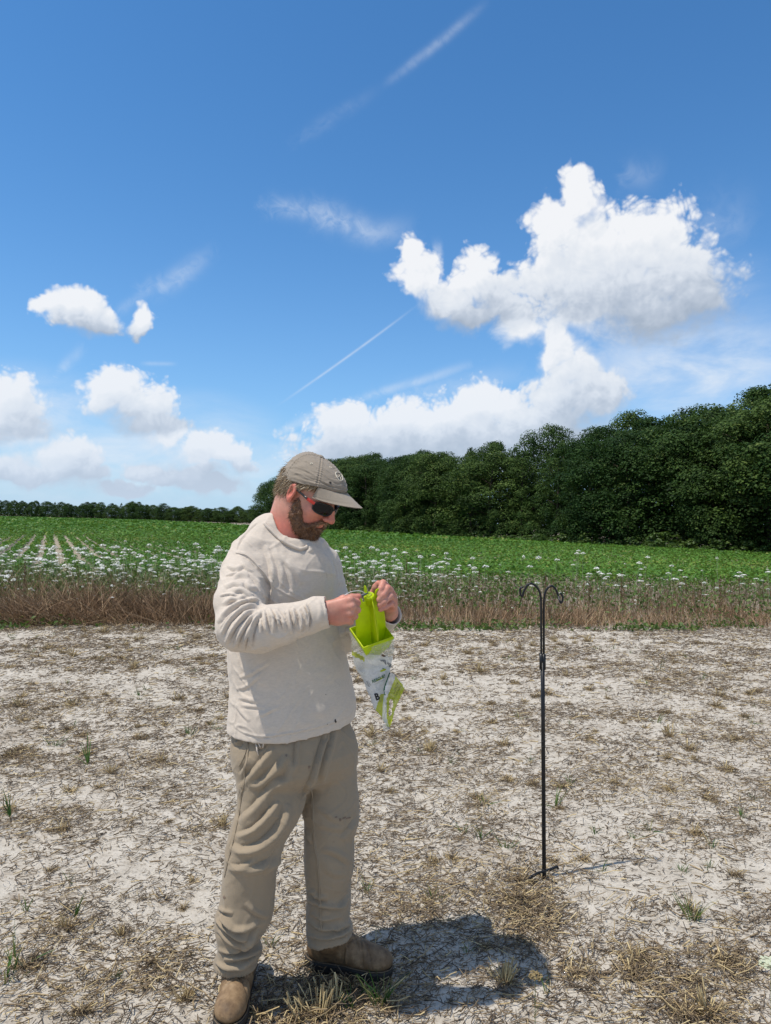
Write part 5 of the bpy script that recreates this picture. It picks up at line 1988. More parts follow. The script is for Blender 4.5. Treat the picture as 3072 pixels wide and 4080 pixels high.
_c = lambda x, y: (840 + x / 2.777, 3050 + y / 2.777)
_d = lambda x, y: (840 + x / 2.777, 2550 + y / 2.777)
patch('stain', TR_V, TR_N, [(*_c(1395, 560), 6, 3), (*_c(1480, 577), 11, 4), (*_c(1445, 595), 5, 7), (*_c(1530, 575), 14, 3)], M_STAIN, TROUSERS)
patch('dirt_mark', TR_V, TR_N, [(*_d(835, 1270), 4, 5), (*_d(1100, 1410), 5, 7), (*_c(140, 1450), 8, 6)], M_STAIN, TROUSERS)
patch('burn_spot', SHIRT_V, SHIRT_N, [(*_d(1392, 893), 5, 8)], M_DARK, SHIRT)
patch('speck', SHIRT_V, SHIRT_N, [(*_d(1300, 930), 2, 2), (*_d(1285, 600), 2, 2)], M_DARK, SHIRT)
# torn, frayed pocket edge
fr = []
for x0, y0, x1, y1 in ((500, 1105, 515, 1210), (515, 1105, 560, 1175), (610, 1100, 575, 1190), (560, 1105, 590, 1150), (540, 1150, 600, 1110), (505, 1160, 525, 1260)):
    p0, n0 = pick(TR_V, TR_N, *_d(x0, y0))
    p1, n1 = pick(TR_V, TR_N, *_d(x1, y1))
    fr.append(tube([p0 + n0 * .003, (p0 + p1) / 2 + n0 * .005, p1 + n1 * .003], [.0025, .0028, .0015], 6))
man_part('frayed_pocket', *join(fr), M_SHIRT, TROUSERS)

# ------------------------------------------------------------------ boots
m, N, out = new_mat('boot_leather')
tc = N.add('ShaderNodeTexCoord')
p_ = tc.outputs['Object']
n1 = N.noise(p_, 20, 7, .68)
n2 = N.noise(p_, 70, 6, .65)
c = N.ramp(n1, [(.3, (.085, .05, .026)), (.5, (.18, .112, .058)), (.72, (.31, .21, .118))])
c = N.mix(N.smooth(n2, .55, .72, 0, .6), c, (.085, .055, .035, 1))
geo = N.add('ShaderNodeNewGeometry')
principled(N, out, c, .62, .3, bump=N.math('ADD', n1, N.math('MULTIPLY', n2, .4)), bump_strength=.4, bump_dist=.004)
M_BOOT = m
M_SOLE = plain('black_rubber', (0.028, 0.026, 0.024), .75, .3, .4, 40, .3)
M_WELT = plain('welt', (0.12, 0.09, 0.06), .8, .2, .3, 60)


def boot(heel, toe, shaft_top, label):
    heel, toe = np.asarray(heel, float), np.asarray(toe, float)
    Fd = unit((toe - heel) * [1, 1, 0])
    L = np.linalg.norm((toe - heel)[:2])
    Sd = np.array([Fd[1], -Fd[0], 0])
    U = np.array([0, 0, 1.0])
    B = np.stack([Sd, Fd, U])
    q = lambda s_, f, u: heel + Sd * s_ + Fd * f * L + U * u
    pts = np.array([heel, toe, shaft_top])
    lo, hi = pts.min(0) - .1, pts.max(0) + .1
    lo[2], hi[2] = -.01, shaft_top[2] + .03
    v = Vol(lo, hi, .0032)
    zs = .030
    v.ell(q(0, .80, zs + .024), B, (.050, .068, .040), .012)      # toe cap
    v.ell(q(0, .55, zs + .032), B, (.047, .080, .045), .03)
    v.ell(q(0, .20, zs + .035), B, (.038, .062, .055), .03)       # heel counter
    v.cone(q(0, .60, zs + .042), q(0, .34, zs + .085), .036, .044, .03)    # instep
    v.cone(q(0, .22, zs + .06), shaft_top, .046, .050, .03)
    v.apply(lambda X, Y, Z: Z - shaft_top[2] + 0 * X + 0 * Y, lo, hi, .001, 'i')
    v.apply(lambda X, Y, Z: (zs - .004) - Z + 0 * X + 0 * Y, lo, hi, .001, 'i')
    V, Q = v.mesh(2)
    Nn = vnormals(V, Q)
    # creases across the vamp
    loc = (V - heel) @ B.T
    f = loc[:, 1] / L
    cre = sum(a * np.exp(-((f - f0 - .25 * (loc[:, 0] / .1) * sg) / .014) ** 2) for f0, a, sg in ((.56, -.0022, 1), (.60, -.0028, -1), (.64, -.0026, .5), (.52, -.002, -.6), (.68, -.0018, 1), (.47, .0028, .3)))
    V = V + Nn * (1.7 * cre * (loc[:, 2] > .05) + (vnoise3(V * 45, 8) - .5) * .0022)[:, None]
    root = bpy.data.objects.new('boot', raw_mesh('boot', local(MAN, V), [Q], M_BOOT))
    link(root, MAN)
    if label:
        root['label'] = label
    # sole: an outline with a heel block
    ts = np.linspace(0, 2 * math.pi, 56, endpoint=False)
    fy = .5 - .515 * np.cos(ts)
    wid = np.interp(fy, [-.02, .03, .12, .3, .45, .62, .8, .92, 1.0, 1.02], [0, .020, .037, .038, .037, .047, .052, .044, .024, 0])
    sx = np.sign(np.sin(ts)) * wid
    def ring(sc, u):
        return np.stack([q(a * sc, .5 + (b_ - .5) * (1 + (sc - 1) * .35), u) for a, b_ in zip(sx, fy)])
    rings = [ring(1.0, .0), ring(1.04, .006), ring(1.04, .022), ring(1.06, .024), ring(1.06, .032), ring(.98, .034)]
    rings[0][:, 2] = rings[0][:, 2] + np.where((fy > .33) & (fy < .47), .010, 0)
    n_ = len(ts)
    SV = np.concatenate(rings)
    fq = []
    for i in range(len(rings) - 1):
        for j in range(n_):
            k = (j + 1) % n_
            fq.append((i * n_ + j, i * n_ + k, (i + 1) * n_ + k, (i + 1) * n_ + j))
    c0, c1 = SV[:n_].mean(0), SV[-n_:].mean(0)
    SV = np.concatenate([SV, [c0, c1]])
    ft = [(len(SV) - 2, (j + 1) % n_, j) for j in range(n_)] + [(len(SV) - 1, (len(rings) - 1) * n_ + j, (len(rings) - 1) * n_ + (j + 1) % n_) for j in range(n_)]
    man_part('sole', SV, [np.array(fq), np.array(ft)], M_SOLE, root)
    # welt stitching line and vamp seam
    w = ring(1.02, .037)
    wv, wf = tube(np.concatenate([w, w[:1]]), .0022, 6, False)
    man_part('welt', wv, wf, M_WELT, root)
    seam = []
    pr = V
    for a in np.linspace(-1, 1, 15):
        t = np.array([a * .048, L * (.47 - .09 * abs(a) ** 1.5), 0])
        # highest surface point above this plan position
        cand = np.where((np.abs(loc[:, 0] - t[0]) < .006) & (np.abs(loc[:, 1] - t[1]) < .006))[0]
        if len(cand):
            i = cand[np.argmax(loc[cand, 2])]
            seam.append(V[i] + Nn[i] * .0012)
    if len(seam) > 4:
        sv, sf = tube(spline(seam, 40), .0026, 6)
        man_part('seam', sv, sf, M_WELT, root)
    return root


UPB = np.array([0, 0, .012])
boot(on_ground(1222, 3856) + UPB, on_ground(1556, 3905) + UPB, P(1296, 3770, 2.535) + [0, 0, .03], None)
nh = on_ground(952, 3928) + UPB
boot(nh + [.016, .055, 0], nh + [.012, -.262, 0], np.array([-.482, nh[1] + .035, .185]), None)
# ------------------------------------------------------------------ cap
RIM_A = np.linspace(0, math.pi, 91)
RIM_U = np.interp(RIM_A, np.radians([0, 30, 57, 80, 100, 140, 180]), [.082, .079, .070, .050, .036, .012, .000])
for _ in range(3):
    RIM_U = np.convolve(np.concatenate([RIM_U[3:0:-1], RIM_U, RIM_U[-2:-5:-1]]), [1 / 7] * 7, 'valid')


def cap_surface(th, ph):
    """point of the cap dome: th angle from the front towards his right, ph 0 at the rim, pi/2 at the button"""
    h = np.cos(ph) ** 0.80
    w_ = np.sin(ph)
    urim = np.interp(np.abs((np.asarray(th) + math.pi) % (2 * math.pi) - math.pi), RIM_A, RIM_U)
    r = .0885 * np.sin(th) * h
    f = (.003 + .120 * np.cos(th)) * h - .020 * w_
    u = urim * (1 - w_) + .137 * w_
    return HO + r[..., None] * HR + f[..., None] * HF + u[..., None] * HU


def build_cap():
    nt_, np_ = 300, 64
    th = np.linspace(0, 2 * math.pi, nt_, endpoint=False)
    ph = np.concatenate([np.linspace(0, math.pi / 2 - .02, np_)])
    TH, PH = np.meshgrid(th, ph)
    V = cap_surface(TH, PH)
    # outward normals
    cen = HO + HU * .04
    Nn = unit(np.cross(np.gradient(V, axis=1), np.gradient(V, axis=0)))
    Nn = np.where(((V - cen) * Nn).sum(-1, keepdims=True) < 0, -Nn, Nn)
    disp = np.zeros(TH.shape)
    # six panels: sunk seams with puckered double stitching
    for k in range(6):
        t0 = k * math.pi / 3
        dt = (TH - t0 + math.pi) % (2 * math.pi) - math.pi
        arc = dt * .10 * np.cos(PH) ** .8
        pk = 1 + .8 * np.sin(PH * 62 + k) * np.exp(-(arc / .010) ** 2)
        disp += (-.0016 * np.exp(-(arc / .0016) ** 2) + .0010 * np.exp(-((np.abs(arc) - .0050) / .0024) ** 2) * pk)
        disp += .0007 * np.sin(PH * 62 + k) * np.exp(-(arc / .012) ** 2)
    # sweat band line, crumple near the rim
    disp += .0014 * np.exp(-((PH - .13) / .03) ** 2) - .0012 * np.exp(-((PH - .19) / .02) ** 2)
    q = np.stack([np.cos(TH) * 6 + 9, np.sin(TH) * 6 + 9, PH * 9 + np.sin(TH * 3)], -1).reshape(-1, 3)
    disp += ((vnoise3(q * np.array([.6, .6, 1.6]), 9) - .5) * .0065 + (vnoise3(q * np.array([1.5, 1.5, 3.5]), 10) - .5) * .0028).reshape(TH.shape) * np.exp(-PH * 1.1)
    V = V + Nn * disp[..., None]
    n = nt_
    i = (np.arange(np_ - 1)[:, None] * n + np.arange(n)[None]).ravel()
    j = (np.arange(np_ - 1)[:, None] * n + (np.arange(n)[None] + 1) % n).ravel()
    Q = np.stack([i, j, j + n, i + n], -1)
    VV = V.reshape(-1, 3)
    NN = Nn.reshape(-1, 3)
    # inner shell for thickness
    inner = VV - NN * .0022
    m_ = len(VV)
    Q2 = Q[:, ::-1] + m_
    jj = (np.arange(n) + 1) % n
    rimq = np.stack([np.arange(n), np.arange(n) + m_, jj + m_, jj], -1)
    cap = bpy.data.objects.new('cap', raw_mesh('cap', local(MAN, np.concatenate([VV, inner])), [Q, Q2, rimq], M_CAP))
    link(cap, MAN)
    # visor
    nu, nw = 61, 22
    U_, W_ = np.meshgrid(np.linspace(-1, 1, nu), np.linspace(0, 1, nw))
    tb = U_ * math.radians(57)
    B0 = cap_surface(tb, np.zeros_like(tb))
    ln = .080 * np.clip(1 - np.abs(U_) ** 2.3, 0, 1) ** .62
    off = (HF[None, None] * (ln * W_)[..., None] - HU * (ln * W_ * .06 + .036 * U_ ** 2 * np.minimum(1, W_ * 1.2) + .10 * (ln * W_) ** 2 * 3)[..., None] + HR * (U_ * .006 * W_)[..., None])
    top = B0 - HU * .001 + HF * .001 + off
    tn = unit(np.cross(np.gradient(top, axis=1), np.gradient(top, axis=0)))
    tn = np.where((tn * HU).sum(-1, keepdims=True) < 0, -tn, tn)
    st = sum(np.sin(np.clip((W_ - w0) / .02, -1, 1) * math.pi) for w0 in (.55, .66, .77, .88))
    top = top + tn * (st * .0004)[..., None]
    bot = top - tn * .0030
    k = nu
    i = (np.arange(nw - 1)[:, None] * k + np.arange(k - 1)[None]).ravel()
    q1 = np.stack([i, i + 1, i + k + 1, i + k], -1)
    m2 = nu * nw
    q2 = q1[:, ::-1] + m2
    bd = list(range(nu)) + [r_ * nu + nu - 1 for r_ in range(1, nw)] + [(nw - 1) * nu + c_ for c_ in range(nu - 2, -1, -1)] + [r_ * nu for r_ in range(nw - 2, 0, -1)]
    q3 = np.array([(bd[a], bd[(a + 1) % len(bd)], bd[(a + 1) % len(bd)] + m2, bd[a] + m2) for a in range(len(bd))])
    man_part('visor', np.concatenate([top.reshape(-1, 3), bot.reshape(-1, 3)]), [q1, q2, q3], M_CAP, cap)
    # button
    bt = cap_surface(np.array(0.), np.array(math.pi / 2))
    pts = [bt - HU * .003, bt + HU * .003, bt + HU * .0058, bt + HU * .0066]
    bv, bf = tube(pts, [.0095, .0095, .007, .001], 14)
    man_part('button', bv, bf, M_CAP, cap)
    # eyelets
    fn = lambda x, y: pick(VV, NN, x, y)
    ev = []
    for (x, y) in ((1240, 1842), (1319, 1858)):
        p, nn = fn(x, y)
        a = unit(np.cross(nn, [0, 0, 1.]))
        b = np.cross(a, nn)
        ang = np.linspace(0, 2 * math.pi, 14)
        ev.append(tube(p + nn * .0006 + a * (np.cos(ang) * .0032)[:, None] + b * (np.sin(ang) * .0032)[:, None], .0011, 5, False))
    man_part('eyelet', *join(ev), M_THREAD, cap)
    # embroidered emblem: rounded frame with a small branching mark inside
    cc = lambda x, y: (1250 + x / 8.33, 1780 + y / 8.33)
    lines = [([cc(760, 860), cc(800, 835), cc(880, 845), cc(940, 860), cc(965, 930), cc(985, 1010), cc(1005, 1090), cc(990, 1105), cc(930, 1105), cc(870, 1085), cc(820, 1030), cc(785, 960), cc(755, 890), cc(760, 860)], .0016),
             ([cc(830, 880), cc(900, 905), cc(950, 955), cc(985, 1040)], .0011), ([cc(850, 985), cc(895, 935)], .0012), ([cc(900, 1055), cc(935, 990)], .0012), ([cc(905, 905), cc(940, 900)], .001), ([cc(940, 985), cc(965, 950)], .001)]
    parts = []
    for pl, r in lines:
        pl = spline(pl, 40) if len(pl) > 2 else np.linspace(pl[0], pl[1], 8)
        pts = np.array([(lambda pn: pn[0] + pn[1] * .0010)(fn(x, y)) for x, y in pl])
        for _ in range(3):
            pts[1:-1] = (pts[:-2] + pts[1:-1] * 2 + pts[2:]) / 4
        parts.append(tube(pts, r, 6))
    man_part('emblem', *join(parts), M_THREAD, cap)
    p, nn = fn(1320, 1922)
    an = np.arange(10) / 10 * 6.283
    a = unit(np.cross(nn, [0, 0, 1.]))
    b = np.cross(a, nn)
    ring = p + nn * .0012 + a * (np.cos(an) * .0042)[:, None] + b * (np.sin(an) * .0040)[:, None]
    man_part('bug', np.concatenate([[p + nn * .004], ring]), [np.array([(0, 1 + i, 1 + (i + 1) % 10) for i in range(10)])], M_DARK, cap)


M_THREAD = plain('cream_thread', (0.62, 0.56, 0.45), .7, .2, .1, 200)
build_cap()

# ------------------------------------------------------------------ sunglasses
m, N, out = new_mat('dark_lens')
principled(N, out, (0.006, 0.006, 0.007, 1), .12, .22)
M_LENS = m
M_FRAME = plain('black_plastic', (0.015, 0.015, 0.016), .35, .5, .05)
M_RED = plain('red_plastic', (0.62, 0.045, 0.03), .35, .5, .05)


def build_glasses():
    root = None
    def wrap(th, u, g=0.0):
        return HO + HR * ((.083 + g) * np.sin(th))[..., None] + HF * ((.1235 + g) * np.cos(th))[..., None] + HU * u[..., None]
    an = np.linspace(0, 2 * math.pi, 40, endpoint=False)
    ca, sa = np.cos(an), np.sin(an)
    parts_lens, edges = [], []
    for s_ in (1, -1):
        # rounded wrap lens, a little deeper on the outside
        rx = math.radians(22.5) * np.sign(ca) * np.abs(ca) ** .75
        ry = .0195 * np.sign(sa) * np.abs(sa) ** .8
        tc_ = math.radians(28.5)
        lv = []
        for sc, g in ((1, 0), (.8, .0012), (.5, .002), (.2, .0024)):
            lv.append(wrap(s_ * (tc_ + rx * sc), .006 + ry * sc - .10 * rx * .05 * sc, g))
        V = np.concatenate(lv + [wrap(np.array([s_ * tc_]), np.array([.006]), .0025)])
        n = 40
        q = [(a * n + j, a * n + (j + 1) % n, (a + 1) * n + (j + 1) % n, (a + 1) * n + j) for a in range(3) for j in range(n)]
        t = [(3 * n + j, 3 * n + (j + 1) % n, 4 * n) for j in range(n)]
        parts_lens.append((V, [np.array(q), np.array(t)]))
        edges.append(lv[0])
    root = bpy.data.objects.new('sunglasses', raw_mesh('sunglasses', local(MAN, join([tube(np.concatenate([e, e[:1]]), .0021, 7, False) for e in edges])[0]),
                                join([tube(np.concatenate([e, e[:1]]), .0021, 7, False) for e in edges])[1], M_FRAME))
    link(root, MAN)
    for V, Fc in parts_lens:
        man_part('lens', V, Fc, M_LENS, root)
    th = np.linspace(math.radians(-7), math.radians(7), 8)
    bv, bf = tube(wrap(th, .012 + .004 * np.cos(th * 12), .001), .0028, 7)
    man_part('bridge', bv, bf, M_FRAME, root)
    for s_ in (1, -1):
        a = wrap(np.array([s_ * math.radians(50)]), np.array([.012]), .0005)[0]
        b = hp(s_ * .0805, .056, .0155)
        c_ = hp(s_ * .083, .010, .020)
        d_ = hp(s_ * .080, -.012, .018)
        def bar(pts, w, t):
            pts = np.asarray(pts)
            T = unit(np.gradient(pts, axis=0))
            o_ = unit(np.cross(T, HU)) * s_
            VV = np.concatenate([pts + HU * w + o_ * t, pts - HU * w + o_ * t, pts - HU * w - o_ * t, pts + HU * w - o_ * t])
            k = len(pts)
            q = [(x * k + i, ((x + 1) % 4) * k + i, ((x + 1) % 4) * k + i + 1, x * k + i + 1) for x in range(4) for i in range(k - 1)]
            q += [(0, k, 2 * k, 3 * k), (k - 1, 4 * k - 1, 3 * k - 1, 2 * k - 1)]
            return VV, [np.array(q)]
        man_part('temple', *join([bar(spline([a, (a + b) / 2 + HR * s_ * .002, b], 8), .0048, .0016)]), M_RED, root)
        man_part('temple_tip', *join([bar(spline([b, c_, d_], 8), .0032, .0016)]), M_FRAME, root)


build_glasses()

# ------------------------------------------------------------------ hair and beard
HAIR_STOPS = [(0.0, (0.045, 0.026, 0.014)), (0.4, (0.12, 0.075, 0.040)), (0.75, (0.26, 0.175, 0.10)), (1.0, (0.48, 0.37, 0.24))]


def hair_mat(name, stops):
    m, N, out = new_mat(name)
    c = N.ramp(attr(N, 'tint'), stops)
    principled(N, out, c, .45, .4)
    return m


M_HAIR = hair_mat('hair', [(0.0, (0.07, 0.045, 0.026)), (0.4, (0.19, 0.13, 0.075)), (0.75, (0.34, 0.25, 0.15)), (1.0, (0.56, 0.45, 0.30))])
M_BEARD = hair_mat('beard', [(0.0, (0.05, 0.022, 0.010)), (0.5, (0.16, 0.076, 0.036)), (0.8, (0.31, 0.18, 0.095)), (1.0, (0.50, 0.36, 0.22))])


def strands(base, dirs, length, width, bend, tint, nseg=3):
    V, Q, k = ribbons(base, dirs, length, width, nseg, bend)
    return V, Q, np.repeat(tint, k)


def surf_pts(V, Q, n, mask=None):
    a = np.cross(V[Q[:, 2]] - V[Q[:, 0]], V[Q[:, 3]] - V[Q[:, 1]])
    ar = np.linalg.norm(a, axis=1)
    if mask is not None:
        ar = ar * mask(V[Q].mean(1))
    i = rng.choice(len(Q), n, p=ar / ar.sum())
    w = rng.dirichlet([1, 1, 1, 1], n)
    return (V[Q[i]] * w[:, :, None]).sum(1), unit(a[i])


def build_hair():
    # hair cap under the hat at the back and sides
    v = Vol(hp(0, 0, 0) - .2, hp(0, 0, 0) + .2, .003)
    v.ell(hp(0, -.022, .030), HB, (.0815, .098, .080), .01)
    v.ell(hp(0, -.062, -.020), rot_ax(10), (.056, .046, .050), .02)
    keep_f = lambda p: (p - HO) @ HF
    v.apply(lambda X, Y, Z: ((X - HO[0]) * HF[0] + (Y - HO[1]) * HF[1] + (Z - HO[2]) * HF[2]) + .0
            + .45 * np.abs(((X - HO[0]) * HU[0] + (Y - HO[1]) * HU[1] + (Z - HO[2]) * HU[2]) - .02) - .0 - .05 * (((X - HO[0]) * HU[0] + (Y - HO[1]) * HU[1] + (Z - HO[2]) * HU[2]) > .028),
            HO - .2, HO + .2, .001, 'i')
    V, Q = v.mesh(1)
    hair = bpy.data.objects.new('hair', raw_mesh('hair', local(MAN, V), [Q], M_HAIR, attrs={'tint': np.full(len(V), .15)}))
    link(hair, MAN)
    b, n = surf_pts(V, Q, 4200, lambda c: (((c - HO) @ HU) < .06) * (((c - HO) @ HF) < .02))
    N_ = len(b)
    down = unit(-HU * 1.0 - HF * .15 + n * .32 + rng.normal(0, .16, (N_, 3)))
    V1, Q1, t1 = strands(b - n * .001, down, rng.uniform(.012, .026, N_), rng.uniform(.0008, .0016, N_), n * rng.normal(0, .003, (N_, 1)), np.clip(rng.beta(2, 2, N_) + .12, 0, 1))
    # locks in front of the ear, under the rim
    k = 520
    s_ = rng.choice([1, 1, 1, -1], k)
    th = rng.uniform(math.radians(42), math.radians(88), k)
    b2 = cap_surface(s_ * th, np.zeros(k)) - HU * .001 + HU * rng.uniform(-.006, .004, k)[:, None]
    b2 = b2 - (HR * (s_ * np.sin(th) * .006)[:, None]) - HF * (np.cos(th) * .004)[:, None]
    d2 = unit(-HU * .75 - HF * .45 + HR * (s_ * .10)[:, None] + rng.normal(0, .16, (k, 3)))
    V2, Q2, t2 = strands(b2, d2, rng.uniform(.014, .032, k), rng.uniform(.001, .002, k), -HU * rng.uniform(0, .006, (k, 1)), np.clip(rng.beta(2.2, 2, k) + .1, 0, 1))
    # tuft poking out over the back strap of the cap
    k3 = 90
    b3 = hp(0, -.108, .058) + HR * rng.normal(0, .014, (k3, 1)) + HU * rng.normal(0, .009, (k3, 1))
    d3 = unit(-HF * 1.0 - HU * .1 + rng.normal(0, .3, (k3, 3)))
    V3, Q3, t3 = strands(b3, d3, rng.uniform(.008, .02, k3), rng.uniform(.0008, .0014, k3), -HU * rng.uniform(.0, .012, (k3, 1)), np.clip(rng.beta(2, 2, k3) + .2, 0, 1))
    # fine hair down the nape
    k4 = 500
    a4 = rng.uniform(-.9, .9, k4)
    b4 = hp(0, 0, 0) + HR * (.058 * np.sin(a4))[:, None] - HF * (.05 + .035 * np.cos(a4))[:, None] - HU * rng.uniform(.035, .075, k4)[:, None]
    d4 = unit(-HU - HF * .2 + HR * (a4 * .4)[:, None] + rng.normal(0, .15, (k4, 3)))
    V4, Q4, t4 = strands(b4, d4, rng.uniform(.008, .018, k4), np.full(k4, .0008), -HF * .002 + np.zeros((k4, 3)), rng.uniform(.1, .6, k4))
    VV, FF = join([(V1, [Q1]), (V2, [Q2]), (V3, [Q3]), (V4, [Q4])])
    o = man_part('hair_strands', VV, FF, M_HAIR, hair, attrs={'tint': np.concatenate([t1, t2, t3, t4])})
    o['kind'] = 'stuff'
    # beard
    v = Vol(hp(0, 0, 0) - .2, hp(0, 0, 0) + .2, .003)
    for s_ in (1, -1):
        v.chain([hp(s_ * .066, .020, .006), hp(s_ * .064, .018, -.030), hp(s_ * .058, .026, -.066), hp(s_ * .044, .056, -.094), hp(s_ * .020, .082, -.110)], [.0050, .0080, .0135, .0180, .0205], .012)
        v.chain([hp(s_ * .0655, .030, -.012), hp(s_ * .060, .040, -.040), hp(s_ * .051, .055, -.070)], [.004, .0075, .013], .012)
        v.chain([hp(s_ * .040, .078, -.078), hp(s_ * .030, .094, -.066)], [.014, .009], .01)
        v.chain([hp(s_ * .004, .113, -.041), hp(s_ * .020, .106, -.046), hp(s_ * .031, .094, -.060)], [.0050, .0055, .0060], .006)
    v.ell(hp(0, .086, -.102), HB, (.028, .024, .024), .015)
    v.ell(hp(0, .052, -.110), HB, (.036, .036, .018), .015)
    v.ell(hp(0, .097, -.079), HB, (.024, .012, .012), .01)
    V, Q = v.mesh(2)
    V = V + vnormals(V, Q) * ((vnoise3(V * 130, 12) - .5) * .006 + (vnoise3(V * 300, 13) - .5) * .003)[:, None]
    loc = (V - HO) @ HB.T
    bt = np.clip(.45 - .25 * (vnoise3(V * 150, 14) - .3) + .0 * loc[:, 0], 0, 1)
    beard = bpy.data.objects.new('beard', raw_mesh('beard', local(MAN, V), [Q], M_BEARD, attrs={'tint': bt}))
    link(beard, MAN)
    b, n = surf_pts(V, Q, 9500)
    N_ = len(b)
    lb = (b - HO) @ HB.T
    b = b + rng.normal(0, .0035, (N_, 3)) * (rng.random((N_, 1)) < .5)
    dirs = unit(n * .75 - HU * .75 + HF * .1 + rng.normal(0, .38, (N_, 3)))
    chin = np.clip((lb[:, 1] - .02) / .08, 0, 1)
    side = np.clip((lb[:, 2] + .09) / .09, 0, 1)
    L = rng.uniform(.004, .0105, N_) * (.75 + .35 * chin)
    t = np.clip(rng.beta(1.8, 2.6, N_) + .42 * side * rng.random(N_) + .1 * (rng.random(N_) < .15), 0, 1)
    mou = (np.abs(lb[:, 0]) < .035) & (lb[:, 2] > -.055) & (lb[:, 1] > .085)
    t = np.where(mou, np.clip(t + .35, 0, 1), t)
    L = np.where(mou, L * .6, L)
    V1, Q1, t1 = strands(b - n * .001, dirs, L, rng.uniform(.0007, .0014, N_), -HU * rng.uniform(-.002, .004, (N_, 1)), t)
    o = man_part('beard_strands', V1, [Q1], M_BEARD, beard, attrs={'tint': t1})
    o['kind'] = 'stuff'


build_hair()
# ------------------------------------------------------------------ the insect trap in his hands
def lime_mat(name, col, transl, rough=.38, tr=0.0):
    m, N, out = new_mat(name)
    tc = N.add('ShaderNodeTexCoord')
    n = N.noise(tc.outputs['Object'], 35, 4, .6)
    c = N.mix(1.0, (*col, 1), N.lin(n, .3, .7, .94, 1.05), 'MULTIPLY')
    b = N.add('ShaderNodeBsdfPrincipled')
    N.put(b.inputs['Base Color'], c)
    N.put(b.inputs['Roughness'], rough)
    N.put(b.inputs['Specular IOR Level'], .35)
    t = N.add('ShaderNodeBsdfTranslucent')
    N.put(t.inputs[0], c)
    mx = N.add('ShaderNodeMixShader')
    mx.inputs[0].default_value = transl
    N.l.new(b.outputs[0], mx.inputs[1])
    N.l.new(t.outputs[0], mx.inputs[2])
    o_ = mx.outputs[0]
    if tr > 0:
        tp = N.add('ShaderNodeBsdfTransparent')
        wr = N.noise(tc.outputs['Object'], 55, 5, .65, 1.5)
        m2 = N.add('ShaderNodeMixShader')
        N.put(m2.inputs[0], N.lin(wr, .3, .7, min(tr + .12, 1), max(tr - .15, 0)))
        bn = N.add('ShaderNodeBump')
        bn.inputs['Strength'].default_value = .6
        bn.inputs['Distance'].default_value = .004
        N.put(bn.inputs['Height'], wr)
        N.l.new(bn.outputs[0], b.inputs['Normal'])
        N.l.new(o_, m2.inputs[1])
        N.l.new(tp.outputs[0], m2.inputs[2])
        o_ = m2.outputs[0]
    N.l.new(o_, out.inputs[0])
    return m


M_LIME = lime_mat('lime_plastic', (0.60, 0.74, 0.008), .38)
M_EDGE_GLOW = lime_mat('lime_painted_glow', (0.78, 0.86, 0.05), .4)  # glow of light-piping plastic edges, painted as a brighter lime
M_FILM = lime_mat('clear_film', (0.72, 0.72, 0.70), .25, .15, .72)
M_PRINT = lime_mat('white_printed_film', (0.70, 0.71, 0.72), .30, .22, .26)
M_BAND = lime_mat('lime_printed_film', (0.47, 0.53, 0.02), .35, .3, .14)
M_INK = plain('black_ink', (0.02, 0.02, 0.022), .6)
M_GINK = plain('green_ink', (0.015, 0.10, 0.045), .6)
M_GREY = plain('grey_ink', (0.16, 0.17, 0.18), .6)
M_BEETLE = plain('beetle_print', (0.11, 0.07, 0.04), .6)

TR_C = P(1480, 2522, 2.385)
TN = unit([-.06, -.54, .84])
E2 = np.array([.865, .26, .419])
E2 = unit(E2 - TN * (E2 @ TN))
E1 = np.cross(TN, E2)
if E1[0] > 0:
    E1 = -E1
S_ = .106
TRAP = empty('insect_trap', TR_C + [0, 0, -.3], 'yellow-green plastic insect trap with a clear printed bag, held up in both hands', 'insect trap')


def tp(a, b, c):
    """trap coordinates: along E1, E2 and the axis"""
    return TR_C + E1 * a + E2 * b + TN * c


def trap_part(name, V, Fc, mat, parent=TRAP, **kw):
    return mesh_obj(name, local(TRAP, V), Fc, mat, parent, **kw)


def plate(pts3, nrm, th):
    """flat polygon fan-triangulated with thickness"""
    n = len(pts3)
    pts3 = np.asarray(pts3)
    A, B = pts3 + nrm * th / 2, pts3 - nrm * th / 2
    V = np.concatenate([A, B, [A.mean(0)], [B.mean(0)]])
    t = []
    q = []
    for i in range(n):
        j = (i + 1) % n
        t += [(2 * n, i, j), (2 * n + 1, n + j, n + i)]
        q.append((i, n + i, n + j, j))
    return V, [np.array(t), np.array(q)]


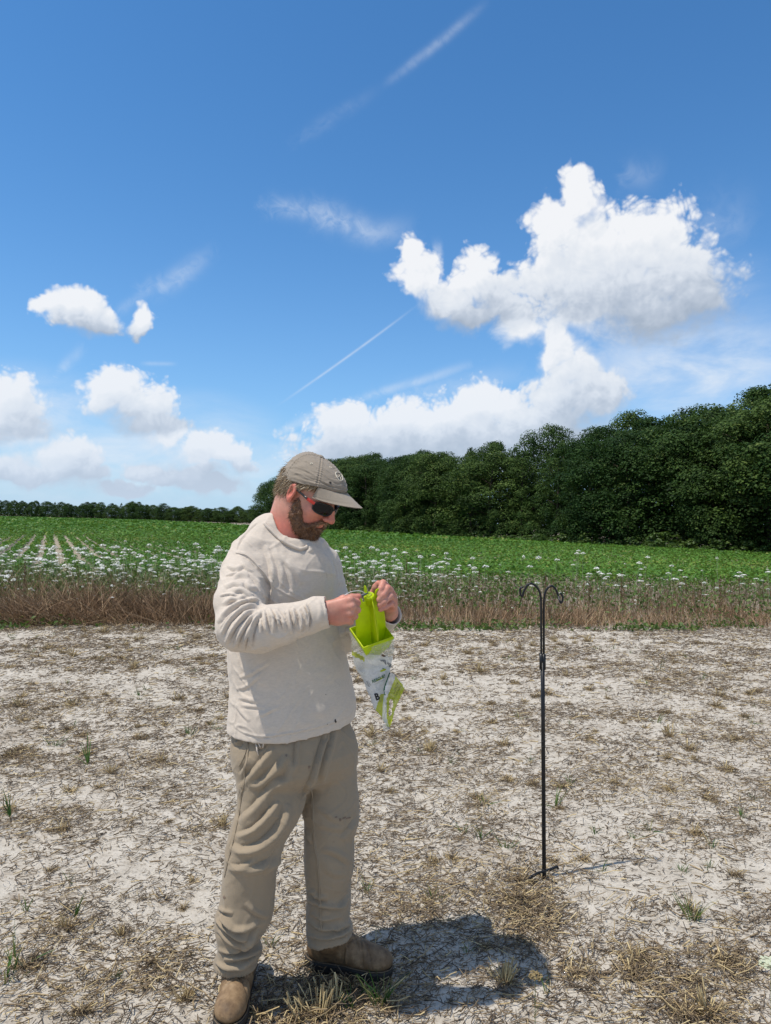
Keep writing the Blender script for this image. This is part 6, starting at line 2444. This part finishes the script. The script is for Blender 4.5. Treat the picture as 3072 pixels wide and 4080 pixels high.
def build_trap():
    # cross-shaped vane: two halves per panel so that rounded tabs stand up beside the cap
    def half(sgn, wb, wt, tabh, axis, bend=0.0):
        o = []
        for (x, z) in [(0, -.045), (wb * .8, -.045), (wb, .0), (wb * .99, .03), (wb * .7 + wt * .3, .075), (wb * .3 + wt * .7, .120), (wt, tabh - .012)]:
            o.append((x, z))
        cx = wt - .011
        for a in np.linspace(0, math.pi, 9):
            o.append((cx + .011 * math.cos(a), tabh - .012 + .012 * math.sin(a)))
        o += [(wt - .023, tabh - .020), (wt - .026, tabh - .034), (.0, tabh - .040)]
        nrm = E2 if axis == 1 else E1
        pts = [tp(*((sgn * x, bend * math.sin(z * 18) * x / .05, z) if axis == 1 else (bend * math.sin(z * 18) * x / .05, sgn * x, z))) for x, z in o]
        return plate(pts, nrm, .0017)
    trap_part('vane', *join([half(1, .052, .043, .172, 2), half(-1, .054, .048, .172, 2)]), M_LIME, smooth=False)
    trap_part('vane', *join([half(1, .051, .036, .178, 1), half(-1, .051, .026, .160, 1, .006)]), M_LIME, smooth=False)
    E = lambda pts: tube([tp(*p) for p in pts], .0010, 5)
    edge_glow_tubes = [E([(0, s_ * .0525, .0), (0, s_ * .0515, .04), (0, s_ * .0475, .10), (0, s_ * .0435, .155)]) for s_ in (1, -1)]
    edge_glow_tubes += [E([(-.0515, 0, .0), (-.047, 0, .04), (-.037, 0, .10), (-.027, 0, .150)]), E([(-.0515, 0, -.002), (.0515, 0, -.002)]), E([(0, -.0515, -.002), (0, .0515, -.002)])]
    edge_glow_tubes += [tube([tp(a * S_ / 2, b * S_ / 2, .0025) for a, b in ((-1, -1), (1, -1), (1, 1), (-1, 1), (-1, -1))], .0013, 5, False)]
    trap_part('painted_edge_glow', *join(edge_glow_tubes), M_EDGE_GLOW)  # thin added tubes whose paler colour stands in for edge glow
    # rib at the crossing
    trap_part('rib', *tube([tp(0, 0, -.04), tp(0, 0, .13)], .0022, 6), M_LIME)
    # lure cap
    cp = [(0.122, .0105), (.124, .0125), (.146, .0135), (.147, .0172), (.158, .0178), (.1595, .0160), (.1590, .0135), (.1575, .0130)]
    V, Fc = [], []
    ns = 28
    an = np.arange(ns) / ns * 6.2832
    for (z, r) in cp:
        V.append(tp(0, 0, z) + E1 * (np.cos(an) * r)[:, None] + E2 * (np.sin(an) * r)[:, None])
    V = np.concatenate(V + [[tp(0, 0, .1572)], [tp(0, 0, .122)]])
    q = [(i * ns + j, i * ns + (j + 1) % ns, (i + 1) * ns + (j + 1) % ns, (i + 1) * ns + j) for i in range(len(cp) - 1) for j in range(ns)]
    t = [((len(cp) - 1) * ns + j, (len(cp) - 1) * ns + (j + 1) % ns, len(V) - 2) for j in range(ns)] + [((j + 1) % ns, j, len(V) - 1) for j in range(ns)]
    cap = trap_part('lure_cap', V, [np.array(q), np.array(t)], M_LIME)
    pts = [tp(math.cos(a) * r, math.sin(a) * r, .1585) for r in (.0045, .0085) for a in np.arange(7 if r < .006 else 11) / (7 if r < .006 else 11) * 6.283]
    trap_part('vent_hole', *join([tube([p, p + TN * .0006], .0010, 6) for p in pts]), M_DARK, cap)
    # square basket tapering into a funnel
    def ring(s, z):
        return [tp(a * s / 2, b * s / 2, z) for a, b in ((-1, -1), (1, -1), (1, 1), (-1, 1))]
    prof = [(S_, .002), (S_ + .004, .002), (S_ + .004, -.007), (S_ + .001, -.008), (S_ * .80, -.046), (.026, -.098), (.022, -.098), (S_ * .785, -.045), (S_ - .002, -.008), (S_, .002)]
    V = np.concatenate([ring(*p) for p in prof])
    q = [(i * 4 + j, i * 4 + (j + 1) % 4, (i + 1) * 4 + (j + 1) % 4, (i + 1) * 4 + j) for i in range(len(prof) - 1) for j in range(4)]
    trap_part('basket', V, [np.array(q)], M_LIME, smooth=False)
    ang = spline([P(1433, 2415, 2.338), P(1434, 2417, 2.338)], 3)
    trap_part('screw', *tube([P(1434, 2416, 2.352), P(1434, 2416, 2.338)], .0016, 8), M_INK)


build_trap()

# --- bag
K3 = lambda x, y: (1350 + x / 5.267, 2500 + y / 5.267)
BAG_ROWS = [  # crop y, left, right, depth, thickness factor
    (400, 262, 1168, 2.392, .62), (550, 292, 1150, 2.398, .56), (750, 328, 1108, 2.40, .48), (900, 385, 1070, 2.402, .44), (1000, 440, 1052, 2.403, .42),
    (1150, 520, 1015, 2.405, .40), (1300, 582, 965, 2.407, .38), (1450, 645, 962, 2.41, .36), (1600, 706, 955, 2.412, .34), (1720, 764, 950, 2.414, .32),
    (1860, 868, 985, 2.416, .30), (1960, 930, 1030, 2.417, .3), (2040, 985, 1062, 2.418, .3), (2085, 1010, 1064, 2.418, .3)]


def bag_material(x, y, front):
    """which film a spot of the bag is (crop pixel)"""
    if y < 440:
        return 0
    if not front:
        return 0 if y < 800 else 1
    if y > 1400 and x > 872 - (y - 1400) * .30:
        return 2
    if x < 530 and 500 + (x - 300) * .52 < y < 590 + (x - 300) * .55:
        return 2
    if y < 520 + (x - 300) * .12:
        return 0
    return 1


def build_bag():
    nc = 72
    an = np.arange(nc) / nc * 2 * math.pi
    rows = []
    # top: square of the rim, then blends into rounded sections
    def square(s, z):
        c_, d_ = np.cos(an), np.sin(an)
        m_ = np.maximum(np.abs(c_ + d_), np.abs(c_ - d_))
        return None
    corners = [tp(-1 * (S_ / 2 + .004), -1 * (S_ / 2 + .004), -.004), tp(-(S_ / 2 + .004), (S_ / 2 + .004), -.004), tp((S_ / 2 + .004), (S_ / 2 + .004), -.004), tp((S_ / 2 + .004), -(S_ / 2 + .004), -.004)]
    sq = []
    for i in range(nc):
        t = ((an[i] / (2 * math.pi)) * 4 + 3.5) % 4
        k = int(t)
        f = t - k
        sq.append(corners[k] * (1 - f) + corners[(k + 1) % 4] * f)
    sq = np.array(sq)
    cen = sq.mean(0)
    # order so that angle 0 is image right and increases away from the camera
    rel = sq - cen
    pa = np.arctan2(rel[:, 1], rel[:, 0])
    o_ = np.argsort(pa)
    sq = sq[o_]
    a_sq = np.sort(pa)
    rows.append(sq)
    crops = [[None] * nc]
    ell_rows = []
    for (cy_, xl, xr, d, tf) in BAG_ROWS:
        c_ = P(*K3((xl + xr) / 2, cy_), d)
        w = (xr - xl) / 2 / 5.267 / F * d
        ring = c_ + np.stack([np.cos(a_sq) * w, np.sin(a_sq) * w * tf, 0 * a_sq], -1)
        ell_rows.append(ring)
    ctrl = [sq] + ell_rows
    ctrl = np.array(ctrl)
    fine = spline(ctrl.reshape(len(ctrl), -1), 90).reshape(90, nc, 3)
    # crumple
    q = fine.reshape(-1, 3)
    nrm = unit(q - np.repeat(fine.mean(1), nc, 0))
    amp = np.repeat(np.interp(np.arange(90), [0, 4, 14, 80, 89], [0, .0, 1, 1, .2]), nc)
    disp = ((np.abs(vnoise3(q * 38, 15) - .5) * .012 - .003) + (np.abs(vnoise3(q * 90, 16) - .5) * .006)) * amp
    q = q + nrm * disp[:, None]
    n = nc
    i = (np.arange(89)[:, None] * n + np.arange(n)[None]).ravel()
    j = (np.arange(89)[:, None] * n + (np.arange(n)[None] + 1) % n).ravel()
    Q = np.stack([i, i + n, j + n, j], -1)
    c4 = q[Q].mean(1)
    pr = project(c4)
    cx_, cy_ = (pr[:, 0] - 1350) * 5.267, (pr[:, 1] - 2500) * 5.267
    fn = np.cross(q[Q[:, 2]] - q[Q[:, 0]], q[Q[:, 3]] - q[Q[:, 1]])
    cenr = np.repeat(fine.mean(1)[:89], n, 0)
    outw = ((c4 - cenr) * fn).sum(1)
    fn = np.where(outw[:, None] < 0, -fn, fn)
    front = (fn * (c4 - CO)).sum(1) < 0
    kind = np.array([bag_material(a, b, f) for a, b, f in zip(cx_, cy_, front)])
    bag = trap_part('bag', q, [Q[kind == 0]], M_FILM)
    trap_part('printed_film', q, [Q[kind == 1]], M_PRINT, bag)
    trap_part('lime_band', q, [Q[kind == 2]], M_BAND, bag)
    NN = np.zeros_like(q)
    for k in range(4):
        np.add.at(NN, Q[:, k], fn)
    return bag, q, unit(NN)


BAG, BAG_V, BAG_N = build_bag()


def build_flap():
    L = np.array([(1058, 938), (1000, 1100), (938, 1290), (950, 1400), (925, 1600), (918, 1780), (912, 1890), (950, 1985), (1040, 2075)], float)
    R = np.array([(1075, 945), (1175, 965), (1295, 1105), (1388, 1235), (1300, 1450), (1192, 1685), (1135, 1905), (1092, 2040), (1066, 2092)], float)
    nu, nv = 26, 90
    Ls, Rs = spline(L, nv), spline(R, nv)
    s = np.linspace(0, 1, nu)
    G = Ls[:, None] * (1 - s)[None, :, None] + Rs[:, None] * s[None, :, None]
    cx_, cy_ = G[..., 0], G[..., 1]
    dep = 2.365 + .012 * np.sin(s * 5)[None] + .010 * np.sin(np.linspace(0, 7, nv))[:, None] + .018 * s[None] + .006 * np.sin(s[None] * 9 + np.linspace(0, 9, nv)[:, None])
    V = np.array([P(1350 + a / 5.267, 2500 + b / 5.267, d) for a, b, d in zip(cx_.ravel(), cy_.ravel(), dep.ravel())])
    i = (np.arange(nv - 1)[:, None] * nu + np.arange(nu - 1)[None]).ravel()
    Q = np.stack([i, i + 1, i + nu + 1, i + nu], -1)
    qc = np.stack([cx_.ravel(), cy_.ravel()], -1)[Q].mean(1)
    X, Y = qc[:, 0], qc[:, 1]
    hole = (((X - 1098) / 42) ** 2 + ((Y - 1600) / 92) ** 2 < 1) | (((X - 1078 + (Y - 1770) * .05) / 38) ** 2 + ((Y - 1775) / 92) ** 2 < 1)
    wl = np.interp(Y, [940, 1050, 1500, 1900, 2100], [1180, 1185, 1000, 1005, 1060])
    el_ = np.interp(Y, Ls[:, 1], Ls[:, 0])
    er_ = np.interp(Y, Rs[:, 1], Rs[:, 0])
    green = (X < el_ + 26) & (Y < 1420)
    clear = (X > er_ - 40) & (Y < 1260)
    white = (X < wl) & ~green & ~clear
    lime = ~green & ~clear & ~white
    flap = trap_part('bag_flap', V, [Q[lime & ~hole]], M_BAND, BAG)
    trap_part('white_stripe', V, [Q[white & ~hole]], M_PRINT, BAG)
    trap_part('green_edge', V, [Q[green & ~hole]], M_GINK, BAG)
    trap_part('clear_margin', V, [Q[clear & ~hole]], M_FILM, BAG)
    # the clear corner of the bag hanging at the very bottom
    cl = [(915, 2055), (935, 2020), (985, 2035), (1062, 2095), (1050, 2150), (985, 2175), (930, 2165)]
    pts = np.array([P(*K3(*c_), 2.415 + .004 * math.sin(k)) for k, c_ in enumerate(cl)])
    trap_part('bag_corner', *plate(pts, np.array([0, 1., 0]), .004), M_FILM, BAG)
    return V, np.tile(unit([[0, -1, .05]]), (len(V), 1))


FLAP_V, FLAP_N = build_flap()


def lettering(text, p0, p1, hgt, SV, SN, mat, name='lettering', bold=0.0, lift=.0016, mirror=False, shear=0.0):
    """flat print on a surface: text from crop pixel p0 to p1 (baseline), cap height hgt in crop pixels"""
    cu = bpy.data.curves.new('lettering', 'FONT')
    cu.body = text
    cu.size = 1.0
    cu.offset = bold
    cu.resolution_u = 2
    cu.shear = shear
    ob = bpy.data.objects.new('lettering', cu)
    COL.objects.link(ob)
    dg = bpy.context.evaluated_depsgraph_get()
    me = bpy.data.meshes.new_from_object(ob.evaluated_get(dg))
    bpy.data.objects.remove(ob)
    co = np.zeros(len(me.vertices) * 3, np.float32)
    me.vertices.foreach_get('co', co)
    co = co.reshape(-1, 3)
    w = co[:, 0].max() - co[:, 0].min()
    co[:, 0] -= co[:, 0].min()
    p0, p1 = np.array(p0, float), np.array(p1, float)
    right = (p1 - p0) / w
    up = np.array([(p1 - p0)[1], -(p1 - p0)[0]])
    up = up / np.linalg.norm(up) * hgt / .70
    if mirror:
        co[:, 0] = w - co[:, 0]
    pc = p0 + co[:, :1] * right + co[:, 1:2] * up
    pr = project(SV)
    fr = ((SV - CO) * SN).sum(1) < 0
    sv, sp = SV[fr], pr[fr]
    W = []
    for a, b in pc:
        x, y = 1350 + a / 5.267, 2500 + b / 5.267
        d2 = (sp[:, 0] - x) ** 2 + (sp[:, 1] - y) ** 2
        k = np.argsort(d2)[:6]
        W.append(P(x, y, sp[k, 2].min() - lift))
    fc = {}
    for pl in me.polygons:
        fc.setdefault(len(pl.vertices), []).append(tuple(pl.vertices))
    trap_part(name, np.array(W), [np.array(v_) for v_ in fc.values()], mat, BAG, smooth=False)
    bpy.data.meshes.remove(me)


lettering('RESCUE!', (708, 1172), (985, 1040), 62, BAG_V, BAG_N, M_GINK, bold=.025, shear=.2)
lettering('Smarter Pest Control', (760, 1196), (962, 1102), 17, BAG_V, BAG_N, M_GREY)
lettering('B', (785, 1530), (872, 1500), 140, BAG_V, BAG_N, M_INK, bold=.04)
lettering('PA', (862, 690), (1075, 840), 70, BAG_V, BAG_N, M_GREY, bold=.03, mirror=True)
lettering('Jap. Trap', (1172, 1310), (1240, 1160), 24, FLAP_V, FLAP_N, M_INK, bold=.01)
lettering('Oriental Beetle', (1160, 1405), (1262, 1195), 24, FLAP_V, FLAP_N, M_INK, bold=.01)
lettering('traps for use outdoors', (1196, 1432), (1290, 1200), 15, FLAP_V, FLAP_N, M_INK)
lettering('CAUTION', (1262, 1340), (1315, 1232), 22, FLAP_V, FLAP_N, M_INK, bold=.01)
lettering('keep out of reach of', (1272, 1415), (1345, 1255), 13, FLAP_V, FLAP_N, M_INK)
for k_, (a_, b_) in enumerate([((322, 560), (512, 650)), ((330, 590), (512, 678))]):
    lettering('--------------', a_, b_, 26, BAG_V, BAG_N, M_INK, bold=.02)
for k_ in range(7):
    lettering('use in home gardens and lawns', (340 + 12 * k_, 690 + 34 * k_), (520 + 5 * k_, 780 + 34 * k_), 14, BAG_V, BAG_N, M_GREY)
for k_ in range(5):
    lettering('apply near plants', (600 + 14 * k_, 1330 + 62 * k_), (672 + 12 * k_, 1420 + 62 * k_), 13, BAG_V, BAG_N, M_GREY)
lettering('S', (540, 1160), (640, 1260), 60, BAG_V, BAG_N, M_GREY, bold=-.01)
for k_ in range(3):
    lettering('hang bag on pole', (842 + 26 * k_, 1570), (888 + 26 * k_, 1390), 12, BAG_V, BAG_N, M_INK)
# printed beetle and the lime swoosh behind the word
an_ = np.arange(14) / 14 * 6.283


def print_blob(name, cx_, cy_, rx, ry, rot, mat, spiky=0.0):
    out_ = []
    pr = project(BAG_V)
    fr = ((BAG_V - CO) * BAG_N).sum(1) < 0
    sp = pr[fr]
    for k, a in enumerate(an_):
        r = 1 + spiky * (k % 2)
        x, y = cx_ + rx * r * math.cos(a) * math.cos(rot) - ry * r * math.sin(a) * math.sin(rot), cy_ + rx * r * math.cos(a) * math.sin(rot) + ry * r * math.sin(a) * math.cos(rot)
        x, y = K3(x, y)
        d2 = (sp[:, 0] - x) ** 2 + (sp[:, 1] - y) ** 2
        out_.append(P(x, y, sp[np.argsort(d2)[:6], 2].min() - .0012))
    out_ = np.array(out_)
    V = np.concatenate([out_, [out_.mean(0)]])
    trap_part(name, V, [np.array([(14, i, (i + 1) % 14) for i in range(14)])], mat, BAG)


print_blob('beetle_print', 930, 590, 34, 22, .4, M_BEETLE, .35)
print_blob('beetle_print', 965, 602, 18, 13, .2, M_INK, .2)
print_blob('lime_print', 930, 900, 70, 24, -.35, M_BAND)
print_blob('lime_print', 860, 1085, 90, 16, -.45, M_BAND)
print_blob('green_print', 950, 868, 50, 7, .35, M_GINK)

# ------------------------------------------------------------------ cutter and tie in his right hand
M_STEEL = plain('grey_steel', (0.10, 0.11, 0.11), .4, .5, .1, 50, metallic=.6)
M_TIE = plain('clear_tie', (0.80, 0.84, 0.80), .45, .2, .05)
a0, a1 = P(1404, 2392, 2.280), P(1466, 2362, 2.292)
ax_ = unit(a1 - a0)
side_ = unit(np.cross(ax_, [0, 1, 0]))
kn = empty('cutter', a0, 'grey steel blade of a small cutting tool held in his right hand', 'cutter')
prof = [(-.02, .004), (.012, .0045), (.022, .0062), (.034, .0052), (.044, .0032), (.056, .0012)]
up_ = [a0 + ax_ * t + side_ * w for t, w in prof]
dn_ = [a0 + ax_ * t - side_ * w for t, w in prof][::-1]
V_, F_ = plate(np.array(up_ + dn_), unit(np.cross(ax_, side_)), .0035)
mesh_obj('blade', V_ - a0, F_, M_STEEL, kn)
V_, F_ = tube([a0 - ax_ * .06, a0 - ax_ * .01], [.006, .006], 8)
mesh_obj('grip', V_ - a0, F_, M_FRAME, kn)
tie = spline([P(1372, 2372, 2.262), P(1390, 2361, 2.266), P(1412, 2355, 2.27), P(1436, 2355, 2.275), P(1452, 2362, 2.285), P(1460, 2368, 2.298)], 30)
V_, F_ = tube(tie, .0008, 6)
o_ = mesh_obj('cable_tie', V_ - tie[0], F_, M_TIE)
o_.location = tie[0]
tag(o_, 'thin pale cable tie looping from his right hand to the trap cap', 'cable tie')

# ------------------------------------------------------------------ shepherd's hook stand
m, N, out = new_mat('black_enamel')
tc = N.add('ShaderNodeTexCoord')
n_ = N.noise(tc.outputs['Object'], 90, 4, .6)
principled(N, out, N.mix(N.smooth(n_, .62, .75, 0, .35), (0.008, 0.008, 0.009, 1), (0.05, 0.045, 0.04, 1)), N.lin(n_, .3, .7, .3, .45), .35)
M_BLACK = m
HB0 = on_ground(2168, 3498)
HD = project(HB0[None])[0, 2]
hook = empty('garden_hook_stand', HB0, 'black metal stand with two curled hooks standing in the sand', 'hook stand')


def hk(name, pts, r, ns=10, **kw):
    V, Fc = tube(pts, r, ns)
    return mesh_obj(name, V - HB0, Fc, M_BLACK, hook, **kw)


pole_pts = [P(2170, 3540, HD), P(2168, 3480, HD), P(2166, 3200, HD), P(2164, 2900, HD), P(2162, 2640, HD)]
hk('pole', pole_pts, .0092, 14)
for y_ in (2950, 2972, 3290):
    hk('pole_joint', [P(2164.4 + (y_ - 2900) * .006, y_, HD), P(2164.5 + (y_ - 2900) * .006, y_ + 4, HD)], .0098, 14)
for dx, nm in ((-5.5, 'collar'), (4.8, 'collar')):
    hk(nm, [P(2162 + dx, 2604 + (3 if dx > 0 else 0), HD), P(2162.5 + dx, 2668, HD)], .0088, 10)
lh = [(2157, 2640), (2156.5, 2500), (2156, 2420), (2155, 2385), (2149, 2357), (2135, 2335), (2115, 2325), (2101, 2333), (2089, 2353), (2083, 2371), (2079, 2376), (2074, 2368), (2072, 2352), (2075, 2343), (2083, 2339)]
rh = [(2167, 2640), (2167, 2500), (2167, 2420), (2168, 2390), (2173, 2360), (2184, 2342), (2198, 2335), (2213, 2346), (2224, 2372), (2230, 2394), (2235, 2402), (2240, 2396), (2242, 2382), (2238, 2369), (2231, 2364)]
hk('hook', spline([P(x, y, HD - .002) for x, y in lh], 90), .0050, 9)
hk('hook', spline([P(x, y, HD + .002 - (.02 if x > 2225 else 0)) for x, y in rh], 90), .0050, 9)
fb = [P(2109, 3524, HD - .06), P(2111, 3510, HD - .055), P(2118, 3503, HD - .05), P(2145, 3489, HD - .02), P(2168, 3482, HD - .008), P(2195, 3473, HD + .03), P(2214, 3465, HD + .055), P(2220, 3464, HD + .06), P(2223, 3474, HD + .06)]
hk('foot_bar', spline(fb, 40) + np.array([0, 0, .012]), .0056, 8)
hk('prong', [P(2103, 3455, HD + .10), P(2168, 3492, HD), P(2220, 3520, HD - .07)], .0026, 7)
hk('foot_socket', [P(2168, 3462, HD), P(2168.5, 3500, HD)], .0098, 12)

# ------------------------------------------------------------------ two wild flowers close to the camera
st_, hv_, hq_, ht_ = flower_meshes(391, .042, .3, .8, 60)
hm_ = raw_mesh('flower_head', hv_, [hq_], M_UMBEL, False, {'tint': ht_ * .12})
hm2_ = raw_mesh('seed_head', hv_, [hq_], M_SEEDHEAD, False, {'tint': ht_})
for (x, y, d, sc, mats, lab) in [(3088, 3838, 2.02, .7, 'w', 'white wild flower at the right edge close to the camera'), (2140, 3885, 2.05, .42, 'd', 'brown drying wild flower head on a thin stem near the straw tuft')]:
    top = P(x, y, d)
    z = top[2]
    r = empty('wild_flower', (top[0], top[1], 0), lab, 'wild flower', None, 1.0)
    r.scale = (sc, sc, z / .98)
    link(bpy.data.objects.new('stem', st_), r)
    h_ = link(bpy.data.objects.new('flower_head' if mats == 'w' else 'seed_head', hm_ if mats == 'w' else hm2_), r)
